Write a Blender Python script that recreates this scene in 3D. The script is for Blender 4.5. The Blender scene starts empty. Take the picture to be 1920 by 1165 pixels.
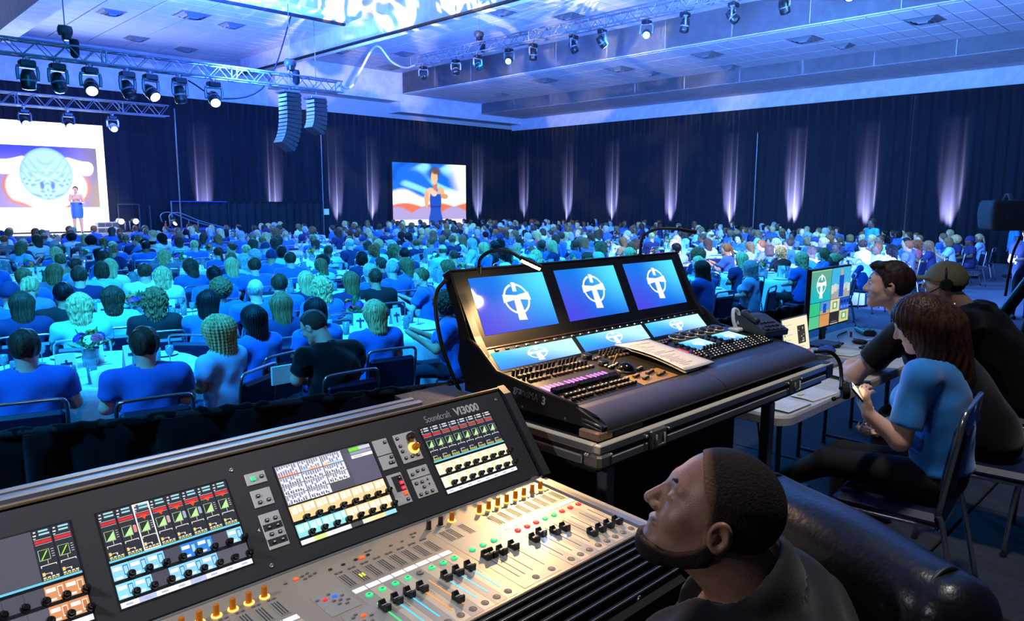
import bpy, bmesh, math, random
import numpy as np
from mathutils import Vector, Matrix
random.seed(7); rng = np.random.default_rng(7)
S = bpy.context.scene; COL = S.collection
PI = math.pi

def L(h):
    h = h.lstrip('#')
    o = []
    for i in (0, 2, 4):
        c = int(h[i:i+2], 16)/255
        o.append(c/12.92 if c <= .04045 else ((c+.055)/1.055)**2.4)
    return tuple(o)

# ---------------------------------------------------------------- camera, world, exposure, lights
YAW, PITCH, ROLL = .7768, .1473, .00336
CAMZ = 2.09
fw = Vector((math.sin(YAW)*math.cos(PITCH), math.cos(YAW)*math.cos(PITCH), -math.sin(PITCH)))
r0 = Vector((math.cos(YAW), -math.sin(YAW), 0)); u0 = r0.cross(fw)
rt = r0*math.cos(ROLL)+u0*math.sin(ROLL); up = -r0*math.sin(ROLL)+u0*math.cos(ROLL)
cd = bpy.data.cameras.new('camera'); cd.sensor_width = 36; cd.lens = 36*1380/1920; cd.clip_start = .02; cd.clip_end = 200
cam = bpy.data.objects.new('camera', cd); COL.objects.link(cam)
cam.matrix_world = Matrix(((rt.x, up.x, -fw.x, 0), (rt.y, up.y, -fw.y, 0), (rt.z, up.z, -fw.z, CAMZ), (0, 0, 0, 1)))
S.camera = cam
S.view_settings.view_transform = 'Standard'; S.view_settings.look = 'None'
S.view_settings.exposure = 0.0; S.view_settings.gamma = 1; S.view_settings.use_curve_mapping = False
S.cycles.max_bounces = 5; S.cycles.diffuse_bounces = 3; S.cycles.glossy_bounces = 2; S.cycles.transmission_bounces = 3
S.cycles.sample_clamp_indirect = 4; S.cycles.use_denoising = True; S.cycles.use_fast_gi = False
S.cycles.caustics_reflective = False; S.cycles.caustics_refractive = False
wd = bpy.data.worlds.new('world'); S.world = wd; wd.use_nodes = True
wd.node_tree.nodes['Background'].inputs[0].default_value = (.30, .42, .9, 1)
wd.node_tree.nodes['Background'].inputs[1].default_value = .035

def light(name, typ, loc, energy, color, to=None, size=.2, spot=40, blend=.5, size_y=None):
    d = bpy.data.lights.new(name, typ); d.energy = energy; d.color = color
    if typ == 'SPOT': d.spot_size = math.radians(spot); d.spot_blend = blend; d.shadow_soft_size = size
    elif typ == 'AREA':
        d.size = size
        if size_y: d.shape = 'RECTANGLE'; d.size_y = size_y
    else: d.shadow_soft_size = size
    o = bpy.data.objects.new(name, d); COL.objects.link(o); o.location = loc
    if to is not None: o.rotation_euler = (Vector(to)-Vector(loc)).to_track_quat('-Z', 'Y').to_euler()
    return o

def gobo(o, scale, lo, hi, stretch=(1, 1, 1)):
    """break the beam up the way a metal gobo in the fixture does"""
    d = o.data; d.use_nodes = True; nt = d.node_tree; n = nt.nodes; em = n['Emission']
    tc = n.new('ShaderNodeTexCoord'); mp = n.new('ShaderNodeMapping'); mp.inputs['Scale'].default_value = stretch
    nz = n.new('ShaderNodeTexNoise'); nz.inputs['Scale'].default_value = scale; nz.inputs['Detail'].default_value = 1.5
    nz.inputs['Distortion'].default_value = 1.2
    mr = n.new('ShaderNodeMapRange'); mr.inputs[1].default_value = lo; mr.inputs[2].default_value = hi
    nt.links.new(tc.outputs['Normal'], mp.inputs['Vector']); nt.links.new(mp.outputs[0], nz.inputs['Vector'])
    nt.links.new(nz.outputs[0], mr.inputs[0]); nt.links.new(mr.outputs[0], em.inputs['Strength'])

CYAN = (.01, .36, 1); DEEP = (.025, .11, 1)
# blue wash over the seated crowd, from the fixtures on the trusses and unseen spots overhead
for x, tx in ((4.5, 4), (9.0, 10)): light('wash_light', 'SPOT', (x, 18.55, 4.4), 2900, CYAN, (tx, 9, .5), .3, 110, .8)
for (y, e, t) in ((13.5, 3700, (12, 10, .5)), (18, 3700, (16, 22, .5)), (10.5, 3500, (23, 8, .5))): light('wash_light', 'SPOT', (17, y, 6.5), e, CYAN, t, .3, 122, .8)
light('wash_light', 'SPOT', (1.5, 4.6, 7), 10625, CYAN, (4.5, 11.5, .5), .4, 92, .7)
light('wash_light', 'SPOT', (-3, 3.7, 6.4), 4200, CYAN, (2.2, 6.8, .8), .4, 46, .6)  # extra unseen spot added to brighten the backs of the near guests
light('wash_light', 'SPOT', (8, 4.4, 7), 9000, CYAN, (13, 12, .5), .4, 92, .7)
light('wash_light', 'SPOT', (15, 3, 7), 6800, (.16, .58, 1), (22, 14, .5), .4, 80, .9)
light('house_spot', 'SPOT', (9.5, 2, 7), 6500, (1, .58, .26), (14.6, 9.0, .8), .15, 24, .8)
# blue beams thrown up on the ceiling
light('ceiling_beam', 'SPOT', (8.5, 18.2, 5.6), 7371, DEEP, (9.5, 24, 7.7), .3, 165, .4)
light('ceiling_beam', 'SPOT', (6.5, 12, 5.0), 4586, (.05, .15, 1), (13.9, 20, 7.8), .3, 120, .6)
light('ceiling_beam', 'SPOT', (13.0, 10, 5.4), 7207, (.09, .22, 1), (22, 16, 7.7), .3, 120, .6)
light('ceiling_beam', 'SPOT', (13.0, 20, 5.4), 3276, (.06, .17, 1), (22, 24, 7.7), .3, 120, .6)
light('ceiling_glow', 'AREA', (14, 5, 2.6), 2106, (.14, .29, 1), (26, 11, 8), 5)
# white gobo patterns from two fixtures
gobo(light('gobo_beam', 'SPOT', (10.5, 15.5, 5.5), 5100, (1, .88, .6), (14.4, 18.4, 8.0), .02, 88, .25), 5, .47, .57, (1, 1, 2.2))
gobo(light('gobo_beam', 'SPOT', (8.6, 17.6, 5.4), 500, (.95, .95, 1), (9.0, 20.2, 8.2), .02, 85, .25), 7, .54, .62, (2, 1, 1))
gobo(light('gobo_beam', 'SPOT', (17.4, 14, 7.3), 420, (1, .97, .88), (18.6, 18.5, 8.2), .02, 75, .25), 6, .50, .60, (2, 1, 1))
# unseen downlight added to brighten the control position
light('foh_fill', 'SPOT', (2.2, .5, 6.6), 600, (1, .95, .9), (2.5, .95, 1), .35, 58, .5)
# unseen fill light added to brighten the operator's face and the sound console
light('operator_fill', 'POINT', (-.22, 1.32, 2.0), 24, (.86, .86, 1), None, .05)
# the glare of the big stage screen reaching the back of the hall
light('screen_spill', 'AREA', (6.9, 30.3, 2.9), 700, (.42, .58, 1), (3, 1, 1.4), 3.6)
# stage wash
light('stage_spot', 'SPOT', (7, 18.9, 4.9), 6500, (1, .95, .85), (7.4, 30, 1.6), .2, 22, .6)
light('stage_wash', 'AREA', (8, 27.2, 4.6), 160, (.1, .2, 1), (9, 31, 1), 5, size_y=.4)
# ---------------------------------------------------------------- helpers
MATS = {}
def M(name, hexcol, rough=.55, metal=0., emit=None, strength=1., spec=.5, noise=None, bump=None, coat=0, sheen=0):
    """noise=(scale, hex2, lo, hi): patchy second colour; bump=(scale, strength)"""
    if name in MATS: return MATS[name]
    m = bpy.data.materials.new(name); m.use_nodes = True; MATS[name] = m
    nt = m.node_tree; b = nt.nodes['Principled BSDF']
    c = L(hexcol) if isinstance(hexcol, str) else hexcol
    b.inputs['Base Color'].default_value = (*c, 1); b.inputs['Roughness'].default_value = rough
    b.inputs['Metallic'].default_value = metal; b.inputs['Specular IOR Level'].default_value = spec
    if coat: b.inputs['Coat Weight'].default_value = coat; b.inputs['Coat Roughness'].default_value = .08
    if sheen: b.inputs['Sheen Weight'].default_value = sheen
    if emit: b.inputs['Emission Color'].default_value = (*L(emit), 1); b.inputs['Emission Strength'].default_value = strength
    if noise or bump:
        tc = nt.nodes.new('ShaderNodeTexCoord')
    if noise:
        nz = nt.nodes.new('ShaderNodeTexNoise'); nz.inputs['Scale'].default_value = noise[0]; nz.inputs['Detail'].default_value = 4
        r = nt.nodes.new('ShaderNodeValToRGB'); r.color_ramp.elements[0].position = noise[2]; r.color_ramp.elements[1].position = noise[3]
        r.color_ramp.elements[0].color = (*c, 1); r.color_ramp.elements[1].color = (*L(noise[1]), 1)
        nt.links.new(tc.outputs['Object'], nz.inputs['Vector']); nt.links.new(nz.outputs[0], r.inputs[0]); nt.links.new(r.outputs[0], b.inputs['Base Color'])
    if bump:
        nz = nt.nodes.new('ShaderNodeTexNoise'); nz.inputs['Scale'].default_value = bump[0]; nz.inputs['Detail'].default_value = 3
        bp = nt.nodes.new('ShaderNodeBump'); bp.inputs['Strength'].default_value = bump[1]; bp.inputs['Distance'].default_value = .01
        nt.links.new(tc.outputs['Object'], nz.inputs['Vector']); nt.links.new(nz.outputs[0], bp.inputs['Height']); nt.links.new(bp.outputs[0], b.inputs['Normal'])
    return m

def strands(name, hexcol, hex2, scale=(60, 60, 5), rough=.5, bump=.5):
    """hair: two tones pulled out along the strand direction (object Z) with relief"""
    m = M(name, hexcol, rough, spec=.15); nt = m.node_tree; b = nt.nodes['Principled BSDF']
    tc = nt.nodes.new('ShaderNodeTexCoord'); mp = nt.nodes.new('ShaderNodeMapping'); mp.inputs['Scale'].default_value = scale
    nz = nt.nodes.new('ShaderNodeTexNoise'); nz.inputs['Scale'].default_value = 1; nz.inputs['Detail'].default_value = 3; nz.inputs['Distortion'].default_value = .6
    r = nt.nodes.new('ShaderNodeValToRGB'); r.color_ramp.elements[0].position = .35; r.color_ramp.elements[1].position = .65
    r.color_ramp.elements[0].color = (*L(hexcol), 1); r.color_ramp.elements[1].color = (*L(hex2), 1)
    bp = nt.nodes.new('ShaderNodeBump'); bp.inputs['Strength'].default_value = bump; bp.inputs['Distance'].default_value = .01
    for a, c in ((tc.outputs['Object'], mp.inputs['Vector']), (mp.outputs[0], nz.inputs['Vector']), (nz.outputs[0], r.inputs[0]), (r.outputs[0], b.inputs['Base Color']), (nz.outputs[0], bp.inputs['Height']), (bp.outputs[0], b.inputs['Normal'])): nt.links.new(a, c)
    return m

def display_mat(name, strength=1., rough=.12):
    if name in MATS: return MATS[name]
    m = bpy.data.materials.new(name); m.use_nodes = True; MATS[name] = m
    nt = m.node_tree; b = nt.nodes['Principled BSDF']
    a = nt.nodes.new('ShaderNodeAttribute'); a.attribute_name = 'Col'
    b.inputs['Base Color'].default_value = (.004, .004, .005, 1); b.inputs['Roughness'].default_value = rough
    b.inputs['Emission Strength'].default_value = strength; b.inputs['Specular IOR Level'].default_value = .8
    nt.links.new(a.outputs['Color'], b.inputs['Emission Color'])
    return m

class MB:
    """collects faces of one mesh object"""
    def __init__(s): s.v = []; s.f = []; s.m = []; s.s = []; s.c = []
    def add(s, vs, fs, mat=0, smooth=False, T=None, col=None):
        o = len(s.v)
        if T is not None: vs = [tuple(T @ Vector(p)) for p in vs]
        s.v += [tuple(p) for p in vs]
        for f in fs:
            s.f.append([o+i for i in f]); s.m.append(mat); s.s.append(smooth); s.c.append(col)
        return s
    def box(s, c, d, mat=0, T=None, bev=0, col=None):
        x, y, z = d[0]/2, d[1]/2, d[2]/2
        if bev <= 0:
            vs = [(c[0]+i*x, c[1]+j*y, c[2]+k*z) for i in (-1, 1) for j in (-1, 1) for k in (-1, 1)]
            fs = [(0, 1, 3, 2), (4, 6, 7, 5), (0, 4, 5, 1), (2, 3, 7, 6), (0, 2, 6, 4), (1, 5, 7, 3)]
            return s.add(vs, fs, mat, False, T, col)
        b = min(bev, x*.95, y*.95, z*.95); vs = []
        for zz, q in ((-z, b), (-z+b, 0), (z-b, 0), (z, b)):
            X = x-q; Y = y-q; e = b*(.5 if q else 1); e = min(e, X*.9, Y*.9)
            vs += [(c[0]+i, c[1]+j, c[2]+zz) for i, j in ((X, -Y+e), (X, Y-e), (X-e, Y), (-X+e, Y), (-X, Y-e), (-X, -Y+e), (-X+e, -Y), (X-e, -Y))]
        fs = [tuple(range(7, -1, -1)), tuple(range(24, 32))]
        for k in range(3):
            for i in range(8): fs.append((k*8+i, k*8+(i+1) % 8, k*8+8+(i+1) % 8, k*8+8+i))
        return s.add(vs, fs, mat, False, T, col)
    def bx(s, x0, x1, y0, y1, z0, z1, mat=0, bev=0, T=None): return s.box(((x0+x1)/2, (y0+y1)/2, (z0+z1)/2), (x1-x0, y1-y0, z1-z0), mat, T, bev)
    def prism(s, prof, x0, x1, mat=0, T=None, smooth=False):
        """profile [(y,z)...] pushed along X"""
        n = len(prof); vs = [(x0, a, b) for a, b in prof]+[(x1, a, b) for a, b in prof]
        fs = [(i, (i+1) % n, n+(i+1) % n, n+i) for i in range(n)]
        s.add(vs, fs, mat, smooth, T); return s.add(vs, [tuple(range(n-1, -1, -1)), tuple(range(n, 2*n))], mat, False, T)
    def lathe(s, prof, n=12, mat=0, T=None, smooth=True, cap=True):
        """profile [(r,z)...] round Z"""
        vs = []; fs = []
        for r, z in prof: vs += [(r*math.cos(2*PI*i/n), r*math.sin(2*PI*i/n), z) for i in range(n)]
        for k in range(len(prof)-1):
            for i in range(n): fs.append((k*n+i, k*n+(i+1) % n, k*n+n+(i+1) % n, k*n+n+i))
        s.add(vs, fs, mat, smooth, T)
        if cap:
            e = (len(prof)-1)*n; s.add(vs, [tuple(range(n-1, -1, -1)), tuple(range(e, e+n))], mat, False, T)
        return s
    def cyl(s, a, b, r, n=10, mat=0, r2=None, smooth=True):
        a = Vector(a); b = Vector(b); d = b-a
        T = Matrix.Translation(a) @ d.to_track_quat('Z', 'Y').to_matrix().to_4x4()
        return s.lathe([(r, 0), (r2 if r2 is not None else r, d.length)], n, mat, T, smooth)
    def tube(s, pts, r, n=8, mat=0, closed=False, smooth=True):
        pts = [Vector(p) for p in pts]; m = len(pts); rr = r if isinstance(r, (list, tuple)) else [r]*m
        vs = []; prev = None
        for i, p in enumerate(pts):
            if closed: t = pts[(i+1) % m]-pts[i-1]
            else: t = pts[min(i+1, m-1)]-pts[max(i-1, 0)]
            t.normalize()
            if prev is None:
                a = Vector((0, 0, 1)) if abs(t.z) < .9 else Vector((1, 0, 0)); nrm = t.cross(a).normalized()
            else: nrm = (prev-t*prev.dot(t)).normalized()
            prev = nrm; bi = t.cross(nrm)
            vs += [tuple(p+nrm*rr[i]*math.cos(2*PI*k/n)+bi*rr[i]*math.sin(2*PI*k/n)) for k in range(n)]
        fs = []
        for i in range(m if closed else m-1):
            j = (i+1) % m
            for k in range(n): fs.append((i*n+k, i*n+(k+1) % n, j*n+(k+1) % n, j*n+k))
        if not closed: fs += [tuple(range(n-1, -1, -1)), tuple(range((m-1)*n, m*n))]
        return s.add(vs, fs, mat, smooth)
    def ball(s, c, r, n=10, mat=0, T=None):
        r = r if isinstance(r, (tuple, list)) else (r, r, r); k = max(4, n//2+1)
        vs = []; fs = []
        for j in range(k+1):
            ph = PI*j/k
            vs += [(c[0]+r[0]*math.sin(ph)*math.cos(2*PI*i/n), c[1]+r[1]*math.sin(ph)*math.sin(2*PI*i/n), c[2]-r[2]*math.cos(ph)) for i in range(n)]
        for j in range(k):
            for i in range(n): fs.append((j*n+i, j*n+(i+1) % n, j*n+n+(i+1) % n, j*n+n+i))
        return s.add(vs, fs, mat, True, T)
    def grid(s, P, mat=0, smooth=True, wrap=False):
        """P[i][j] points"""
        a, b = len(P), len(P[0]); vs = [p for row in P for p in row]; fs = []
        for i in range(a-1):
            for j in range(b if wrap else b-1): fs.append((i*b+j, i*b+(j+1) % b, i*b+b+(j+1) % b, i*b+b+j))
        return s.add(vs, fs, mat, smooth)
    # flat coloured shapes for displays, in the local XY plane at height w
    def rect(s, x0, y0, x1, y1, col, w=0): return s.add([(x0, y0, w), (x1, y0, w), (x1, y1, w), (x0, y1, w)], [(0, 1, 2, 3)], 0, False, None, L(col))
    def poly(s, pts, col, w=0): return s.add([(a, b, w) for a, b in pts], [tuple(range(len(pts)))], 0, False, None, L(col))
    def mesh(s, name, mats):
        me = bpy.data.meshes.new(name); me.from_pydata(s.v, [], s.f)
        for m in (mats if isinstance(mats, (list, tuple)) else [mats]): me.materials.append(m)
        me.polygons.foreach_set('material_index', s.m); me.polygons.foreach_set('use_smooth', s.s)
        if any(c is not None for c in s.c):
            at = me.color_attributes.new('Col', 'FLOAT_COLOR', 'CORNER'); buf = []
            for f, c in zip(s.f, s.c): buf += list((*(c or (0, 0, 0)), 1.0))*len(f)
            at.data.foreach_set('color', buf)
        bm = bmesh.new(); bm.from_mesh(me); bmesh.ops.recalc_face_normals(bm, faces=bm.faces) if not any(c is not None for c in s.c) else None
        bm.to_mesh(me); bm.free(); me.update(); return me
    def build(s, name, mats, parent=None, frame=None): return link(name, s.mesh(name, mats), parent, frame)

WM = {}
def link(name, data, parent=None, frame=None):
    o = bpy.data.objects.new(name, data); COL.objects.link(o)
    w = frame if frame is not None else Matrix.Identity(4); WM[o] = w
    if parent is not None: o.parent = parent; o.matrix_basis = WM[parent].inverted() @ w
    else: o.matrix_basis = w
    return o
def tag(o, label=None, cat=None, group=None, kind=None):
    if label: o['label'] = label
    if cat: o['category'] = cat
    if group: o['group'] = group
    if kind: o['kind'] = kind
    return o
def thing(name, label, cat, loc=(0, 0, 0), rz=0, group=None):
    o = link(name, None, None, Matrix.Translation(Vector(loc)) @ Matrix.Rotation(rz, 4, 'Z')); o.empty_display_size = .1
    return tag(o, label, cat, group)
def frame3(o, x, y):
    x = Vector(x).normalized(); y = Vector(y).normalized(); z = x.cross(y)
    return Matrix(((x.x, y.x, z.x, o[0]), (x.y, y.y, z.y, o[1]), (x.z, y.z, z.z, o[2]), (0, 0, 0, 1)))
def TR(x, y, z, rz=0): return Matrix.Translation((x, y, z)) @ Matrix.Rotation(rz, 4, 'Z')
def lettering(name, body, size, mat, parent, frame, ext=.0004, off=0, align='LEFT', sx=1):
    cu = bpy.data.curves.new(name, 'FONT'); cu.body = body; cu.size = size; cu.extrude = ext; cu.offset = off; cu.align_x = align
    o = bpy.data.objects.new('tmp', cu); me = bpy.data.meshes.new_from_object(o); bpy.data.objects.remove(o); bpy.data.curves.remove(cu)
    me.materials.clear(); me.materials.append(mat); return link(name, me, parent, frame @ Matrix.Diagonal((sx, 1, 1, 1)))
def copy_tree(o, parent=None, first=True):
    c = o.copy(); COL.objects.link(c)
    if parent is not None: c.parent = parent
    for ch in o.children: copy_tree(ch, c, False)
    return c
def interp(pts, n):
    """Catmull-Rom through points"""
    P = [Vector(p) for p in pts]; P = [P[0]*2-P[1]]+P+[P[-1]*2-P[-2]]; out = []
    for i in range(1, len(P)-2):
        for k in range(n):
            t = k/n; a, b, c, d = P[i-1:i+3]
            out.append(.5*((2*b)+(c-a)*t+(2*a-5*b+4*c-d)*t*t+(3*b-a-3*c+d)*t**3))
    return out+[P[-2]]

# implicit surfaces: bodies, heads, hair and cloth are grown from one smooth field
def smin(a, b, k):
    h = np.clip(.5+.5*(b-a)/k, 0, 1); return b*(1-h)+a*h-k*h*(1-h)
def smax(a, b, k): return -smin(-a, -b, k)
def capsule(P, a, b, ra, rb):
    a = np.array(a, float); b = np.array(b, float); d = b-a; t = np.clip(((P-a)@d)/(d@d), 0, 1)
    return np.linalg.norm(P-a-t[..., None]*d, axis=-1)-(ra+(rb-ra)*t)
def ell(P, c, r, R=None):
    q = P-np.array(c, float)
    if R is not None: q = q@R
    r = np.array(r, float); k0 = np.linalg.norm(q/r, axis=-1); k1 = np.linalg.norm(q/(r*r), axis=-1)
    return k0*(k0-1)/np.maximum(k1, 1e-9)
def rotm(ax, ang):
    return np.array(Matrix.Rotation(ang, 3, ax))
def surface_nets(fn, lo, hi, h):
    lo = np.array(lo, float); nb = np.ceil((np.array(hi)-lo)/h/4).astype(int)+1; n = nb*4
    bc = np.stack(np.meshgrid(*[lo[i]+h*(4*np.arange(nb[i])+1.5) for i in range(3)], indexing='ij'), -1)
    D = fn(bc.reshape(-1, 3)).reshape(nb); V = np.repeat(np.repeat(np.repeat(D, 4, 0), 4, 1), 4, 2)
    near = np.repeat(np.repeat(np.repeat(np.abs(D) < 9*h, 4, 0), 4, 1), 4, 2)
    g = np.stack(np.meshgrid(*[lo[i]+h*np.arange(n[i]) for i in range(3)], indexing='ij'), -1)
    V[near] = fn(g[near]); I = V < 0
    c = tuple(n-1); sm = np.zeros((*c, 3)); ct = np.zeros(c); E = []
    for ax in range(3):
        s0 = [slice(None)]*3; s1 = [slice(None)]*3; s0[ax] = slice(0, -1); s1[ax] = slice(1, None)
        a, b = V[tuple(s0)], V[tuple(s1)]; cr = I[tuple(s0)] != I[tuple(s1)]
        t = np.where(cr, a/np.where(cr, a-b, 1), 0); p = g[tuple(s0)].copy(); p[..., ax] += t*h
        E.append((cr, I[tuple(s0)]))
        o = [i for i in range(3) if i != ax]
        for da in (0, 1):
            for db in (0, 1):
                sl = [slice(None)]*3; sl[o[0]] = slice(da, da+c[o[0]]); sl[o[1]] = slice(db, db+c[o[1]])
                m = cr[tuple(sl)]; sm += np.where(m[..., None], p[tuple(sl)], 0); ct += m
    act = ct > 0; idx = -np.ones(c, int); idx[act] = np.arange(act.sum()); verts = sm[act]/ct[act][:, None]; faces = []
    for ax in range(3):
        cr, ins = E[ax]; o = [(ax+1) % 3, (ax+2) % 3]
        w = np.argwhere(cr); ok = (w[:, o[0]] > 0) & (w[:, o[1]] > 0) & (w[:, o[0]] < c[o[0]]) & (w[:, o[1]] < c[o[1]]); w = w[ok]
        q = []
        for da, db in ((-1, -1), (0, -1), (0, 0), (-1, 0)):
            u = w.copy(); u[:, o[0]] += da; u[:, o[1]] += db; q.append(idx[tuple(u.T)])
        q = np.stack(q, 1); fl = ~ins[tuple(w.T)]; q[fl] = q[fl][:, ::-1]; faces.append(q)
    return verts, np.concatenate(faces)
def np_mesh(name, v, f, mats, mi=None, smooth=True):
    me = bpy.data.meshes.new(name); me.vertices.add(len(v)); me.vertices.foreach_set('co', np.asarray(v, np.float32).ravel())
    k = f.shape[1]; me.loops.add(f.size); me.loops.foreach_set('vertex_index', f.astype(np.int32).ravel())
    me.polygons.add(len(f)); me.polygons.foreach_set('loop_start', np.arange(0, f.size, k, dtype=np.int32))
    try: me.polygons.foreach_set('loop_total', np.full(len(f), k, np.int32))
    except Exception: pass
    for m in (mats if isinstance(mats, (list, tuple)) else [mats]): me.materials.append(m)
    if mi is not None: me.polygons.foreach_set('material_index', mi.astype(np.int32))
    me.polygons.foreach_set('use_smooth', np.full(len(f), smooth, bool)); me.update(calc_edges=True); return me
def field_mesh(name, fn, lo, hi, h, mats, pick=None):
    v, f = surface_nets(fn, lo, hi, h)
    mi = pick(v[f].mean(1)) if pick is not None else None
    return np_mesh(name, v, f, mats, mi)
# ---------------------------------------------------------------- the room
XR, YS = 30.45, 31.2
m_ceil = M('ceiling_paint', 'e6e6e8', .8, noise=(3, 'd8d8dc', .4, .6)); m_wall = M('wall_paint', 'cfc8bd', .7)
m_tile = M('ceiling_tile', 'e9e9ec', .85, bump=(90, .15)); m_carpet = M('carpet', '626b7c', .95, noise=(1.2, '555e70', .35, .65), bump=(400, .3))
m_deck = M('deck_carpet', '2b2d33', .9, noise=(30, '34373e', .4, .7), bump=(300, .3)); m_dark = M('black_void', '050506', .8)
m_chrome = M('chrome', 'd8d8dc', .18, 1); m_black = M('black_plastic', '0b0b0c', .45); m_blackm = M('matte_black', '08080a', .8)
m_alu = M('truss_aluminium', '7f838c', .4, .6); m_greyp = M('grey_plastic', '3a3b3f', .5); m_white = M('white_plastic', 'e4e4e0', .5)

def struct(name, mb, mats, parent=None): return tag(mb.build(name, mats, parent), kind='structure')
struct('floor', MB().bx(-3, 31, -4, 32, -.2, 0), m_carpet)
w = struct('wall_right', MB().bx(XR, XR+.2, -4, 32, 0, 8.6), m_wall)
struct('wall_stage', MB().bx(-3, XR, YS, YS+.2, 0, 8.6), m_wall)
ce = struct('ceiling', MB().bx(-3, 22, -4, 31.4, 8.22, 8.4).bx(5.95, 13.9, 19.57, 31.2, 7.77, 8.3).bx(22, 27.15, -4, 31.4, 7.25, 8.4).bx(27.15, 30.6, -4, 31.4, 6.72, 8.4), m_ceil)
# panelled beams and steps: each panel between two joints is a piece of its own
def fascia(name, x0, x1, y0, y1, z0, z1, along, step):
    t = struct(name, MB().bx(x0+.012, x1, y0+(.0 if along == 'y' else .012), y1, z0+.012, z1), m_ceil)
    p = MB(); d = MB()
    n = round(((y1-y0) if along == 'y' else (x1-x0))/step); me = None
    for i in range(n):
        q = MB()
        if along == 'y': a = (y1-y0)/n; q.bx(x0, x0+.012, .006, a-.006, z0, z1, 0, .004); T = TR(0, y0+i*a, 0)
        else: a = (x1-x0)/n; q.bx(.006, a-.006, y0, y0+.012, z0, z1, 0, .004); T = TR(x0+i*a, 0, 0)
        if me is None: me = q.mesh('panel', m_ceil)
        link('panel', me, t, T)
    return t
fascia('trim_1', 13.9, 14.4, 0, 30, 7.22, 8.22, 'y', 2.44)
fascia('trim_2', 22, 22.2, 0, 30, 7.22, 8.22, 'y', 2.44)
fascia('trim_3', 27.15, 27.3, 0, 30, 6.71, 7.24, 'y', 2.44)
fascia('trim_4', 30.38, 30.45, 0, 31, 6.0, 6.71, 'y', 2.44)
fascia('trim_5', 5.95, 12.3, 18.6, 19.57, 7.22, 8.22, 'x', 2.2)
fascia('trim_6', 5.3, 5.95, 4, 29.9, 7.22, 8.22, 'y', 2.44)
fascia('trim_7', 4, 15.5, 30.85, 31.1, 6.05, 7.3, 'x', 1.9)
struct('trim_8', MB().bx(15.5, 30.4, 30.2, 31.2, 6.9, 8.22).bx(22, 30.4, 30.2, 31.2, 6.4, 6.9), m_ceil)
# dark track rail under the long beam
tag(MB().bx(13.84, 13.95, 0, 30, 7.16, 7.22, 0).build('trim_9', M('track', '2b2a28', .5, .5)), kind='structure')
tag(MB().bx(6, 12.3, 19.5, 19.6, 7.16, 7.22, 0).build('trim_10', MATS['track']), kind='structure')
# lay-in tiles: the ones large enough to pick apart are single pieces, the rest one sheet of separate tiles
tm = MB().box((0, 0, 0), (1.19, .585, .03), 0, None, .008).mesh('tile', m_tile); cnt = 0; rest = MB(); grid_ = MB()
for (x0, x1, y0, y1, z) in ((6, 13.9, 19.6, 31, 7.755), (14.4, 22, 6, 30, 8.205), (22.2, 27.15, 3, 30, 7.235), (8, 13.9, 13, 18.6, 8.205)):
    nx = int((x1-x0)/1.22); ny = int((y1-y0)/.61); grid_.bx(x0, x0+nx*1.22, y0, y0+ny*.61, z+.006, z+.013)
    for i in range(nx):
        for j in range(ny):
            c = (x0+.61+i*1.22, y0+.305+j*.61, z)
            if cnt < 290 and (x0 == 6 or (z < 7.5 and c[1] < 14)): link('tile', tm, ce, TR(*c)); cnt += 1
            else: rest.box(c, (1.19, .585, .03))
tag(rest.build('tile_sheet', m_tile, ce), kind='stuff'); grid_.build('grid_backing', M('tile_grid', '5c6068', .8), ce)
# air diffusers let into the ceilings
m_vent = M('vent_metal', '8f9296', .5, .3)
def vent(x, y, z, s, label):
    t = thing('ceiling_vent', label, 'vent', (x, y, z), 0, 'ceiling vents'); W = WM[t]
    MB().bx(-s, s, -s, s, -.01, .02, 0, .004).build('frame', m_vent, t, W)
    for k in range(3):
        a = s*(.86-.26*k); q = MB()
        for i in range(4):
            R = Matrix.Rotation(i*PI/2, 4, 'Z')
            q.add([(-a, -a, -.012-.03*k), (a, -a, -.012-.03*k), (a*.8, -a*.8, -.06-.03*k), (-a*.8, -a*.8, -.06-.03*k)], [(0, 1, 2, 3)], 0, False, R)
        q.build('louver', m_vent, t, W)
ordn = ['first', 'second', 'third', 'fourth', 'fifth', 'sixth', 'seventh', 'eighth', 'ninth', 'tenth', 'eleventh', 'twelfth', 'thirteenth', 'fourteenth', 'fifteenth', 'sixteenth']
for i, (x, y) in enumerate(((7.73, 25.25), (9.61, 23.9), (9.52, 28.6), (11.03, 24.25), (11.5, 29.3))): vent(x, y, 7.74, .45 if i == 1 else .35, f'square metal air vent in the blue-lit ceiling bay over the stage, {ordn[i]} of five')
for i, (x, y) in enumerate(((19.2, 26), (17, 27.4), (20.6, 29), (17.4, 18.2), (19.4, 17))): vent(x, y, 8.19, .45 if i in (2, 4) else .35, f'square metal air vent above the long lighting truss, {ordn[i]} of five')
for i, (x, y) in enumerate(((23.6, 7.4), (25.5, 10.4), (23.7, 10.9), (23.7, 14.4), (26.4, 15), (23.8, 18.3), (23.8, 22.2), (25.4, 26.6), (25.5, 18))):
    vent(x, y, 7.22, .3 if i in (1, 4, 7, 8) else .45, f'square air vent in the lower ceiling tray beside the long drape wall, {ordn[i]} of nine')

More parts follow.
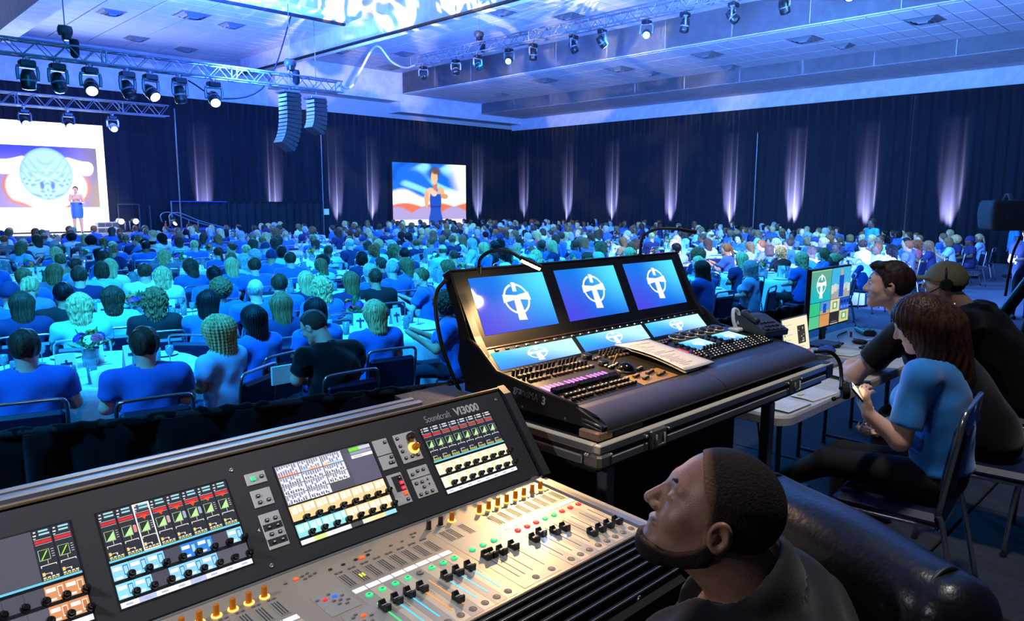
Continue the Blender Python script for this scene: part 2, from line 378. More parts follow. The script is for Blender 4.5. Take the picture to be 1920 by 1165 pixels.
# drapes: every hung panel is a thing; folds are real waves of cloth
m_drape = M('navy_drape', '04071c', .85, sheen=.12, noise=(8, '030514', .35, .65))
def drape(a, b, z0, z1, label, seed, group, mat=None, name='drape'):
    r = random.Random(seed); a = Vector((*a, 0)); b = Vector((*b, 0)); d = (b-a); Ln = d.length; d.normalize(); nn = Vector((d.y, -d.x, 0))
    N = int(Ln/.045); ph = [r.uniform(0, 6.3) for _ in range(5)]; rows = 7; P = []
    for k in range(rows):
        z = z1+(z0-z1)*k/(rows-1); g = .55+.45*k/(rows-1); row = []
        for i in range(N+1):
            s = i/N*Ln
            o = (.055*math.sin(2*PI*s/.34+ph[0]+.8*math.sin(s*1.7+ph[1]))+.03*math.sin(2*PI*s/.21+ph[2])+.02*math.sin(2*PI*s/.9+ph[3]))*g
            row.append(tuple(a+d*s+nn*o+Vector((0, 0, z))))
        P.append(row)
    back = [[(p[0]-nn.x*.02, p[1]-nn.y*.02, p[2]) for p in row] for row in P]
    m = MB().grid(P)
    o = m.build(name, mat or m_drape)
    md = o.modifiers.new('thickness', 'SOLIDIFY'); md.thickness = .012; md.offset = -1
    MB().cyl(tuple(a+Vector((0, 0, z1))), tuple(b+Vector((0, 0, z1))), .025, 8).build('hanging_pipe', m_blackm, o)
    return tag(o, label, 'drape', group)
for i in range(10):
    y1 = 30.9-3.05*i
    drape((30.12, y1), (30.12, y1-3.05), .02, 6.03-.0*i, f'navy floor-length drape panel, {ordn[i]} from the corner along the long wall', 30+i, 'drapes on the long wall')
for i in range(9):
    x1 = 30.1-3.05*i
    drape((x1-3.05, 30.72), (x1, 30.72), .02, 6.1, f'navy floor-length drape panel, {ordn[i]} from the corner along the stage wall', 60+i, 'drapes on the stage wall')
# up-lights on the floor at the foot of the drapes, each a small can that throws a narrow beam up the cloth
um = MB().lathe([(.07, 0), (.08, .03), (.08, .2), (.072, .21)], 12, 0); uml = um.mesh('uplight', m_black)
ul = MB().lathe([(.066, 0), (.066, .006)], 12).mesh('lens', M('uplight_lens', 'ffffff', .3, emit='c8ccff', strength=4))
UPC = (.5, .5, 1)
def uplight(x, y, tx, ty, e, i, wall):
    t = thing('uplight', f'small black can up-light at the foot of the {wall} drapes, {ordn[i]} from the corner', 'light', (x, y, 0), 0, 'floor up-lights under the drapes')
    link('housing', uml, t, WM[t]); link('lens', ul, t, WM[t] @ TR(0, 0, .205))
    light('uplight_beam', 'SPOT', (x, y, .24), e, UPC, (tx, ty, 2.15), .04, 23, 1)
for i, (y, e) in enumerate(((29.7, 1600), (26.4, 2200), (23.4, 2600), (19.9, 2600), (16.8, 3400), (13.9, 5600), (11.0, 3400), (8.1, 3600))): uplight(29.6, y, 30.12, y, e*3.2, i, 'long wall')
for i, (x, e) in enumerate(((27.5, 2600), (20.6, 2000), (18.6, 1800), (15.5, 2400), (12.4, 2800))): uplight(x, 30.2, x, 30.72, e*3, i, 'stage wall')
# thin light poles in front of the drapes
for (x, y, z0, z1, lab) in ((29.6, 15.4, .02, 5.0, 'slim pale steel pole standing before the long wall drapes'), (17.6, 30.2, .02, 5.2, 'slim pale steel pole standing before the stage wall drapes under the speakers')):
    t = thing('upright_pole', lab, 'pole', (x, y, 0)); MB().cyl((0, 0, z0), (0, 0, z1), .025, 8).build('tube', m_alu, t, WM[t]); MB().bx(-.2, .2, -.2, .2, 0, .012, 0, .004).build('base_plate', m_blackm, t, WM[t])

# ---------------------------------------------------------------- trusses and fixtures
def truss(name, label, a, b, h=.3, n=None, cat='truss'):
    """box truss between a and b (lower chord centre line)"""
    t = thing(name, label, cat, a); a = Vector(a); b = Vector(b); d = b-a; Ln = d.length; d.normalize(); s = Vector((-d.y, d.x, 0)).normalized(); u = d.cross(s)*-1
    if u.z < 0: u = -u
    I = Matrix.Identity(4); cs = [s*h/2, s*-h/2, s*h/2+u*h, s*-h/2+u*h]
    for c in cs: MB().cyl(a+c, b+c, .024, 8).build('chord', m_alu, t, I)
    n = n or int(Ln/.28); br = MB()
    for i in range(n):
        p = a+d*(Ln*i/n); q = a+d*(Ln*(i+1)/n)
        for (c0, c1) in ((0, 2), (1, 3), (0, 1), (2, 3)):
            A, B = (cs[c0], cs[c1]) if i % 2 else (cs[c1], cs[c0]); br.cyl(p+A, q+B, .011, 6)
    tag(br.build('brace', m_alu, t, I), kind='stuff')
    for k in range(0, int(Ln/3)+1):
        p = a+d*min(Ln, k*3.0)
        for c in ((0, 2), (1, 3)): MB().cyl(p+cs[c[0]], p+cs[c[1]], .022, 6).build('spigot_post', m_alu, t, I)
    return t
truss('lighting_truss', 'silver box truss hung across the room in front of the stage', (2.5, 18.7, 5.1), (11.55, 18.7, 5.1))
truss('lighting_truss', 'silver box truss over the stage above the bright screen', (2.5, 27.5, 4.99), (10.0, 27.5, 5.0), .36)
truss('lighting_truss', 'long silver box truss hung parallel to the long drape wall', (17, 22.45, 6.97), (17, 5, 6.97))
truss('truss_tower', 'dark truss leg holding up the end of the stage truss', (10.25, 27.5, .02), (10.25, 27.5, 5.3), .2, 16)
m_headb = M('fixture_black', '121318', .4); m_lens_off = M('lens_dark', '10131a', .08, coat=1); m_fix_grey = M('fixture_grey', '6d727c', .4, .3)
m_lens_on = M('lens_lit', 'ffffff', .2, emit='a8f4ff', strength=9); m_lens_cy = M('lens_cyan', 'ffffff', .2, emit='2ce6dc', strength=2.2); m_lens_warm = M('lens_warm', 'ffffff', .2, emit='fff0c0', strength=7)
base_me = MB().box((0, 0, -.06), (.26, .2, .12), 0, None, .02).box((0, 0, .03), (.05, .05, .06), 1).mesh('base', [m_headb, m_alu])
yoke = MB().tube(interp([(-.15, 0, -.1), (-.17, 0, -.2), (-.16, 0, -.36)], 4), .03, 8).tube(interp([(.15, 0, -.1), (.17, 0, -.2), (.16, 0, -.36)], 4), .03, 8).box((0, 0, -.115), (.34, .12, .05), 0, None, .015).mesh('yoke', m_fix_grey)
head_me = MB().lathe([(.03, -.2), (.09, -.19), (.125, -.08), (.125, .1), (.115, .15), (.108, .15)], 14, 0).mesh('head', m_headb)
fin_me = MB().lathe([(.128, -.02), (.133, -.015), (.133, .01), (.128, .015)], 14, 0, cap=False).mesh('cooling_ring', m_fix_grey)
lens_v = {k: MB().lathe([(.1, .148), (.1, .154), (.06, .165), (.01, .168)], 14).mesh('lens', m) for k, m in (('off', m_lens_off), ('on', m_lens_on), ('cy', m_lens_cy), ('warm', m_lens_warm))}
led_me = MB()
for k in range(19):
    rr, aa = (0, 0) if k == 0 else (.036, k*PI/3) if k < 7 else (.072, k*PI/6); led_me.ball((rr*math.cos(aa), rr*math.sin(aa), .165), .014, 8)
led_me = led_me.mesh('led_cluster', M('led_cell', 'ffffff', .3, emit='9dfff2', strength=8))
def moving_head(x, y, z, kind, pan, tilt, label, group, sc=1., leds=False):
    t = thing('moving_head_light', label, 'stage light', (x, y, z), 0, group); W = WM[t] @ Matrix.Scale(sc, 4)
    link('base', base_me, t, W); P = W @ Matrix.Rotation(pan, 4, 'Z'); link('yoke', yoke, t, P)
    H = P @ Matrix.Translation((0, 0, -.36)) @ Matrix.Rotation(tilt, 4, 'X'); h = link('head', head_me, t, H)
    link('cooling_ring', fin_me, h, H); link('lens', lens_v[kind], h, H)
    if leds: link('led_cluster', led_me, h, H)
    MB().tube([(-.05, .02, .02), (-.05, 0, .1), (.05, 0, .1), (.05, .02, .02)], .012, 6).build('clamp', m_alu, t, W)
    return t
T1 = (('off', 3.96), ('off', 4.52), ('on', 5.15), ('off', 5.91), ('on', 6.41), ('off', 7.07), ('on', 7.89))
for i, (k, x) in enumerate(T1):
    moving_head(x, 18.55, 4.98, k, rng.uniform(-.5, .5), PI-.9 if k == 'on' else PI+rng.uniform(-.5, .1), f'{"lit blue-white" if k == "on" else "unlit black"} moving head light, {ordn[i]} along the front stage truss', 'moving heads on the front truss', 1.15)
for i, x in enumerate((5.64, 6.84, 8.15)): moving_head(x, 27.32, 4.86, 'on', 0, PI-1.0, f'lit blue-white moving head light, {ordn[i]} under the truss above the screen', 'moving heads over the stage', 1.0)
T3 = ((21.71, 'off', 1.9), (19.91, 'off', 2.6), (18.8, 'off', 2.2), (17.31, 'cy', 0), (16.26, 'off', 3.2), (14.63, 'off', 2.7), (13.58, 'warm', 2.4), (12.08, 'cy', 0), (10.91, 'off', 3.3), (9.56, 'off', 2.4), (8.27, 'off', 2.8), (6.84, 'cy', 0))
for i, (y, k, tl) in enumerate(T3):
    moving_head(16.85, y, 6.85, k, -PI/2+.6 if k == 'cy' else rng.uniform(-1.2, 1.2), PI-1.1 if k == 'cy' else tl, f'{"cyan-lit LED" if k == "cy" else "warm-lit" if k == "warm" else "unlit black"} moving head light, {ordn[i]} along the long truss', 'moving heads on the long truss', .95, k == 'cy')
# chain hoists
def hoist(x, y, z, ztop, label):
    t = thing('chain_hoist', label, 'hoist', (x, y, z)); W = WM[t]
    MB().lathe([(.06, -.14), (.11, -.12), (.12, 0), (.11, .12), (.06, .14)], 12, 0, W @ Matrix.Rotation(PI/2, 4, 'Y')).build('motor', m_greyp, t)
    MB().box((.02, 0, -.1), (.16, .18, .2), 0, W, .02).build('gearbox', m_headb, t); MB().lathe([(.04, -.55), (.09, -.5), (.1, -.2), (.08, -.16)], 10, 0, W @ TR(.16, 0, 0)).build('chain_bag', m_blackm, t)
    MB().cyl((x, y, z+.08), (x, y, ztop), .012, 6).build('chain', m_alu, t); MB().tube([(x, y, z-.12), (x-.05, y, z-.22), (x, y, z-.27)], .014, 6).build('hook', m_alu, t)
hoist(4.76, 18.7, 5.72, 7.7, 'chain hoist with a round motor near the first lamps of the front truss')
hoist(10.05, 18.7, 5.72, 8.17, 'chain hoist above the tall curved speaker column')
hoist(17, 18.9, 7.55, 8.17, 'chain hoist on the long truss beside a dark fixture')
# power cable swagged between the two trusses
tg = tag(MB().tube(interp([(11.5, 18.7, 5.3), (12.3, 19.3, 5.4), (13.4, 20.4, 6.2), (14.36, 20.95, 7.1), (15.2, 21.3, 6.75), (16.2, 21.9, 6.75), (17, 22.3, 7.0)], 6), .035, 8).build('power_cable', M('cable_white', 'c9c9cc', .5)), 'pale cable swagged from a ceiling hook between two trusses', 'cable')
tag(MB().tube(interp([(10.9, 19.8, 7.70), (9.5, 18.9, 5.2), (8.2, 18.7, 4.62), (7.3, 18.6, 4.95)], 6), .02, 6).build('power_cable', m_blackm), 'black cable drooping beneath the front truss by the last lit lamp', 'cable')
# curved line-array speaker columns
m_grille = M('speaker_grille', '565b66', .6, .2, noise=(220, '25282e', .45, .55)); m_spk = M('speaker_box', '23252b', .55)
def line_array(x, y, ztop, n, h, label, curve, yaw, w=.48):
    t = thing('line_array_speaker', label, 'speaker', (x, y, ztop), yaw); W = WM[t]
    MB().bx(-w/2, w/2, -.2, .3, -.02, .04, 0, .01, W).build('fly_bar', m_alu, t); MB().cyl(tuple(W @ Vector((0, .0, .03))), (x, y, 7.73 if y > 19 else 5.4), .012, 6).build('sling', m_alu, t); z = -.03; yy = 0; an = 0
    bx = MB().prism([(-.2, 0), (.2, -.012), (.2, -h+.012), (-.2, -h)], -w/2, w/2).mesh('cabinet', m_spk); rr = MB().prism([(.2, -.016), (.215, -.02), (.215, -h+.02), (.2, -h+.016)], -w/2+.02, w/2-.02).mesh('rear_plate', M('rear_plate', 'd0d2d6', .5, .1))  # rear plate made pale, standing in for stage light on the backs
    gr = MB().prism([(-.203, -.012), (-.225, -h*.3), (-.225, -h*.7), (-.203, -h+.012)], -w/2+.015, w/2-.015).mesh('grille', m_grille)
    for i in range(n):
        F = W @ Matrix.Translation((0, yy, z)) @ Matrix.Rotation(an, 4, 'X'); c = link('cabinet', bx, t, F); link('grille', gr, c, F); link('rear_plate', rr, c, F)
        z -= h*math.cos(an); yy += h*math.sin(an); an += curve*(i/n)**1.5
    return t
line_array(10.0, 18.7, 4.95, 13, .112, 'tall curved column of stacked speaker boxes under the front truss', .15, math.radians(90))
line_array(11.55, 20.0, 5.06, 8, .118, 'short curved column of stacked speaker boxes behind the tall one', .26, math.radians(90))

# ---------------------------------------------------------------- stage
m_stage = M('stage_top', '6a6a70', .5); m_skirt = M('stage_skirt', '3b3b44', .8, sheen=.3)
sg = thing('stage', 'low stage with a grey pleated skirt in front of the screen', 'stage', (6, 29, 0))
for i in range(4): MB().bx(.6+2.4*i, .6+2.4*i+2.39, 28.9, 30.9, .8, .9, 0, .01).build('deck', m_stage, sg)
P = [[(.6+i*.05, 28.86+.02*math.sin(i*1.6)*(.6+.4*k), .84-.82*k) for i in range(193)] for k in (0, 1)]
sk = MB().grid(P).build('skirt', m_skirt, sg); sk.modifiers.new('t', 'SOLIDIFY').thickness = .01
ld = thing('stage_landing', 'blue-lit landing platform beside the stage with steps', 'platform', (11.4, 29, 0))
MB().bx(10.35, 12.5, 28.5, 29.7, .95, 1.04, 0, .01).build('deck', M('blue_edge', '2a4a9a', .4), ld); MB().bx(10.4, 12.45, 28.55, 29.65, .02, .95).build('skirt', m_skirt, ld)
for k in range(4): MB().bx(12.5+.28*k, 12.78+.28*k, 28.6, 29.6, 0.02, .8-.2*k, 0, .01).build('step', m_stage, ld)
rl = thing('stair_rail', 'curved steel handrails beside the stage steps', 'rail', (10.8, 29, 1))
for y in (28.65, 29.55): MB().tube(interp([(10.3, y, 1.25), (10.25, y, 1.5), (10.4, y, 1.62), (10.7, y, 1.6), (11.4, y, 1.3), (12.6, y, .95)], 5), .022, 8).build('handrail', m_alu, rl); MB().cyl((11.3, y, .9), (11.3, y, 1.34), .02).build('post', m_alu, rl)
for i in range(3):
    drape((10.83+2.2*i, 29.95), (13.03+2.2*i, 29.95), .02, 2.02, f'low dark drape panel beside the stage steps, {ordn[i]} from the stage', 90+i, 'low drapes beside the stage', M('dark_drape', '0a0d1a', .8))
t = thing('drape_frame_pole', 'pale upright pole at the end of the low drapes', 'pole', (10.8, 29.9, 0)); MB().cyl((10.8, 29.9, .9), (10.8, 29.9, 2.06), .03).build('tube', m_alu, t); MB().cyl((10.8, 29.9, 2.04), (13, 29.9, 2.03), .025).build('top_pipe', M('blue_edge', '2a4a9a', .4), t)
tag(MB().bx(17.7, 17.98, 30.35, 30.36, 1.45, 1.72, 0, .003).build('notice', m_white), 'small white notice pinned on the stage wall drapes', 'notice')
t = thing('guard_rail', 'black pipe guard frame at the back of the stage beside the screen', 'rail', (9.3, 30.3, .9))
for a, b in (((9.0, 30.3, .9), (9.0, 30.3, 1.93)), ((9.75, 30.3, .9), (9.75, 30.3, 1.93)), ((9.0, 30.3, 1.93), (9.75, 30.3, 1.93)), ((10.1, 30.2, .9), (10.1, 30.2, 1.9))): MB().cyl(a, b, .02).build('pipe', m_greyp, t)
for i, x in enumerate((8.86, 9.36)):
    t = thing('stage_light', f'lit warm floor light on the stage, {ordn[i]} beyond the screen', 'stage light', (x, 29.7, .9)); MB().bx(-.14, .14, -.1, .1, 0, .1, 0, .02, WM[t]).build('base', m_headb, t)
    H = WM[t] @ TR(0, 0, .42) @ Matrix.Rotation(PI/2+.1, 4, 'X'); h = link('head', head_me, t, H); link('lens', lens_v['warm'], h, H); MB().tube([(-.16, 0, .08), (-.17, 0, .42)], .025).tube([(.16, 0, .08), (.17, 0, .42)], .025).build('yoke', m_fix_grey, t, WM[t])
t = thing('floor_speaker', 'slatted pale floor speaker at the front edge of the stage', 'speaker', (8.3, 29.3, .9))
for k in range(2):
    MB().bx(-.35, .35, -.2, .2, .02+.2*k, .2+.2*k, 0, .02, WM[t]).build('cabinet', M('stage_case', '6b675c', .6), t)
    for j in range(3): MB().bx(-.33+.23*j, -.13+.23*j, -.215, -.2, .05+.2*k, .17+.2*k, 0, .004, WM[t]).build('grille', m_spk, t)
moving_head(10.55, 29.2, 1.45, 'warm', .6, 0.9, 'blue-lit moving head light standing on the stage corner', 'floor light', .9)
t = thing('drink_bottle', 'small red bottle standing on the stage corner', 'bottle', (10.3, 29.2, 1.04)); MB().lathe([(.035, 0), (.04, .02), (.04, .16), (.015, .2), (.015, .24)], 10, 0, WM[t]).build('body', M('red_plastic', 'c02020', .4), t); MB().lathe([(.017, .235), (.017, .26)], 10, 0, WM[t]).build('cap', m_white, t)
t = thing('floor_monitor', 'small dark wedge at the front of the stage', 'speaker', (6.2, 29.1, .9)); MB().prism([(-.15, 0), (.15, 0), (.15, .12), (-.05, .17)], -.22, .22, 0, WM[t]).build('cabinet', m_spk, t); MB().prism([(-.152, .01), (-.148, .01), (-.06, .165), (-.064, .167)], -.2, .2, 0, WM[t]).build('grille', m_grille, t)

# bright stage screen and the side screen: vertex-coloured sheets that give off their picture
def picture(name, W_, H_, nx, ny, fn, mat, parent, frame):
    U, V = np.meshgrid(np.linspace(0, 1, nx), np.linspace(0, 1, ny), indexing='ij'); C = fn(U, V)
    v = np.stack([(U-.5)*W_, V*H_, np.zeros_like(U)], -1).reshape(-1, 3); i = np.arange(nx*ny).reshape(nx, ny)
    f = np.stack([i[:-1, :-1], i[1:, :-1], i[1:, 1:], i[:-1, 1:]], -1).reshape(-1, 4)
    me = np_mesh(name, v, f, mat, None, False); at = me.color_attributes.new('Col', 'FLOAT_COLOR', 'POINT')
    at.data.foreach_set('color', np.concatenate([C.reshape(-1, 3), np.ones((nx*ny, 1))], 1).astype(np.float32).ravel())
    return link(name, me, parent, frame)
def mixc(a, b, t): t = np.clip(t, 0, 1)[..., None]; return a*(1-t)+b*t
lc = lambda h: np.array(L(h))
def sstep(a, b, x): t = np.clip((x-a)/(b-a), 0, 1); return t*t*(3-2*t)
def brain(U, V):
    """symmetric blue scan in a warm burned-out halo on a violet ground"""
    c = mixc(np.broadcast_to(lc('b9a0e8'), U.shape+(3,)), lc('4646e8'), sstep(.45, 1, V)*(1-sstep(.55, 1, U)*.7)); c = mixc(c, lc('8f8278'), sstep(.75, 1, U)*.8); c = mixc(c, lc('c9a56a'), sstep(.8, 1.05, U)*(1-sstep(.2, .6, V)))
    x = np.abs(U-.5)*2; hal = np.sqrt((x/.80)**2+((V-.34)/.37)**2)+.035*np.sin(x*15+1); wing = np.sqrt((np.maximum(np.maximum(x-.80, .45-x), 0)/.13)**2+((V-.69-.04*np.sin(x*6))/.125)**2)
    h_ = np.minimum(hal, wing); c = mixc(c, lc('f08a2c'), (1-sstep(1.0, 1.12, h_))*(1-sstep(.45, .62, V))); c = mixc(c, lc('ffffff')*1.35, 1-sstep(.9, 1.0, h_))
    rb = np.sqrt((x/.52)**2+((V-.545)/.44)**2); ins = 1-sstep(.93, 1, rb); b = np.broadcast_to(lc('c9f6fb'), U.shape+(3,)); low = 1-sstep(.35, .8, V)
    d = .5+.5*np.sin(19*x+5*np.sin(15*V))*np.cos(23*V+5*np.sin(8*x)); b = mixc(b, lc('58b8e8'), sstep(.5, .85, d)*low*.85); d2 = .5+.5*np.sin(34*V+9*np.cos(5*x)); b = mixc(b, lc('74cdf0'), sstep(.65, 1, d2)*.5*sstep(.3, .5, V)*(1-sstep(.7, .85, V)))
    b = mixc(b, lc('4878d8'), 1-sstep(.4, 1, np.sqrt(((x-.10)/.055)**2+((V-.36)/.09)**2))); b = mixc(b, lc('8adcf6'), (1-sstep(0, .07, np.abs(rb-.93)))*.7)
    return mixc(c, b, ins)
ms = thing('projection_screen', 'huge blown-out white screen with a blue head scan behind the stage', 'screen', (6.83, 31, .95)); fr = frame3((6.83, 30.6, .95), (1, 0, 0), (0, 0, 1))
picture('screen_surface', 3.86, 3.86, 12, 12, lambda U, V: np.broadcast_to(lc('fffdf4')*2.1, U.shape+(3,)), display_mat('stage_picture', 1., .6), ms, fr)
picture('scan_picture', 3.3, 2.15, 150, 100, brain, MATS['stage_picture'], ms, fr @ Matrix.Translation((0, .87, .012)))
MB().bx(-1.95, 1.95, -.02, .0, -.05, 3.9, 0, 0, TR(6.83, 30.66, .95)).build('frame', m_blackm, ms)
def sidepic(U, V):
    n = .5+.5*np.sin(9*U+3*np.sin(7*V+2)+2)*np.cos(8*V-2*np.sin(6*U)); c = mixc(np.broadcast_to(lc('1470e6'), U.shape+(3,)), lc('8fe8ff'), sstep(.55, .95, n)); c = mixc(c, lc('0a50d0'), sstep(.0, .5, .3-n)*1.5)
    e = .5+.05*np.sin(11*U)+.12*np.abs(U-.45)
    c = mixc(c, lc('ffffff')*1.3, 1-sstep(e-.06, e+.03, V)); c = mixc(c, lc('ffffff')*1.3, sstep(.75, 1.0, U+.25*(V-.6))*.9); e2 = .30+.06*np.abs(np.sin(7*U+.5)); c = mixc(c, lc('e87848'), 1-sstep(e2-.02, e2+.03, V)); e3 = .2+.1*np.abs(np.sin(8*U+1.2)); c = mixc(c, lc('b4a4d8'), 1-sstep(e3-.02, e3+.02, V)); c = mixc(c, lc('fffff0')*1.2, 1-sstep(.085, .095, V))
    def blob(x, y, a, b, col, c, s=.12): return mixc(c, lc(col), 1-sstep(1-s, 1+s, np.sqrt(((U-x)/a)**2+((V-y)/b)**2)))
    c = blob(.5, .49, .085, .12, 'f0c8a0', c); c = blob(.44, .42, .028, .14, 'e8b080', c); c = blob(.64, .53, .05, .1, 'e8b888', c); c = blob(.69, .47, .05, .045, 'd8a060', c)
    w = .075+.02*sstep(.3, .0, V)+.005*np.sin(V*20); c = mixc(c, lc('1e50c0'), (1-sstep(.95, 1.05, np.abs(U-.565)/w))*(1-sstep(.5, .52, V))); c = mixc(c, lc('123a98'), (1-sstep(.95, 1.05, np.abs(U-.565)/w))*(1-sstep(.01, .02, np.abs(V-.3))))
    c = blob(.56, .64, .03, .08, 'c88050', c); c = blob(.555, .84, .062, .11, '584038', c, .3); c = blob(.55, .78, .046, .12, 'f0c49a', c); c = blob(.57, .88, .055, .05, '6a5248', c, .4); c = blob(.545, .52, .04, .05, 'f4d2b0', c)
    return c
ss = thing('projection_screen', 'side screen showing a presenter in a blue dress', 'screen', (23.78, 30.2, .875)); fr = frame3((23.78, 30.15, .875), (1, 0, 0), (0, 0, 1))
picture('screen_surface', 4.74, 3.1, 170, 110, sidepic, display_mat('side_picture', 1.15, .6), ss, fr)
MB().bx(-2.46, 2.46, .01, .05, -.05, 3.17, 0, 0, TR(23.78, 30.15, .875)).build('frame', m_blackm, ss)
for x in (-2, 2): MB().cyl((23.78+x, 30.2, 0.01), (23.78+x, 30.2, .83), .03).build('leg', m_blackm, ss)
# ---------------------------------------------------------------- front-of-house riser
m_fr = M('riser_edge', '0c0c0e', .6)
rs = struct('floor_riser', MB().bx(-2.69, 5.85, -2.7, 3.42, .0, .375), m_fr)
dk = MB().box((0, 0, 0), (1.208, 2.428, .024), 0, None, .004).mesh('deck_panel', m_deck)
for i in range(7):
    for j in range(2): link('deck_panel', dk, rs, TR(3.41+.61+1.22*(i-5), 2.2-2.44*j, .388))
RZ = .4
# ---------------------------------------------------------------- sound console
m_champ = M('champagne_metal', 'b7ad9b', .42, .45, noise=(700, 'a79d8b', .4, .6)); m_champ2 = M('champagne_light', 'cfc7b2', .45, .3); m_champ3 = M('champagne_grey', 'a9a8a0', .45, .35)
m_panel = M('meter_panel', '2e2f32', .5, .1); m_rail = M('tan_rail', 'a08866', .35, .6); m_silver = M('silver_edge', 'aaa9a6', .3, .7)
m_btnp = M('button_plate', 'd2d1ce', .5, .05); m_key = M('rubber_key', '1d1d1f', .5); m_keyg = M('grey_key', '77746c', .45); m_line = M('white_print', 'dedede', .6); m_dprint = M('dark_print', '3c3a36', .6)
m_orange = M('amber_knob', 'b8660c', .3, .2, emit='ff9a1a', strength=.12); m_glow = M('amber_ring', 'ffcf60', .3, emit='ffc04a', strength=3.2)
m_grn = M('green_key_lit', '20c070', .4, emit='2ee08a', strength=.9); m_red = M('red_key_lit', 'd02030', .4, emit='ff3040', strength=.9); m_blu = M('blue_key_lit', '2050d0', .4, emit='2a62ff', strength=1.2); m_org = M('orange_key_lit', 'e05010', .4, emit='ff5a1c', strength=1.2)
m_slot = M('slot_dark', '1a1815', .6); m_lcdw = M('scribble_strip', 'dfe6f2', .4, emit='dfe6f2', strength=.75)
m_led = {k: M('slot_'+k, c, .4, emit=c, strength=s) for k, c, s in (('green', '30d060', 1.1), ('blue', '38b0e8', 1.2), ('cyan', '38b8e8', 1.2), ('orange', 'e08a3a', .9))}
m_meter = M('meter_dark', '4a463e', .6); m_disp = display_mat('console_display', 1.2, .25)

sc = thing('sound_mixing_console', 'large sound mixing console with four lit screens and rows of faders', 'mixing console', (.70, 1.25, 1.14))
AL = .8944; ca, sa = math.cos(AL), math.sin(AL)
PX = .8071   # panel frame: x across (offset PX), y up the slope, z out of the face
PF = frame3((PX, 1.367, 1.4597), (1, 0, 0), (0, ca, sa)); x0, x1 = -.795, .571
SB = math.radians(3); FF = frame3((0, 1.285, 1.362), (1, 0, 0), (0, math.cos(SB), math.sin(SB)))  # fader surface frame: x world, y depth (negative to operator)
MB().bx(x0, x1, -.125, .138, -.035, 0, 0, .004).build('meter_panel', m_panel, sc, PF)
MB().bx(x0, x1, .138, .146, -.05, .006, 0, .003).build('top_rail', m_rail, sc, PF)
MB().prism([(-.128, -.09), (-.128, .012), (.12, .012), (.15, .0), (.155, -.03), (.15, -.09)], x1, x1+.026, 0, PF).build('end_cheek', m_panel, sc)
MB().bx(x0, x1, -.133, -.125, -.01, .006, 0, .002).build('lower_rail', m_silver, sc, PF)
MB().prism([(.90, 1.325), (1.28, 1.345), (1.44, 1.55), (1.55, 1.5), (1.58, 1.15), (.95, 1.15)], .012, 1.378, 0).build('chassis', m_panel, sc)
MB().bx(.012, 1.338, -.36, 0, -.012, 0, 0, .002).build('control_surface', m_champ, sc, FF)
MB().bx(1.339, 1.366, -.36, .02, -.03, .004, 0, .004).build('side_rail', m_silver, sc, FF); MB().bx(1.367, 1.395, -.37, .02, -.06, -.004, 0, .006).build('side_extrusion', m_champ3, sc, FF)
for i in range(6):
    y = .916-.0165*i; z = 1.337-.004*i-.0013*i*i
    MB().prism([(y-.004, z-.03), (y+.0075, z-.03), (y+.0075, z), (y, z+.006), (y-.004, z+.004)], .012, 1.345).build('armrest_rib', M('rib_black', '131314', .35, .2), sc)
    MB().prism([(y-.0052, z+.0005), (y-.0035, z+.0005), (y-.0035, z+.0048), (y-.0052, z+.0045)], .012, 1.345).build('rib_edge', m_silver, sc)
MB().prism([(.93, 1.325), (.815, 1.262), (.825, 1.2), (.93, 1.15)], .012, 1.345).build('armrest_base', m_blackm, sc)
for (u, v) in ((-.204, .106), (-.19, -.105), (.545, .113)):
    MB().lathe([(.0042, -.001), (.0046, .0012), (.0035, .002), (.0018, .0012), (0.0005, .001)], 12).build('screw', m_silver, sc, PF @ TR(u, v, 0))
# lettering on the panel: maker's line light, model line heavy
lettering('lettering', 'Soundcraft', .026, m_btnp, sc, PF @ Matrix.Translation((.294, .0985, .0003)), .0003, -.0004, 'LEFT', .74)
lettering('lettering', 'VI3000', .03, m_btnp, sc, PF @ Matrix.Translation((.392, .0975, .0003)), .0003, .0009, 'LEFT', .98)
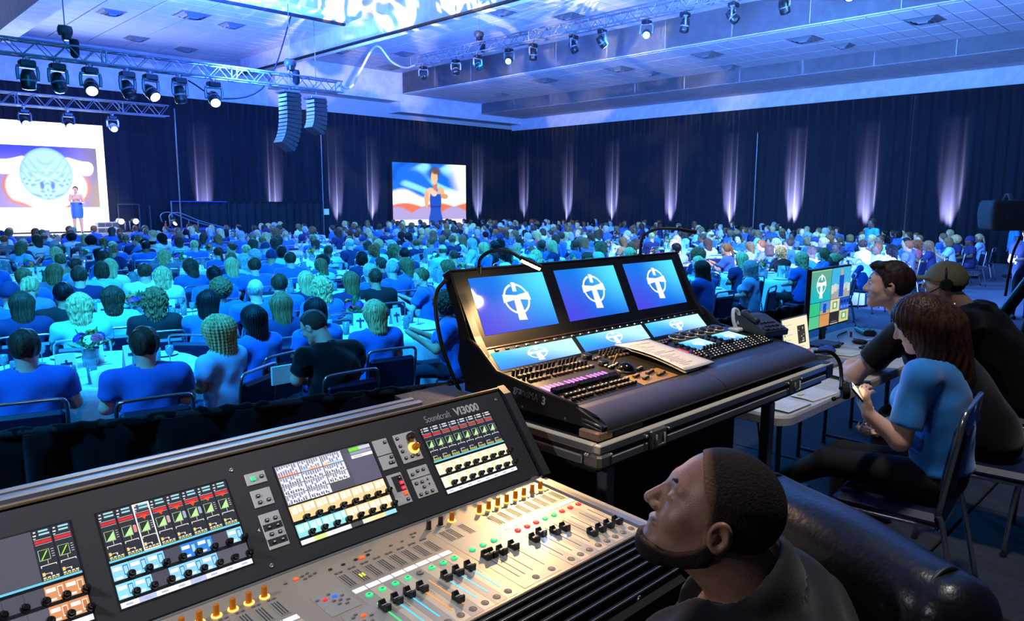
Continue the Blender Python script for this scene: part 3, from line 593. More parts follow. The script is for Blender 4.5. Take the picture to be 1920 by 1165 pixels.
# screens
kn = MB().lathe([(.0076, 0), (.0078, .004), (.0066, .009), (.006, .010)], 14, 0).lathe([(.0042, .010), (.0038, .018), (.003, .019)], 10, 0).mesh('rotary_knob', M('knob_black', '0c0c0d', .3))
W2, H2 = .2363/2, .176/2
def channel_screen(ox, variant):
    m = MB(); rr = random.Random(variant)
    m.rect(-W2, -H2, W2, H2, '05060a')
    n = 8; cw = 2*W2/n; warm = variant == 4
    for i in range(n):
        a = -W2+i*cw; live = not (variant == 1 and i < 6)
        if not live: m.rect(a, -.002, a+cw, H2, '52525e', .0002); continue
        if variant == 2 and i == 2:
            m.rect(a, -.002, a+cw, H2, 'f4f4ee', .0002); m.rect(a+.0022, .0, a+cw-.0022, .074, '2a2b33', .0004); m.rect(a+.003, .074, a+cw-.003, .086, '3c5058', .0004)
        else: m.rect(a+.0006, -.002, a+cw-.0006, H2, '2b2c35', .0002)
        for k in range(2):
            m.rect(a+.003, .083-.006*k, a+.0065, .0855-.006*k, 'd8dce4', .0006); m.rect(a+.0105, .083-.006*k, a+cw-.005+.002*rr.random(), .0862-.006*k, '9fd4dc' if not warm else 'd0d4d8', .0006)
            m.rect(a+.0015, .0775-.005*k, a+.005, .079-.005*k, 'e6e6e6', .0006)
        yb = .064
        m.rect(a+.002, yb-.0008, a+cw-.0025, yb+.0045, 'd8282c' if not warm or i < 2 else 'c04030', .0006); m.rect(a+.002, yb+.006, a+cw-.0025, yb+.0068, 'd0d0d8', .0006); m.rect(a+.002, yb-.003, a+cw-.0025, yb-.0023, 'c8c8d4', .0006)
        if variant == 2 and i >= 2: m.poly([(a+cw*.3, yb), (a+cw*.7, yb), (a+cw*.52, yb-.007-.003*rr.random())], 'e85028', .0008)
        gx, gy, gs = a+.0035, .033, .0165
        m.rect(gx, gy, gx+gs, gy+.0185, 'c8e8c0', .0005); m.rect(gx+.0006, gy+.0006, gx+gs-.0006, gy+.0179, '25302a', .0007)
        if variant == 1: m.poly([(gx+.002, gy+.001), (gx+.004, gy+.001), (gx+gs-.002, gy+.016), (gx+gs-.0045, gy+.016)], 'b4e24a', .0009)
        else: m.poly([(gx+.0015, gy+.001), (gx+gs-.001, gy+.001), (gx+gs-.001, gy+.017)], 'bfe89a', .0009)
        for k in range(4): m.rect(gx+gs+.0025, gy+.016-.0042*k, a+cw-.003, gy+.0172-.0042*k, ('c8b8c4' if variant != 4 else 'b0c0a8'), .0006)
        if variant == 2 and i in (1, 3, 4, 5): m.rect(gx+gs+.002, gy+.004, a+cw-.002, gy+.016, ('e08080', 'c8a0a8', '98a8c8', '98a8c8')[(1, 3, 4, 5).index(i)], .0008)
        m.rect(a+.0145, .026, a+.0152, .033, 'e8e8d8', .0006); m.rect(a+.003, .0235, a+cw-.003, .0248, 'e8e8dc', .0006); m.rect(a+.003, .0205, a+.0042, .0248, 'e8e8dc', .0006); m.rect(a+cw-.0042, .0215, a+cw-.003, .0248, 'e8e8dc', .0006)
        if warm: m.rect(a+.005, .0095, a+cw*.6, .0106, 'e6e6e0', .0006); m.rect(a+.005, .004, a+.0062, .0106, 'e6e6e0', .0006); m.rect(a+cw*.58, .007, a+cw*.6, .0106, 'e6e6e0', .0006); 
        else:
            m.rect(a+.003, .0065, a+.007, .0125, 'f0d070', .0006); m.rect(a+.007, .0092, a+.017, .0102, 'f0e8d0', .0006); m.rect(a+.015, .0062, a+.017, .0092, 'f0e8d0', .0006)
        for k in range(4): m.rect(a+.003+.0062*k, .0022, a+.0075+.0062*k, .0044, 'e2e2d8' if not warm else 'cfc65a', .0006)
        for k in range(6): m.rect(a+.003+.004*k, -.0008, a+.006+.004*k, .0012, 'd8cc58', .0006)
    m.rect(-W2, -.0058, W2, -.002, '6fc8e4', .0008); m.rect(-W2, -.0112, W2, -.0058, '0a0c10', .0008)
    rows = {1: (['4e4e5a']*6+['d8905c']*2, ['5c5c68']*6+['d8905c']*2), 2: (['8fd4ee', '86cdec', '8ccfee', '4a4a56', '4a4a56', '2f80e0', '2f80e0', '4a4a56', '86cdec'][:1]+['8ccfee', '8ccfee', '4a4a58', '2f80e0', '2f80e0', '4a4a58', '8ccfee'], ['8fdcf2', '8fdcf2', '4a4a58', '8ccfee', '8ccfee', '8ccfee', '5a5a66', '5a5a66']), 4: (['f6ecc8']*8, ['f8f0d4']*8)}[variant]
    for r_, (yt, ybt) in enumerate(((-.0112, -.043), (-.0455, -.0765))):
        m.rect(-W2, ybt-.0035, W2, yt, '15151a', .0002)
        for i in range(8):
            a = -W2+i*cw; c = rows[r_][i]; m.rect(a, ybt+.004, a+cw-.0004, yt, c, .0005)
            if c not in ('4e4e5a', '5c5c68', '4a4a56', '4a4a58', '5a5a66'):
                m.rect(a+.002, yt-.011, a+cw*.55, yt-.0045, 'ffffff' if not warm else 'fffbe8', .0007); m.rect(a+cw*.62, yt-.022, a+cw*.9, yt-.004, {1: 'f4e4d8', 2: '3a6fb0', 4: 'dcc890'}[variant], .0007); m.rect(a+cw*.66, yt-.02, a+cw*.86, yt-.006, {1: 'c87848', 2: '9fd8f0', 4: 'f4e8c4'}[variant], .0009)
                m.rect(a+.003, ybt+.006, a+cw*.5, ybt+.0095, 'ffffff', .0007)
    for i in range(8): m.rect(-W2+i*cw, -H2, -W2+(i+1)*cw, -.0785, ('fafafa' if not (variant == 2 and i in (1, 4)) else 'b8c0e0') if variant != 1 or i > 5 else '6a6a74', .0006)
    for i in range(8):
        if variant != 1: m.rect(-W2+i*cw+.008, -H2+.003, -W2+i*cw+.02, -H2+.0062, 'a8b4d8', .0008)
    o = m.build('screen', m_disp, sc, PF @ Matrix.Translation((ox, 0, .0012)))
    MB().bx(-W2-.003, W2+.003, -H2-.003, H2+.003, -.002, .0008).build('screen_bezel', m_blackm, sc, PF @ Matrix.Translation((ox, 0, 0)))
    for r_, y in enumerate((-.035, -.0675)):
        for i in range(8): link('rotary_knob', kn, sc, PF @ TR(ox-W2+.0285+cw*i, y, .001, i))
def master_screen(ox):
    m = MB(); rr = random.Random(5); m.rect(-W2, -H2, W2, H2, '15151c'); m.rect(-W2, -.001, W2*.9, H2, '55535f', .0002); m.rect(W2*.4, -.001, W2, H2*.86, '5d5a70', .0003)
    bw = .051
    def faderblock(a, y0, y1, n, cap):
        m.rect(a, y0, a+bw, y1, 'd6d8e6', .0004)
        for i in range(n):
            x = a+.0018+i*(bw-.006)/n
            m.rect(x, y0+.001, x+.0028, y1-.001, '34374e', .0006); m.rect(x+.0009, y0+.004, x+.0016, y1-.002, 'c8ccf0', .0008); k = y0+.003+rr.random()*(y1-y0-.012)
            m.rect(x-.0003, k, x+.0032, k+.005, cap if cap else 'f4f4f8', .001)
        for j in range(4): m.rect(a+bw-.004, y0+.002+j*.0045, a+bw-.0015, y0+.0045+j*.0045, 'ffffff', .0008)
    for b in range(3): 
        faderblock(-W2+.002+b*.053, .062, .086, 8, None)
        for i in range(8): m.rect(-W2+.0035+b*.053+i*.0056, .0615, -W2+.007+b*.053+i*.0056, .0665, ('f08048', '9ad0e8' if i < 3 else 'f0a058', 'f0c070' if i < 3 else '98d0e0')[b], .0012)
    for row in range(3):
        for b in range(3):
            y0 = .0415-.0205*row
            if row == 2 and b == 2: continue
            faderblock(-W2+.002+b*.053, y0-.0005, y0+.0185, 8, None)
            for i in range(8):
                if (row+b) % 2 == 1 and i % 2 == 0 or rr.random() < .12: x = -W2+.0035+b*.053+i*.0056; m.rect(x-.0006, y0-.001, x+.0058, y0+.009, 'ffffff', .0013); m.rect(x+.0006, y0+.001, x+.0046, y0+.0072, '6a6c78', .0015)
    m.rect(W2-.056, .077, W2-.03, .0855, '7be03a', .0006); m.rect(W2-.03, .077, W2, .0855, 'c8ccd8', .0006); m.rect(W2-.056, .0685, W2, .0755, '9a9cb0', .0006); m.rect(W2-.056, .0595, W2, .067, 'f6f6f2', .0006); m.rect(W2-.05, .061, W2-.028, .0655, 'c8c8c4', .0008)
    cw = 2*W2/8
    for r_, (yt, ybt) in enumerate(((-.004, -.041), (-.0445, -.0765))):
        m.rect(-W2, ybt-.0035, W2, yt+.002, '141210', .0004)
        for i in range(8):
            a = -W2+i*cw; c = 'f2cf96' if r_ == 0 or i > 3 else '8fdde0'
            m.rect(a, ybt+.004, a+cw-.0006, yt, c, .0006); m.rect(a+.003, yt-.018, a+cw*.55, yt-.003, 'fdf4dc' if c[0] == 'f' else 'c8f4f2', .0008); m.rect(a+cw*.62, yt-.016, a+cw*.92, yt-.002, 'fff8e0' if c[0] == 'f' else 'd8fcf8', .0008)
    for i in range(8): m.rect(-W2+i*cw, -H2, -W2+(i+1)*cw, -.0785, ('fafafa', 'd8ec90', 'fafafa', 'fafafa', '4e4c54', 'f6efc0', 'f2e2a0', '9cd8ee')[i], .0008)
    m.build('screen', m_disp, sc, PF @ Matrix.Translation((ox, 0, .0012)))
    MB().bx(-W2-.003, W2+.003, -H2-.003, H2+.003, -.002, .0008).build('screen_bezel', m_blackm, sc, PF @ Matrix.Translation((ox, 0, 0)))
    for y in (-.036, -.0685):
        for i in range(8): link('rotary_knob', kn, sc, PF @ TR(ox-W2+.0285+cw*i, y, .001, i))
channel_screen(-.62, 1); channel_screen(-.3411, 2); master_screen(0); channel_screen(.3851, 4)
# button plates beside the centre screen
key = MB().box((0, 0, .0015), (.0085, .0062, .003), 0, None, .0009).mesh('button', m_key); prn = MB().rect(-.0022, -.0012, .0022, .0012, 'ffffff').mesh('print', m_line)
keyl = {n: MB().box((0, 0, .0018), (.0105, .0085, .0036), 0, None, .0012).mesh('button', m) for n, m in (('g', m_grn), ('o', m_org), ('r', m_red))}
def plate(u0, u1, v0, v1, keys, edge=None):
    p = MB().bx(u0, u1, v0, v1, 0, .0022, 0, .0015).build('button_plate', m_btnp, sc, PF)
    for (u, v, k) in keys:
        F = PF @ TR(u, v, .0022); b = link('button', keyl.get(k, key), sc, F); link('print', prn, b, F @ TR(0, 0, .0037 if k else .0031))
    return p
plate(-.184, -.14, .0625, .0885, [(-.169, .075, 'g'), (-.15, .0765, '')])
plate(-.184, -.141, .0135, .051, [(-.171, .0375, ''), (-.171, .0235, ''), (-.152, .0245, '')])
plate(-.184, -.14, -.0765, -.0015, [(-.17, -.016, ''), (-.152, -.016, ''), (-.17, -.031, ''), (-.152, -.031, ''), (-.17, -.046, ''), (-.152, -.046, ''), (-.17, -.062, ''), (-.152, -.062, '')])
for v in (-.031, -.062): MB().bx(-.182, -.142, v-.007, v+.007, .0022, .0028, 0, .0005).build('dark_band', m_panel, sc, PF)
MB().poly([(-.194, -.03), (-.189, -.026), (-.189, -.034)], 'ffffff').build('print', m_line, sc, PF @ TR(0, 0, .0003))
plate(.127, .168, .048, .088, [(.159, .078, '')]); plate(.127, .168, .012, .0465, [(.16, .039, ''), (.16, .026, ''), (.152, .026, '')])
plate(.186, .2445, .013, .0885, [(.195, .078, ''), (.195, .058, ''), (.195, .044, ''), (.197, .026, ''), (.215, .026, ''), (.233, .026, '')])
plate(.127, .168, -.0775, -.0015, [(.158, -.014, ''), (.158, -.027, 'r'), (.158, -.040, 'r'), (.158, -.053, 'o'), (.158, -.068, '')]); MB().bx(.138, .165, -.046, -.008, .0022, .0026).build('dark_band', m_panel, sc, PF)
plate(.186, .2445, -.028, -.0015, [(.195, -.017, ''), (.212, -.012, ''), (.229, -.012, '')]); plate(.186, .2445, -.0765, -.0295, [(.195, -.04, ''), (.212, -.04, ''), (.212, -.053, ''), (.195, -.068, ''), (.212, -.068, ''), (.229, -.068, '')])
for v, s in ((-.038, 1), (-.051, -1)): MB().poly([(.226, v-.003*s), (.233, v-.003*s), (.2295, v+.004*s)], 'ffffff').build('print', m_key, sc, PF @ TR(0, 0, .0024))
MB().lathe([(.0105, 0), (.0105, .004), (.008, .016), (.006, .017)], 16).build('level_knob', M('knob_brown', '2a211b', .4), sc, PF @ TR(.231, .073, .0022)); MB().lathe([(.014, 0), (.014, .0015)], 18).build('knob_ring', m_glow, sc, PF @ TR(.229, .045, .0022)); MB().lathe([(.009, .0015), (.008, .015), (.006, .016)], 16).build('level_knob', m_orange, sc, PF @ TR(.231, .045, .0022))
# fader surface
ok = MB().lathe([(.0065, 0), (.006, .004), (.0052, .020), (.0042, .0215)], 14, 0).mesh('encoder_knob', m_orange); okd = MB().lathe([(.0065, 0), (.006, .004), (.0052, .020), (.0042, .0215)], 14, 0).mesh('encoder_knob', M('knob_brown', '2a211b', .4))
rg = MB().lathe([(.0095, .0002), (.0095, .0012)], 18).mesh('knob_ring', m_glow); rgd = MB().lathe([(.0095, .0002), (.0095, .0012)], 18).mesh('knob_ring', m_champ3)
sk_ = MB().box((0, 0, .001), (.0075, .0052, .002), 0, None, .0012).mesh('key', m_keyg); skd = MB().box((0, 0, .0012), (.0085, .006, .0024), 0, None, .0012).mesh('key', m_key)
skl = {n: MB().box((0, 0, .0016), (.0095, .0075, .0032), 0, None, .0016).mesh('key', m) for n, m in (('r', m_red), ('b', m_blu), ('o', m_org))}
mk = {n: MB().lathe([(.0072, 0), (.0075, .002), (.006, .0032), (.003, .0034)], 16, 0).mesh('mute_button', m) for n, m in (('g', m_grn), ('r', m_red), ('n', m_keyg))}
mprn = MB().rect(-.0028, -.0014, .0028, .0014, 'ffffff').mesh('print', m_dprint)
selm = MB().lathe([(.0078, 0), (.0078, .0008), (.0066, .001), (.006, .0004), (.005, .001), (.001, .0012)], 18, 0).mesh('select_button', M('select_grey', '6d6a64', .5, .3))
capm = MB().prism([(-.0125, 0), (.0125, 0), (.0125, .0125), (.009, .0135), (.004, .0082), (-.004, .0082), (-.009, .0135), (-.0125, .0125)], -.0062, .0062, 0).mesh('fader_cap', M('fader_black', '0e0e0f', .35)); capl = MB().bx(-.0064, .0064, -.0006, .0006, .0082, .0088).mesh('cap_line', m_line)
meter = MB().bx(-.0095, .0095, -.0245, .0245, 0, .0006, 0).mesh('meter', m_champ3); mbar = MB().bx(-.0068, -.0038, -.0225, .0225, .0006, .001).bx(-.0014, .0014, -.0225, .0225, .0006, .001).bx(.0038, .0068, -.0225, .0225, .0006, .001).mesh('meter_bars', m_meter)
slot = MB().bx(-.0009, .0009, -.108, 0, .0001, .0006).mesh('fader_slot', m_slot); slotl = {k: MB().bx(-.0016, .0016, -.108, 0, .0001, .0008).mesh('fader_slot', m) for k, m in m_led.items()}
lcd = MB().bx(-.0135, .0135, -.0068, .0068, 0, .0008).mesh('label_display', m_lcdw); tick = MB()
for k in range(11): tick.rect(.005, -.012-.0085*k, .0066, -.0115-.0085*k, 'ffffff')
tick = tick.mesh('scale_marks', m_dprint); legend = MB()
for k in range(14): legend.rect(.0082, -.012-.0026*k, .0105, -.0132-.0026*k, 'ffffff')
legend = legend.mesh('scale_marks', m_meter)
strip1 = MB().bx(-.0148, .0148, -.352, -.158, .00005, .0003).mesh('channel_strip', m_champ2); strip2 = MB().bx(-.0148, .0148, -.352, -.158, .00005, .0003).mesh('channel_strip', m_champ3)
def fader(x, v, light=None, lit_at='', vtop=-.205):
    F = FF @ TR(x, vtop, 0); link('fader_slot', slotl[light] if light else slot, sc, F); c = link('fader_cap', capm, sc, FF @ TR(x, v, .001)); link('cap_line', capl, c, FF @ TR(x, v, .001)); link('scale_marks', tick, sc, F @ TR(0, 0, .0004)); link('scale_marks', legend, sc, F @ TR(0, 0, .0005))
def bay(xa, mutes, vs, lights, knobs=True):
    for i in range(8):
        x = xa+.03*i
        link('channel_strip', strip1 if i % 2 else strip2, sc, FF @ TR(x, 0, 0))
        mt = link('meter', meter, sc, FF @ TR(x, -.104, .0002)); link('meter_bars', mbar, mt, FF @ TR(x, -.104, .0002)); link('label_display', lcd, sc, FF @ TR(x, -.147, .0002))
        b = link('mute_button', mk[mutes[i]], sc, FF @ TR(x+.003, -.174, .0003)); link('print', mprn, b, FF @ TR(x+.003, -.174, .0039))
        link('select_button', selm, sc, FF @ TR(x+.002, -.335, .0003)); fader(x, vs[i], lights[i])
        for d in (-.004, .006): link('key', sk_, sc, FF @ TR(x+d, -.0685, .0002))
        if knobs:
            on = knobs[i] == '1'; link('encoder_knob', ok, sc, FF @ TR(x-.004, -.0515, .0002)); link('knob_ring', rg if on else rgd, sc, FF @ TR(x-.004, -.0525, .0002))
bay(1.11, 'rrrggrrr', (-.229, -.221, -.236, -.238, -.295, -.295, -.295, -.296), [None]*8, '11111101')
bay(.714, 'ggggnggg', (-.229, -.225, -.223, -.224, -.295, -.224, -.224, -.225), ['green', 'blue', 'blue', 'orange', 'orange', 'cyan', 'cyan', 'cyan'], False)
bay(.362, 'gggggggg', (-.23, -.28, -.26, -.22, -.29, -.23, -.24, -.26), [None]*8, '11111111')
for i in range(8):
    x = .709+.0295*i
    if i < 4: link('key', skd, sc, FF @ TR(x, -.048, .0002))
    elif i != 4: link('key', sk_, sc, FF @ TR(x, -.046, .0002)); 
    for d in (0, .01): link('key', sk_, sc, FF @ TR(x+.004+d, -.034, .0002)) if i in (3, 7) else None
link('key', skl['o'], sc, FF @ Matrix.Translation((.782, -.049, .0002)) @ Matrix.Diagonal((1.35, 1.3, 1, 1)))
for x, k in ((.963, 0), (.997, 0), (1.03, 1)): link('encoder_knob', ok if k else okd, sc, FF @ TR(x, -.041, .0002)); link('knob_ring', rg if k else rgd, sc, FF @ TR(x, -.042, .0002))
MB().bx(.957, 1.065, -.35, -.055, .00005, .0004, 0).build('master_strip', m_champ3, sc, FF)
for x in (.978, 1.009, 1.041): link('mute_button', mk['g'], sc, FF @ TR(x, -.172, .0004))
for x in (.975, .995, 1.03): mt = link('meter', meter, sc, FF @ TR(x, -.092, .0004)); link('meter_bars', mbar, mt, FF @ TR(x, -.092, .0004))
for x, v in ((.979, -.216), (.995, -.217), (1.018, -.221), (1.052, -.222)): fader(x, v)
for x in (1.004, 1.051): link('select_button', selm, sc, FF @ TR(x, -.335, .0004))
m_yel = M('meter_yellow', 'd8e020', .4, emit='dfe830', strength=1)
for d in (-.003, .0035): MB().bx(.744+d, .747+d, -.112, -.1, .001, .0018).build('meter_level', m_yel, sc, FF)
# key clusters between the bays
for (u0, u1, v0, v1) in ((.628, .69, -.19, -.115), (.64, .70, -.285, -.2)): MB().bx(u0, u1, v0, v1, .00005, .0006, 0).build('key_plate', m_champ3, sc, FF)
for (x, v, k) in ((.64, -.037, 'o'), (.655, -.034, 's'), (.655, -.046, 's'), (.667, -.031, 's'), (.667, -.043, 's'), (.679, -.04, 's'), (.618, -.037, 's'), (.646, -.135, 'r'), (.666, -.136, 'b'), (.634, -.128, 's'), (.66, -.123, 's'), (.678, -.142, 's'), (.657, -.148, 's'), (.668, -.153, 's'), (.68, -.16, 's'), (.66, -.163, 's'), (.672, -.17, 's'),
                  (.672, -.223, 'o'), (.655, -.217, 's'), (.663, -.211, 's'), (.65, -.232, 's'), (.664, -.237, 's'), (.684, -.23, 's'), (.676, -.245, 's'), (.655, -.25, 's')):
    link('key', skl.get(k, sk_), sc, FF @ TR(x, v, .0007))
fb = light('fader_led', 'POINT', (1.14, 1.05, 1.365), .02, (.2, .4, 1), None, .004)
for x, v in ((1.146, -.248), (1.176, -.262)): MB().ball((0, 0, .002), .0028, 8).build('signal_led', M('led_blue', '80b0ff', .3, emit='7fb4ff', strength=8), sc, FF @ TR(x, v, 0))
# table, aluminium-edged tray and small gear behind the console
t = thing('console_table', 'black draped table carrying the sound console', 'table', (.7, 1.25, RZ)); MB().bx(-.1, 1.5, .85, 1.78, 1.11, 1.14, 0, .006).build('table_top', m_blackm, t); MB().bx(-.08, 1.48, .88, 1.74, RZ, 1.11).build('table_drape', M('table_black', '0a0a0b', .9), t)
m_lav = M('case_laminate', '77787f', .55, noise=(60, '6c6d76', .4, .6))
t = thing('case_lid', 'grey flight-case lid with aluminium edge lying behind the sound console', 'case', (.5, 1.65, 1.14))
MB().bx(-.1, 1.21, 1.585, 1.628, 1.1405, 1.538, 0, .01).build('lid_panel', m_lav, t); MB().bx(-.1, 1.21, 1.578, 1.596, 1.51, 1.545, 0, .004).build('edge_extrusion', m_alu, t); MB().bx(-.1, 1.21, 1.62, 1.634, 1.515, 1.545, 0, .004).build('edge_extrusion', m_alu, t)
t = thing('foam_block', 'charcoal foam wedge on a small silver case behind the sound console', 'foam block', (1.36, 1.72, 1.44)); MB().prism([(1.63, 1.4405), (1.8, 1.4405), (1.8, 1.505), (1.68, 1.495)], 1.27, 1.47).build('block', M('foam', '33343c', .95, bump=(160, .6)), t)
t = thing('rack_case', 'small silver ribbed case under the foam wedge', 'case', (1.36, 1.72, 1.14)); MB().bx(1.225, 1.47, 1.62, 1.8, 1.1405, 1.44, 0, .006).build('body', m_lav, t)
for k in range(3): MB().bx(1.222, 1.473, 1.617, 1.621, 1.4-.03*k, 1.412-.03*k).build('rib', m_alu, t)
# ---------------------------------------------------------------- lighting console on its case tray
LX = 2.195; m_lc = M('desk_black', '101012', .42, .1); m_lcs = M('desk_side', '0d0d0e', .5); m_arm = M('armrest_soft', '37363d', .42, noise=(40, '3d3c43', .4, .6))
m_ldisp = display_mat('desk_display', 1.1, .09)
lcn = thing('lighting_console', 'black lighting control desk with three big tilted screens showing a cross emblem', 'lighting console', (LX, 1.45, 1.455))
UA = 1.1246; UF = frame3((LX, 1.7905, 1.7453), (1, 0, 0), (0, math.cos(UA), math.sin(UA)))
LA = .785; LF = frame3((LX, 1.6787, 1.5814), (1, 0, 0), (0, math.cos(LA), math.sin(LA)))
GB = math.atan2(.039, .297); GF = frame3((0, 1.592, 1.559), (1, 0, 0), (0, math.cos(GB), math.sin(GB)))   # key deck: x world, y depth
XL, XE = 1.535, 2.862
MB().bx(XL-LX-.005, XE-LX+.01, -.165, .132, -.035, 0, 0, .006).build('monitor_wing', m_lc, lcn, UF)
MB().bx(XL-LX-.008, XE-LX+.013, .130, .136, -.036, .003, 0, .002).bx(XL-LX-.009, XL-LX-.004, -.165, .134, -.036, .004, 0, .002).build('wing_edge', M('desk_edge', '3a3026', .35, .4), lcn, UF)
MB().bx(XL-LX, XE-LX, -.045, .05, -.02, 0, 0, .002).build('lower_bezel', m_lc, lcn, LF)
MB().bx(XL-LX, XE-LX, .05, .056, -.02, .004, 0, .001).build('bezel_rail', M('desk_edge', '3a3026', .35, .4), lcn, LF)
MB().bx(XL, XE, 1.70, 1.79, 1.565, 1.608, 0, .006).build('hinge_tray', m_lcs, lcn)
hj = MB()
for k in range(26): hj.bx(1.6+.047*k, 1.62+.047*k, 1.703, 1.72, 1.606, 1.615, 0, .003)
tag(hj.build('connector_row', M('connector_metal', '6f7684', .25, .8), lcn), kind='stuff')
side = [(1.19, 1.488), (1.20, 1.474), (1.66, 1.474), (1.76, 1.50), (1.80, 1.58), (1.785, 1.645), (1.755, 1.652), (1.70, 1.625), (1.622, 1.565), (1.592, 1.561), (1.295, 1.522)]
for x in (XL-.014, XE): MB().prism(side, x, x+.014).build('side_cheek', m_lcs, lcn)
MB().tube([(XL-.007, 1.755, 1.654), (XL-.007, 1.70, 1.628), (XL-.007, 1.622, 1.567), (XL-.007, 1.592, 1.563), (XL-.007, 1.295, 1.524)], .0065, 6).build('cheek_trim', M('desk_edge', '3a3026', .35, .4), lcn)
for x in (XL, XE-.03): MB().prism([(1.69, 1.60), (1.80, 1.6), (1.83, 1.78), (1.81, 1.79), (1.735, 1.66)], x, x+.03).build('wing_hinge', m_lcs, lcn)
MB().bx(XL, XE, 1.22, 1.78, 1.476, 1.505).prism([(1.592, 1.50), (1.592, 1.5565), (1.29, 1.517), (1.29, 1.49)], XL, XE).prism([(1.592, 1.5), (1.592, 1.552), (1.645, 1.546), (1.70, 1.59), (1.76, 1.5)], XL, XE).build('chassis', m_lcs, lcn)
MB().bx(XL, XE, -.302, 0, -.012, 0, 0, .001).build('key_deck', M('deck_plate', '2c2a28', .4, .3), lcn, GF)
# rounded wrist rest, in two lengths
for xa, xb in ((XL, 2.162), (2.165, XE)):
    prof = [(1.297, 1.523), (1.27, 1.5205), (1.23, 1.511), (1.203, 1.497), (1.188, 1.48), (1.19, 1.468), (1.21, 1.464), (1.297, 1.474)]
    MB().prism(prof, xa, xb, 0, None, True).build('wrist_rest', m_arm, lcn)
for x in (1.56, 2.2, 2.83):
    for y in (1.26, 1.7): MB().cyl((x, y, 1.4555), (x, y, 1.476), .016, 10).build('foot', m_blackm, lcn)
SIDE = frame3((XL-.0145, 1.54, 1.522), (0, -1, -.13), (0, -.13, 1))
lettering('lettering', 'grandMA', .034, M('letter_grey', 'b9bcc0', .5), lcn, SIDE, .0003, -.0003, 'LEFT', .82)
lettering('lettering', '3', .034, MATS['letter_grey'], lcn, SIDE @ Matrix.Translation((.117, 0, 0)), .0003, .0011, 'LEFT', .9)
MB().tube([(XL-.016, 1.27, 1.497), (XL-.016, 1.20, 1.487), (XL-.016, 1.197, 1.476), (XL-.016, 1.265, 1.486)], .0035, 6, 0, True).build('side_handle', M('handle_steel', '84868c', .3, .8), lcn)
for y in (1.33, 1.5): MB().cyl((XL-.016, y, 1.483), (XL-.013, y, 1.483), .004, 8).build('screw', m_silver, lcn)
# screens: gradient sheet with the white cross-and-ring emblem
def grad(U, V):
    c = mixc(mixc(np.broadcast_to(lc('4a48e0'), U.shape+(3,)), lc('0a62e6'), sstep(.0, .75, U)), mixc(np.broadcast_to(lc('1178e8'), U.shape+(3,)), lc('58e4fb'), sstep(.2, 1.05, U)), sstep(.05, .95, V*.8+U*.25)); return c
def grad2(U, V): return mixc(mixc(np.broadcast_to(lc('3f86ec'), U.shape+(3,)), lc('3fd0f4'), V), lc('ccfff8'), sstep(.3, 1.0, U*.8+V*.4)*.95)
def emblem(h):
    m = MB()
    def ring(a0, a1):
        n = 18; o = []; q = []
        for k in range(n+1):
            t = math.radians(a0+(a1-a0)*k/n); o.append((.46*math.cos(t)*h, .42*math.sin(t)*h+.06*h)); q.append((.40*math.cos(t)*h, .36*math.sin(t)*h+.06*h))
        for k in range(n): m.poly([q[k], o[k], o[k+1], q[k+1]], 'ffffff')
    ring(18, 78); ring(102, 160); ring(190, 255); ring(285, 350)
    m.poly([(-.065*h, .26*h), (.07*h, .25*h), (.09*h, .50*h), (-.055*h, .52*h)], 'ffffff', .0003)
    m.poly([(-.50*h, -.02*h), (-.47*h, .21*h), (.0, .15*h), (.47*h, .21*h), (.50*h, -.02*h), (.1*h, .03*h), (-.1*h, .03*h)], 'ffffff', .0003)
    m.poly([(-.105*h, .1*h), (.105*h, .1*h), (.15*h, -.54*h), (-.15*h, -.52*h)], 'ffffff', .0005)
    return m.mesh('emblem', m_ldisp)
emb = emblem(.133); emb2 = emblem(.062)
for i, (d, n) in enumerate(((-.42, 'first'), (0, 'second'), (.42, 'third'))):
    F = UF @ Matrix.Translation((d, -.1003, .0008)); s = picture('screen', .359, .2006, 40, 24, grad, m_ldisp, lcn, F); link('emblem', emb, s, F @ TR(.012, .104, .0006))
    F = LF @ Matrix.Translation((d, -.034, .0008)); s = picture('letterbox_screen', .3962, .0681, 40, 8, grad2, m_ldisp, lcn, F); link('emblem', emb2, s, F @ Matrix.Translation((.0, .0345, .0006)) @ Matrix.Diagonal((1.6, .85, 1, 1)))
for xc in (2.475, 2.708): F = GF @ Matrix.Translation((xc, -.153, .003)); MB().bx(-.082, .082, -.005, .1, -.003, -.0005, 0, .001).build('bezel', m_lc, lcn, F); s = picture('command_screen', .15, .095, 20, 14, grad2, m_ldisp, lcn, F); link('emblem', emb2, s, F @ Matrix.Translation((.0, .047, .0006)) @ Matrix.Diagonal((1.0, .75, 1, 1)))
# keys, encoders, faders
peg = MB().lathe([(.0055, 0), (.0055, .019), (.0045, .0205)], 10).mesh('encoder', M('encoder_black', '09090a', .35)); kb = MB().box((0, 0, .0045), (.0155, .012, .009), 0, None, .002).mesh('key', M('desk_key', '4a4038', .45)); kbd = MB().box((0, 0, .005), (.0155, .013, .010), 0, None, .0025).mesh('key', M('desk_key_dark', '121212', .4))
kl = MB().bx(-.002, .002, -.0015, .0015, .0101, .0107, 0).mesh('key_light', M('key_warm_led', 'fff0c0', .4, emit='fff0b8', strength=1.6)); ktop = MB().box((0, 0, .0102), (.0115, .008, .0012), 0, None, .0005).mesh('key_cap', M('keycap_tan', '8c7a63', .5))
cntk = [0]
def key_(x, y, kind='k'):
    F = GF @ TR(x, y, 0); cntk[0] += 1
    b = link('key', kb if kind == 'k' else kbd, lcn, F)
    if kind == 'l': link('key_light', kl, b, F)
    if kind == 't': link('key_cap', ktop, b, F)
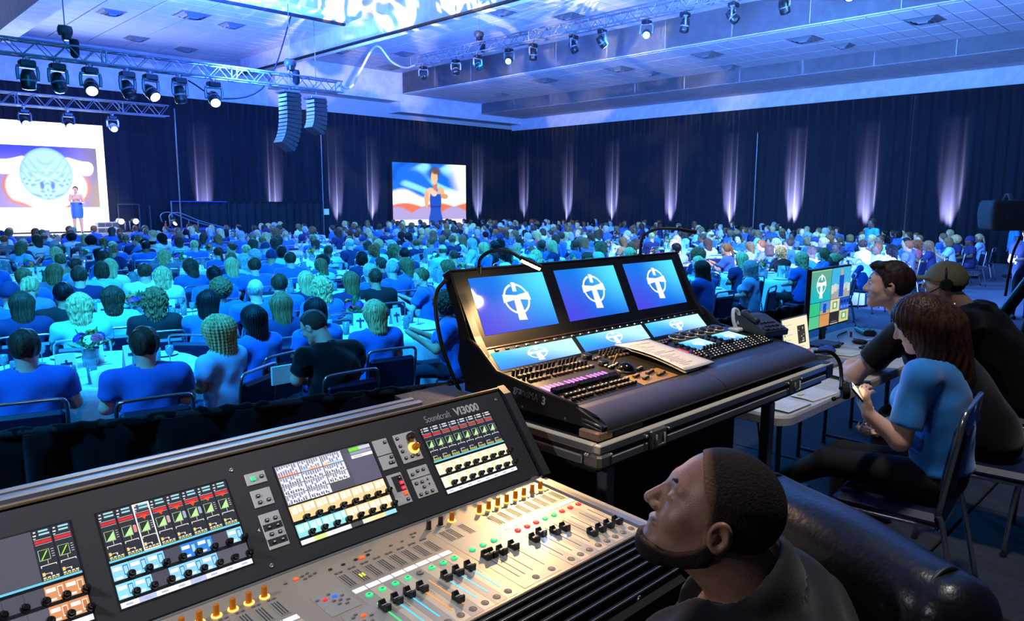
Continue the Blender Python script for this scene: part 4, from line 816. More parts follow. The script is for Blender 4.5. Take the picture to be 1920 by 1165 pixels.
for g_, xa in enumerate((1.558, 1.664, 1.77)):
    for i in range(5):
        x = xa+.0195*i
        link('encoder', peg, lcn, GF @ TR(x-.006, -.018, 0)); key_(x+.006, -.036); link('encoder', peg, lcn, GF @ TR(x-.003, -.062, 0)); key_(x+.008, -.082)
        MB().bx(x-.0035, x+.0035, -.182, -.13, .0002, .0016).build('fader_strip', M('violet_led', 'a050ff', .4, emit='b45cff' if i < 4 or g_ else 'c080ff', strength=1.7), lcn, GF)
        MB().prism([(-.012, 0), (.012, 0), (.012, .012), (.008, .014), (0, .009), (-.008, .014), (-.012, .012)], -.0085, .0085).build('fader_cap', M('fader_violet_black', '17131c', .35), lcn, GF @ TR(x+.004, -.186, .001))
        MB().bx(x+.005, x+.0125, -.165, -.133, .0002, .001).build('led_grid', M('grid_tan', '50402c', .5), lcn, GF)
        key_(x+.008, -.226, 'l'); key_(x+.006, -.257, 't')
dial = MB().lathe([(.019, 0), (.019, .012), (.017, .014), (.004, .0145)], 20).mesh('dial', M('encoder_black', '09090a', .35))
for x, y in ((1.911, -.012), (1.907, -.087)): link('dial', dial, lcn, GF @ TR(x, y, .004))
MB().bx(-.004, .004, -.003, .003, 0, .05, 0, .002).build('lever', M('lever_tan', 'a08866', .4, .4), lcn, GF @ TR(1.933, -.108, 0) @ Matrix.Rotation(.3, 4, 'X'))
for x, y in ((1.92, -.035), (1.937, -.035), (1.954, -.032), (1.9, -.123), (1.917, -.121), (1.934, -.118), (1.9, -.107), (1.95, -.112)): key_(x, y, 'l' if y < -.1 else 'k')
MB().ball((0, 0, .004), (.03, .03, .026), 16).build('trackball', M('trackball', '0a0a0b', .12), lcn, GF @ TR(1.93, -.165, 0)); MB().lathe([(.036, 0), (.036, .006), (.031, .008)], 20).build('trackball_ring', m_lc, lcn, GF @ TR(1.93, -.165, 0))
MB().bx(1.87, 2.06, -.285, -.2, .0001, .0012, 0, .0005).build('lamp_lit_plate', M('gold_lit_plate', 'b0894e', .4, .4), lcn, GF)  # gold colour carries the warm lamp light falling on the deck
for x, y in ((1.9, -.225), (1.917, -.222), (1.915, -.252), (1.933, -.248), (1.993, -.18), (1.976, -.183), (1.985, -.222), (2.003, -.218), (1.968, -.226), (2.01, -.252), (2.028, -.246), (1.99, -.255)): key_(x, y, 't')
for j, y in enumerate((-.02, -.045)):
    for i in range(14):
        x = 1.985+.0205*i
        if i < 5 or i > 8: link('encoder', peg, lcn, GF @ TR(x, y+.01, 0))
        key_(x+.006, y-.008)
for i in range(7): key_(2.29+.019*i, -.022, 't'); key_(2.29+.019*i, -.04, 't') if i < 4 else None
ringd = MB().lathe([(.032, 0), (.032, .005), (.029, .007), (.029, .010), (.02, .013), (.0, .0135)], 24).mesh('ring_dial', M('dial_bronze', '5a4834', .25, .7)); ringc = MB().lathe([(.034, .0005), (.034, .004), (.030, .006)], 24, cap=False).mesh('dial_ring', M('dial_chrome', 'e6e2da', .2, .9, emit='ffffff', strength=.15))
for i in range(5): F = GF @ TR(2.465+.075*i, -.012+.001*i, .002); d = link('ring_dial', ringd, lcn, F); link('dial_ring', ringc, d, F)
for (x, ya, yb) in ((2.318, -.152, -.062), (2.305, -.158, -.07), (2.335, -.19, -.1), (2.322, -.19, -.12)): MB().bx(x-.0045, x+.0045, ya, yb, .0004, .002).build('fader_strip', M('red_led', 'ff2030', .4, emit='ff2436', strength=1.5), lcn, GF)
for i in range(8):
    for (x, y) in ((2.38+.0, -.05-.0135*i), (2.565, -.05-.0135*i), (2.62, -.05-.0135*i)):
        if i % 2: key_(x, y, 'd')
for j in range(5):
    for i in range(22):
        x = 2.315+.0235*i+.008*j; y = -.168-.0175*j+.0012*i*.2
        if 2.30 < x < 2.83:
            if j == 0 and 4 <= i <= 9 or j == 0 and i in (11, 12, 13): link('encoder', peg, lcn, GF @ TR(x, y, 0))
            else: key_(x, y, 'l' if (i*7+j*3) % 4 else 'd')
# warm gooseneck work lamps clipped behind the screens: the lamps that light this corner
def gooseneck(pts, a, b, e, label, lit):
    t = thing('gooseneck_lamp', label, 'lamp', pts[0]); MB().tube(interp(pts, 6), .0065, 8).build('neck', m_black, t); MB().cyl(pts[0], (pts[0][0], pts[0][1], pts[0][2]-.03), .012, 10).build('socket', m_black, t)
    d = Vector(b)-Vector(a); MB().cyl(a, b, .0095, 10).build('head', m_black, t)
    if lit:
        MB().cyl(tuple(Vector(a)+d*.06-Vector((0, 0, .004))), tuple(Vector(a)+d*.97-Vector((0, 0, .004))), .0085, 10).build('led_bar', M('lamp_led', 'fff0d0', .3, emit='ffdc98', strength=90), t)
        m = (Vector(a)+Vector(b))/2-Vector((0, 0, .03)); light('lamp_light', 'SPOT', m, e, (1, .60, .26), (m.x-.02, m.y-.3, m.z-1), .02, 150, .7)
    return t
gooseneck([(1.66, 1.85, 1.87), (1.66, 1.84, 1.90), (1.672, 1.80, 1.925), (1.70, 1.745, 1.925), (1.715, 1.70, 1.905)], (1.713, 1.705, 1.907), (1.765, 1.66, 1.875), 40, 'lit warm gooseneck lamp arching over the first big screen of the lighting desk', True)
gooseneck([(2.58, 1.85, 1.87), (2.58, 1.84, 1.94), (2.60, 1.79, 1.975), (2.65, 1.73, 1.98), (2.67, 1.71, 1.975)], (2.67, 1.71, 1.975), (2.72, 1.67, 1.965), 0, 'dark gooseneck lamp arching over the third big screen of the lighting desk', False)
tag(MB().tube(interp([(1.50, 1.83, 1.84), (1.478, 1.85, 1.80), (1.465, 1.84, 1.74), (1.47, 1.82, 1.64), (1.50, 1.80, 1.53), (1.53, 1.80, 1.475)], 6), .0065, 8).build('desk_cable', m_black), 'black cable looping down beside the lighting desk', 'cable')
# flight-case tray: plywood base with aluminium extrusions, corner, latches
m_ext = M('case_extrusion', 'd4cab6', .5, .1); m_ply = M('case_black', '0d0d0e', .6); m_fit = M('case_fitting', '77736c', .45, .4)
ct = thing('flight_case_tray', 'black flight-case tray with ribbed aluminium edges under the lighting desk', 'flight case', (2.22, 1.5, 1.36)); cx0, cx1, cy0, cy1 = 1.475, 2.975, 1.17, 1.95
MB().bx(cx0+.004, cx1-.004, cy0+.004, cy1-.004, 1.388, 1.448, 0).build('base_board', m_ply, ct)
def extr(x0_, x1_, y0_, y1_, z0, z1):
    MB().bx(x0_, x1_, y0_, y1_, z0, z1, 0, .003).build('extrusion', m_ext, ct)
    q = MB(); n = 5
    for k in range(n):
        z = z0+.005+(z1-z0-.01)*k/(n-1)
        if x1_-x0_ > y1_-y0_: q.bx(x0_+.002, x1_-.002, y0_-.0012, y0_+.001, z-.0016, z+.0016)
        else: q.bx(x0_-.0012, x0_+.001, y0_+.002, y1_-.002, z-.0016, z+.0016)
    q.build('ribbing', m_silver, ct)
extr(cx0+.0, cx1, cy0-.002, cy0+.02, 1.426, 1.45); extr(cx0-.002, cx0+.02, cy0+.02, cy1, 1.426, 1.45); extr(cx0+.05, cx1-.05, cy0-.002, cy0+.02, 1.387, 1.412); extr(cx0-.002, cx0+.02, cy0+.06, cy1, 1.387, 1.412)
MB().box((cx0+.022, cy0+.022, 1.4055), (.062, .062, .045), 0, None, .010).build('corner_fitting', m_fit, ct)
for (x, y) in ((cx0-.008, cy0+.04), (cx0+.04, cy0-.008), (cx0-.008, cy0+.033)): MB().ball((x, y, 1.42), .006, 8).build('rivet', m_silver, ct)
for x in (1.735, 2.62):
    MB().bx(x-.04, x+.04, cy0-.012, cy0, 1.388, 1.445, 0, .004).build('latch', m_fit, ct); MB().tube([(x-.02, cy0-.016, 1.432), (x-.02, cy0-.018, 1.40), (x+.02, cy0-.018, 1.40), (x+.02, cy0-.016, 1.432)], .004, 6).build('latch_bail', m_silver, ct)
    for k in (-.055, .055): MB().ball((x+k, cy0-.006, 1.432), .006, 8).build('rivet', m_silver, ct)
MB().bx(2.9, 2.975, cy0-.006, cy0+.05, 1.386, 1.452, 0, .01).build('corner_fitting', M('corner_black', '18181a', .5), ct)
t = thing('folding_desk', 'dark table on square aluminium legs holding the lighting desk case', 'table', (2.2, 1.5, RZ)); MB().bx(1.5, 2.95, 1.2, 1.95, 1.36, 1.3868, 0, .003).build('table_top', m_ply, t)
for x, y in ((1.62, 1.26), (2.53, 1.22), (1.62, 1.9), (2.9, 1.9)): MB().bx(x-.019, x+.019, y-.019, y+.019, RZ, 1.36, 0, .003).build('leg', m_alu, t); MB().bx(x-.03, x+.03, y-.03, y+.03, RZ, RZ+.012).build('foot', m_blackm, t)
MB().bx(1.65, 2.9, 1.55, 1.57, RZ+.02, 1.36).build('modesty_cloth', M('table_black', '0a0a0b', .9), t)
# foam blocks in the tray
t = thing('foam_block', 'tan and black foam block on the corner of the flight-case tray', 'foam block', (1.55, 1.25, 1.448)); MB().bx(1.497, 1.56, 1.19, 1.262, 1.4505, 1.474, 0, .003).build('tan_layer', M('foam_tan', '9a7a5e', .95, bump=(200, .5)), t); MB().bx(1.497, 1.68, 1.1905, 1.255, 1.4515, 1.473, 0, .002).build('black_layer', M('foam_black', '151517', .95), t) if False else MB().bx(1.562, 1.7, 1.19, 1.25, 1.4505, 1.473, 0, .003).build('black_layer', M('foam_black', '151517', .95), t)
# stapled script lying over the keys
m_paper = M('paper', 'e6e2de', .7); m_ink = M('ink', '55535a', .8)
def sheet(name, label, pts, parent=None, lines=16, curl=.012, group=None, two=True, ink=True, seed=1):
    """paper on four world corners TL TR BR BL, slightly curled, with ruled print"""
    t = thing(name, label, 'paper', pts[3], 0, group); TL, TRr, BR, BL = [Vector(p) for p in pts]; nrm = (TRr-TL).cross(BL-TL).normalized()
    if nrm.z < 0: nrm = -nrm
    r = random.Random(seed)
    def at(u, v, dz=0): return TL.lerp(TRr, u).lerp(BL.lerp(BR, u), v)+nrm*(curl*((1-u)**3*(.3+.7*math.sin(v*PI)))+dz)
    P = [[tuple(at(i/10, j/12)) for j in range(13)] for i in range(11)]
    g = MB().grid(P).build('page', m_paper, t); g.modifiers.new('t', 'SOLIDIFY').thickness = .0004
    if two: P = [[tuple(at(i/10, j/12, -.004-.006*(1-i/10)*(j > 2))) for j in range(13)] for i in range(11)]; MB().grid(P).build('page', M('paper_under', 'c9cbd2', .7), t)
    if ink:
        m = MB()
        for k in range(lines):
            v = .1+.82*k/lines; u0 = .12+(.1 if r.random() < .3 else 0); u1 = u0+r.uniform(.2, .68)
            n = 6
            for q in range(n):
                a = u0+(u1-u0)*q/n; b = u0+(u1-u0)*(q+.85)/n
                m.add([tuple(at(a, v, .0008)), tuple(at(b, v, .0008)), tuple(at(b, v+.008, .0008)), tuple(at(a, v+.008, .0008))], [(0, 1, 2, 3)])
        m.build('print', m_ink, t)
    return t
gp = lambda x, y, h: tuple(GF @ Vector((x, y, h)))
sheet('script', 'stapled printed script lying across the keys of the lighting desk', [gp(2.06, -.012, .026), gp(2.262, -.02, .026), gp(2.285, -.285, .012), gp(2.07, -.30, .016)], None, 18, .016)
# desk-top extras at the end of the console
t = thing('desk_phone', 'grey desk telephone at the end of the lighting desk', 'telephone', (2.90, 1.46, 1.56))
F = GF @ TR(2.905, -.14, .0, -.15); MB().prism([(-.07, .006), (.09, .006), (.09, .062), (.05, .066), (-.07, .03)], -.07, .09, 0, F).build('body', M('phone_grey', '34363c', .45), t)
for i in range(4):
    for j in range(3): MB().box((-.02+.026*i, -.062+.0, .0), (.018, .012, .004), 0, F @ TR(0, .025*j, .036+.0075*j), .002).build('key', M('phone_key', '17181b', .4), t)
MB().tube(interp([(.0, .08, .07), (-.05, .06, .075), (-.06, -.02, .06)], 5), .013, 8).build('handset', M('phone_grey', '34363c', .45), t, F); MB().lathe([(.017, 0), (.017, .006), (.008, .008)], 14).build('volume_dial', m_black, t, F @ TR(-.045, -.05, .033))
t = thing('earpiece_hook', 'white plastic ear hook standing beside the telephone', 'earpiece', (2.84, 1.56, 1.6)); MB().tube(interp([(2.826, 1.52, 1.553), (2.812, 1.53, 1.60), (2.83, 1.54, 1.64), (2.86, 1.535, 1.625), (2.85, 1.525, 1.575)], 6), .008, 8).build('hook', m_white, t); MB().bx(2.80, 2.87, 1.50, 1.55, 1.548, 1.565, 0, .005).build('base', m_white, t)
# headset hung over the tray corner
t = thing('headset', 'black headset with boom microphone hung on the end of the flight-case tray', 'headset', (2.99, 1.2, 1.40)); MB().tube(interp([(2.93, 1.23, 1.49), (2.985, 1.19, 1.487), (3.01, 1.16, 1.45), (3.005, 1.145, 1.39), (2.97, 1.13, 1.345)], 6), .008, 8).build('headband', m_black, t)
MB().lathe([(.03, -.014), (.034, 0), (.03, .014)], 16, 0, TR(2.99, 1.12, 1.335) @ Matrix.Rotation(PI/2, 4, 'X') @ Matrix.Rotation(.6, 4, 'Y')).build('ear_cup', m_blackm, t); MB().tube(interp([(2.97, 1.13, 1.345), (2.92, 1.11, 1.328), (2.86, 1.11, 1.33)], 5), .004, 6).build('boom', m_black, t); MB().ball((2.855, 1.11, 1.331), (.014, .009, .009), 10).build('microphone', m_blackm, t)
# ---------------------------------------------------------------- barrier, control tables and what lies on them
m_velvet = M('black_velvet', '060607', .95, sheen=.15, spec=.1)
for i, (a, b, lab) in enumerate((((-.7, 4.98), (.8, 4.50), 'first stretch of the low black drape rail, under the seated man in black'), ((.8, 4.50), (3.2, 3.70), 'second stretch of the low black drape rail, behind the sound console'), ((3.2, 3.70), (6.4, 3.87), 'third stretch of the low black drape rail, behind the lighting desk'), ((6.4, 3.87), (8.6, 3.75), 'last stretch of the low black drape rail, ending near the monitor'))):
    d = drape(a, b, .01, .865, lab, 200+i, 'low black drape rail', m_velvet, 'barrier_drape')
    q = MB(); n = int(math.dist(a, b)/.05); r = random.Random(i)
    q.tube([(a[0]+(b[0]-a[0])*k/n+r.uniform(-.01, .01), a[1]+(b[1]-a[1])*k/n+r.uniform(-.015, .015), .868+r.uniform(-.012, .012)) for k in range(n+1)], [.026+r.uniform(-.008, .008) for _ in range(n+1)], 8); q.build('gathered_top', m_velvet, d)
for (x, y) in ((.8, 4.5), (3.2, 3.7), (6.4, 3.87), (8.6, 3.75)):
    t = thing('drape_upright', f'short black upright with a base plate holding the drape rail, {ordn[[.8, 3.2, 6.4, 8.6].index(x)]} along it', 'pole', (x, y, 0)); MB().cyl((x, y, .01), (x, y, .86), .019).build('tube', m_blackm, t); MB().bx(x-.15, x+.15, y-.15, y+.15, 0, .01, 0, .003).build('base_plate', m_blackm, t)
m_ptop = M('table_plastic', 'd3d0c8', .55, noise=(20, 'c8c4ba', .4, .6)); m_pleg = M('table_leg_grey', '63666c', .4, .6)
def fold_table(x0, x1, y0, y1, label):
    t = thing('folding_table', label, 'table', ((x0+x1)/2, (y0+y1)/2, RZ)); r = .09; P = []
    for (cx, cy, a0) in ((x1-r, y1-r, 0), (x0+r, y1-r, 90), (x0+r, y0+r, 180), (x1-r, y0+r, 270)): P += [(cx+r*math.cos(math.radians(a0+k*15)), cy+r*math.sin(math.radians(a0+k*15))) for k in range(7)]
    n = len(P); vs = []
    for z, s in ((1.092, .985), (1.098, 1), (1.132, 1), (1.1445, .99)): vs += [((x0+x1)/2+(p[0]-(x0+x1)/2)*s, (y0+y1)/2+(p[1]-(y0+y1)/2)*s, z) for p in P]
    fs = [(k*n+i, k*n+(i+1) % n, k*n+n+(i+1) % n, k*n+n+i) for k in range(3) for i in range(n)]+[tuple(range(n-1, -1, -1)), tuple(range(3*n, 4*n))]
    MB().add(vs, fs).build('table_top', m_ptop, t)
    for x in (x0+.2, x1-.2):
        for y in (y0+.12, y1-.12): MB().cyl((x, y, RZ), (x, y, 1.093), .013).build('leg', m_pleg, t)
        MB().cyl((x, y0+.12, RZ+.06), (x, y1-.12, RZ+.06), .011).build('stretcher', m_pleg, t)
fold_table(3.07, 4.905, 1.395, 2.16, 'off-white plastic folding table beside the lighting desk, papers along its edge'); fold_table(4.915, 5.80, 1.40, 2.16, 'off-white folding table under the far end of the control desk beyond the monitor')
ZT = 1.1448
tp = lambda x, y, h=.003: (x, y, ZT+h)
sheet('paper_stack', 'thin stack of printed pages on the rounded corner of the white table', [tp(3.14, 1.55, .008), tp(3.37, 1.56, .008), tp(3.37, 1.41, .008), tp(3.14, 1.415, .008)], None, 8, .003, seed=2)
sheet('paper_sheet', 'pair of loose printed sheets with a yellow mark on the white table', [tp(3.44, 1.555), tp(3.71, 1.555), tp(3.69, 1.405), tp(3.42, 1.425)], None, 7, .004, two=False, seed=3)
MB().rect(3.47, 1.51, 3.52, 1.53, 'ffffff').build('yellow_mark', M('marker_yellow', 'e6e23a', .6), bpy.data.objects['paper_sheet'], TR(0, 0, ZT+.009))
sheet('paper_sheet', 'curled printed page beside the crossed arms on the white table', [tp(3.98, 1.66), tp(4.22, 1.69), tp(4.16, 1.46), tp(3.94, 1.46)], None, 9, .02, two=False, seed=4)
sheet('paper_sheet', 'printed list lying flat behind the laptop on the white table', [tp(4.56, 1.93), tp(4.80, 1.93), tp(4.86, 1.70), tp(4.62, 1.70)], None, 10, .003, two=False, seed=5)
sheet('paper_sheet', 'small folded page near the card reader on the far table', [tp(5.25, 1.86), tp(5.45, 1.86), tp(5.45, 1.73), tp(5.25, 1.73)], None, 4, .004, two=False, seed=6)
# laptop
m_laps = M('laptop_silver', '9a9c9f', .35, .7)
lt = thing('laptop', 'open laptop with a pale page on its screen standing on the white table', 'laptop', (4.31, 1.8, ZT)); MB().bx(4.135, 4.485, 1.66, 1.9, ZT+.001, ZT+.016, 0, .004).build('base', m_laps, lt)
LF_ = frame3((4.31, 1.905, ZT+.018), (1, 0, 0), (0, .16, 1)); MB().bx(-.175, .175, 0, .245, -.006, 0, 0, .003).build('lid', m_laps, lt, LF_)
m = MB(); m.rect(-.168, .008, .168, .238, 'fdf3cf'); m.rect(-.168, .008, .168, .03, 'd8483c', .0002); m.rect(.02, .075, .125, .185, '3c3a36', .0002)
rr = random.Random(3)
for k in range(22): a, b = rr.uniform(.022, .11), rr.uniform(.078, .172); m.rect(a, b, a+rr.uniform(.006, .02), b+rr.uniform(.003, .012), 'c9c2ac' if k % 2 else '15130f', .0004)
for k in range(5): m.rect(-.155, .075+.03*k, -.14, .09+.03*k, '8f8a78', .0004); m.rect(-.13, .08+.03*k, -.05-.02*(k % 2), .083+.03*k, 'b9b29a', .0004)
m.rect(.0, .055, .1, .058, 'a8a28c', .0004); m.build('screen', display_mat('laptop_display', 1, .25), lt, LF_ @ TR(0, 0, .0008))
lk = MB()
for j in range(5):
    for i in range(13): lk.box((4.17+.0235*i, 1.76+.02*j, ZT+.017), (.018, .015, .003))
tag(lk.build('keyboard', m_black, lt), kind='stuff'); MB().bx(4.26, 4.36, 1.675, 1.735, ZT+.0158, ZT+.0165).build('trackpad', M('trackpad', '85878a', .3, .5), lt)
lt2 = thing('closed_laptop', 'closed grey laptop lying flat in front of the crossed arms', 'laptop', (4.45, 1.58, ZT)); MB().bx(4.3, 4.6, 1.5, 1.66-.01, ZT+.001, ZT+.012, 0, .004).build('body', m_laps, lt2); MB().bx(4.3, 4.6, 1.5, 1.65, ZT+.0125, ZT+.017, 0, .002).build('lid', m_laps, lt2)
# big preview monitor
mo = thing('preview_monitor', 'large flat preview monitor tiled with coloured pictures on the tables', 'monitor', (4.88, 1.98, ZT)); MF = frame3((4.885, 1.965, 1.285), (1, 0, 0), (0, 0, 1))
MB().bx(-.325, .325, -.012, .385, -.03, -.001, 0, .004).build('housing', m_black, mo, MF); MB().bx(-.03, .03, -.1, .15, -.05, -.03).build('neck', m_black, mo, MF); MB().bx(-.13, .13, -.139, -.128, -.12, .06, 0, .004).build('base', m_black, mo, MF)
m = MB(); X0, X1, Y0, Y1 = -.313, .313, 0, .374
def tile_(a, b, c, d, col, w=.0003): m.rect(X0+(X1-X0)*a, Y0+(Y1-Y0)*c, X0+(X1-X0)*b, Y0+(Y1-Y0)*d, col, w)
m.rect(X0, Y0, X1, Y1, '0c3a6a')
N = 14
for k in range(N): tile_(0, .49, .45+.55*k/N, .45+.55*(k+1)/N, '#%02x%02x%02x' % (int(30+90*(k/N)), int(190-20*k/N), int(200-60*k/N)))
tile_(.0, .49, .98, 1, '7ad8a0'); tile_(.5, 1, .45, 1, '48b8e0')
for k in range(7): tile_(.5+.07*k, .57+.07*k, .55+.03*(k % 3), .7+.02*(k % 2), 'e8d2b0'); tile_(.5+.07*k, .57+.07*k, .45, .55+.03*(k % 3), 'b08858'); tile_(.52+.07*k, .55+.07*k, .78+.03*(k % 2), .95, '1e78d0')
tile_(.70, .82, .47, .86, '1c4cc0', .0006); tile_(.735, .785, .86, .97, 'd8a880', .0006)
for k, (a, b, c, d, col) in enumerate(((0, .24, .22, .44, '38c888'), (.25, .49, .22, .44, '5a9ad8'), (.5, .74, .22, .44, 'e8dca0'), (.75, 1, .22, .44, '2456c8'), (0, .24, 0, .21, '5cc890'), (.25, .49, 0, .21, 'd89a50'), (.5, .74, 0, .21, '2c2a28'), (.75, 1, 0, .21, 'dccf80'))): tile_(a, b, c, d, col)
tile_(.32, .4, .24, .4, '1a4fb8', .0006); tile_(.25, .49, .22, .28, 'c8a878', .0005); tile_(.56, .68, .27, .40, '3aa888', .0006); tile_(.59, .65, .29, .38, 'f4f0d0', .0009); tile_(.81, .94, .05, .17, '3aa888', .0006); tile_(.84, .91, .07, .15, 'f4f0d0', .0009); tile_(.55, .69, .04, .05, '9a9890', .0006); tile_(.52, .72, .0, .015, 'd8d4c8', .0006)
for k in range(3): tile_(.77+.08*k, .83+.08*k, .25, .3, '5a8ae8', .0006); tile_(.77+.08*k, .83+.08*k, .34, .4, '0f2f88', .0006)
m.build('screen', display_mat('monitor_display', 1, .2), mo, MF); me_ = emblem(.15); link('emblem', me_, mo, MF @ TR(-.16, .27, .0012))
for o in (me_,): o.materials.clear(); o.materials.append(display_mat('monitor_display'))
# card reader, mouse, clutter on the far table
t = thing('card_reader', 'handheld grey card reader with coloured keys lying on the far table', 'radio', (5.5, 1.95, ZT)); F = TR(5.53, 1.96, ZT, -.9); MB().bx(-.045, .045, -.11, .11, .001, .04, 0, .012, F).build('body', m_greyp, t)
for j in range(4):
    for i in range(3): MB().box((-.022+.022*i, -.09+.026*j, .042), (.016, .018, .005), 0, F, .002).build('key', (m_white, M('key_orange', 'd07a30', .4), M('key_green', '3a9a50', .4))[(i+j) % 3], t)
MB().bx(-.035, .035, .03, .095, .0395, .0415, 0, 0, F).build('screen', M('lcd_dark', '1a2622', .2), t)
t = thing('mouse', 'black computer mouse beneath the preview monitor', 'mouse', (5.1, 1.86, ZT)); MB().ball((5.1, 1.84, ZT+.016), (.034, .055, .018), 12).build('body', m_black, t); MB().bx(5.098, 5.102, 1.86, 1.885, ZT+.03, ZT+.034).build('wheel', m_greyp, t)
t = thing('keyboard', 'black compact keyboard in front of the preview monitor', 'keyboard', (4.85, 1.74, ZT)); MB().bx(4.92, 5.3, 1.66, 1.78, ZT+.001, ZT+.014, 0, .004).build('body', m_black, t); q = MB()
for j in range(5):
    for i in range(14): q.box((4.945+.025*i, 1.68+.02*j, ZT+.016), (.019, .015, .005))
tag(q.build('keys', m_greyp, t), kind='stuff')
t = thing('marker_pen', 'red marker cap standing on the table under the monitor', 'marker', (5.33, 1.985, ZT)); MB().lathe([(.008, 0), (.008, .03), (.006, .035)], 10, 0, TR(5.33, 1.985, ZT+.001)).build('cap', M('red_plastic', 'c02020', .4), t)
t = thing('wadded_cloth', 'crumpled blue cloth at the foot of the preview monitor', 'cloth', (4.62, 1.95, ZT)); v, f = surface_nets(lambda P: ell(P, (4.62, 1.86, ZT+.02), (.07, .05, .028))+.007*np.sin(P[:, 0]*90)*np.cos(P[:, 1]*70), (4.5, 1.75, ZT), (4.75, 2, ZT+.1), .008); link('cloth', np_mesh('cloth', v, f, M('blue_cloth', '2a55b8', .8)), t)
tag(MB().tube(interp([(4.7, 1.93, ZT+.006), (4.85, 1.88, ZT+.006), (5.0, 1.93, ZT+.006), (5.25, 2.05, ZT+.006), (5.5, 2.08, ZT+.006)], 5), .005, 6).build('signal_cable', m_black), 'thin black cable lying along the back of the control tables', 'cable')
# small gear on the riser under the table
t = thing('stage_box', 'small grey box with white stencilled marks on the riser beneath the table', 'box', (3.93, 1.73, RZ)); MB().bx(3.82, 4.02, 1.66, 1.80, RZ+.001, RZ+.1, 0, .006).build('body', M('olive_box', '4c4c42', .6), t)
for (a, b) in ((3.86, 1.70), (3.90, 1.72), (3.94, 1.70), (3.97, 1.74)): MB().rect(a, b, a+.022, b+.03, 'ffffff').build('stencil', m_white, t, TR(0, 0, RZ+.1012))
t = thing('power_strip', 'black power strip with a red pilot light under the control table', 'power strip', (3.8, 1.78, RZ)); MB().bx(3.55, 3.8, 1.86, 1.92, RZ+.001, RZ+.05, 0, .006).build('body', m_black, t); MB().ball((3.79, 1.858, RZ+.035), .008, 8).build('pilot_light', M('pilot_red', 'ff2010', .3, emit='ff3018', strength=6), t)
tag(MB().tube(interp([(3.55, 1.89, RZ+.02), (3.4, 1.85, RZ+.02), (3.3, 1.65, RZ+.12), (3.28, 1.6, .8), (3.25, 1.62, 1.08)], 5), .005, 6).build('power_cable', m_black), 'black cable dropping from the white table to the power strip', 'cable')

# ---------------------------------------------------------------- banquet chair: chrome tube frame, navy pads
m_navy = M('chair_vinyl', '141c40', .5, noise=(120, '101736', .4, .6)); m_tube = M('chair_chrome', 'c4c8d0', .22, .95)
cushion = MB(); 
def pad(c, d, T=None): return MB().box(c, d, 0, T, .025)
seat_me = pad((0, 0, .405), (.44, .43, .06)).mesh('seat', m_navy)
BT = Matrix.Translation((0, -.20, .47)) @ Matrix.Rotation(.14, 4, 'X')
back_me = MB().box((0, 0, .19), (.405, .05, .30), 0, BT, .022).mesh('backrest', m_navy)
def bt(x, z, y=0): return tuple(BT @ Vector((x, y, z)))
bf_me = MB().tube(interp([bt(-.215, -.03), bt(-.217, .2), bt(-.217, .355), bt(-.205, .395), bt(-.17, .41), bt(0, .413), bt(.17, .41), bt(.205, .395), bt(.217, .355), bt(.217, .2), bt(.215, -.03)], 3), .0125, 8).mesh('back_frame', m_tube)
def legm(s, front):
    if front: pts = [(s*.2, -.19, .38), (s*.21, .1, .38), (s*.215, .19, .37), (s*.222, .225, .33), (s*.235, .25, .012)]
    else: pts = [bt(s*.215, -.03), (s*.218, -.22, .38), (s*.235, -.30, .012)]
    return MB().tube(interp(pts, 4), .0115, 8).lathe([(.014, 0), (.016, .014), (.012, .02)], 8, 1, TR(pts[-1][0], pts[-1][1], .0)).mesh('leg', [m_tube, m_blackm])
legs_me = [legm(s, f) for s in (-1, 1) for f in (0, 1)]; rail_me = MB().cyl((-.215, .19, .365), (.215, .19, .365), .01, 8).cyl((-.215, -.2, .365), (.215, -.2, .365), .01, 8).mesh('cross_rail', m_tube)
def chair(loc, rz, label, group=None, mats=None):
    t = thing('banquet_chair', label, 'chair', loc, rz, group); W = WM[t]
    link('seat', seat_me, t, W); link('backrest', back_me, t, W); link('back_frame', bf_me, t, W); link('cross_rail', rail_me, t, W)
    for l in legs_me: link('leg', l, t, W)
    return t
def merged(name, meshes):
    bm = bmesh.new(); mats = []
    for me in meshes:
        k = len(bm.faces); bm.from_mesh(me); bm.faces.ensure_lookup_table()
        mp = []
        for m in me.materials:
            if m not in mats: mats.append(m)
            mp.append(mats.index(m))
        for f in bm.faces[k:]: f.material_index = mp[f.material_index]
    me = bpy.data.meshes.new(name); bm.to_mesh(me); bm.free()
    for m in mats: me.materials.append(m)
    return me
chair_one = merged('banquet_chair', [seat_me, back_me, bf_me, rail_me]+legs_me)
# office chair behind the sound operator
m_leather = M('black_leather', '0d0e12', .33, bump=(90, .12), noise=(7, '12141a', .4, .6))
oc = thing('office_chair', 'puffy black leather office chair behind the sound operator', 'chair', (1.37, .60, RZ))
CB = Matrix.Translation((1.405, .525, 1.19)) @ Matrix.Rotation(math.radians(64), 4, 'Z') @ Matrix.Rotation(.10, 4, 'X')
CBR = np.array(CB.to_3x3()); CBT = np.array(CB.translation)
def back_f(P):
    q = (P-CBT)@CBR; hw = np.array((.235, .012, .225)); n = np.abs(q)-hw
    d = np.linalg.norm(np.maximum(n, 0), axis=-1)-.072
    d = d-.010*np.sin(np.clip((q[:, 2]-.02)*15, -3, 3))*(q[:, 1] > -.1)-.004*np.cos(q[:, 0]*14)
    return d+.006*np.exp(-((np.abs(q[:, 0])-.235)/.012)**2)*(q[:, 1] > 0)
v, f = surface_nets(back_f, (1.0, .1, .8), (1.8, .95, 1.62), .013); link('backrest', np_mesh('backrest', v, f, m_leather), oc)
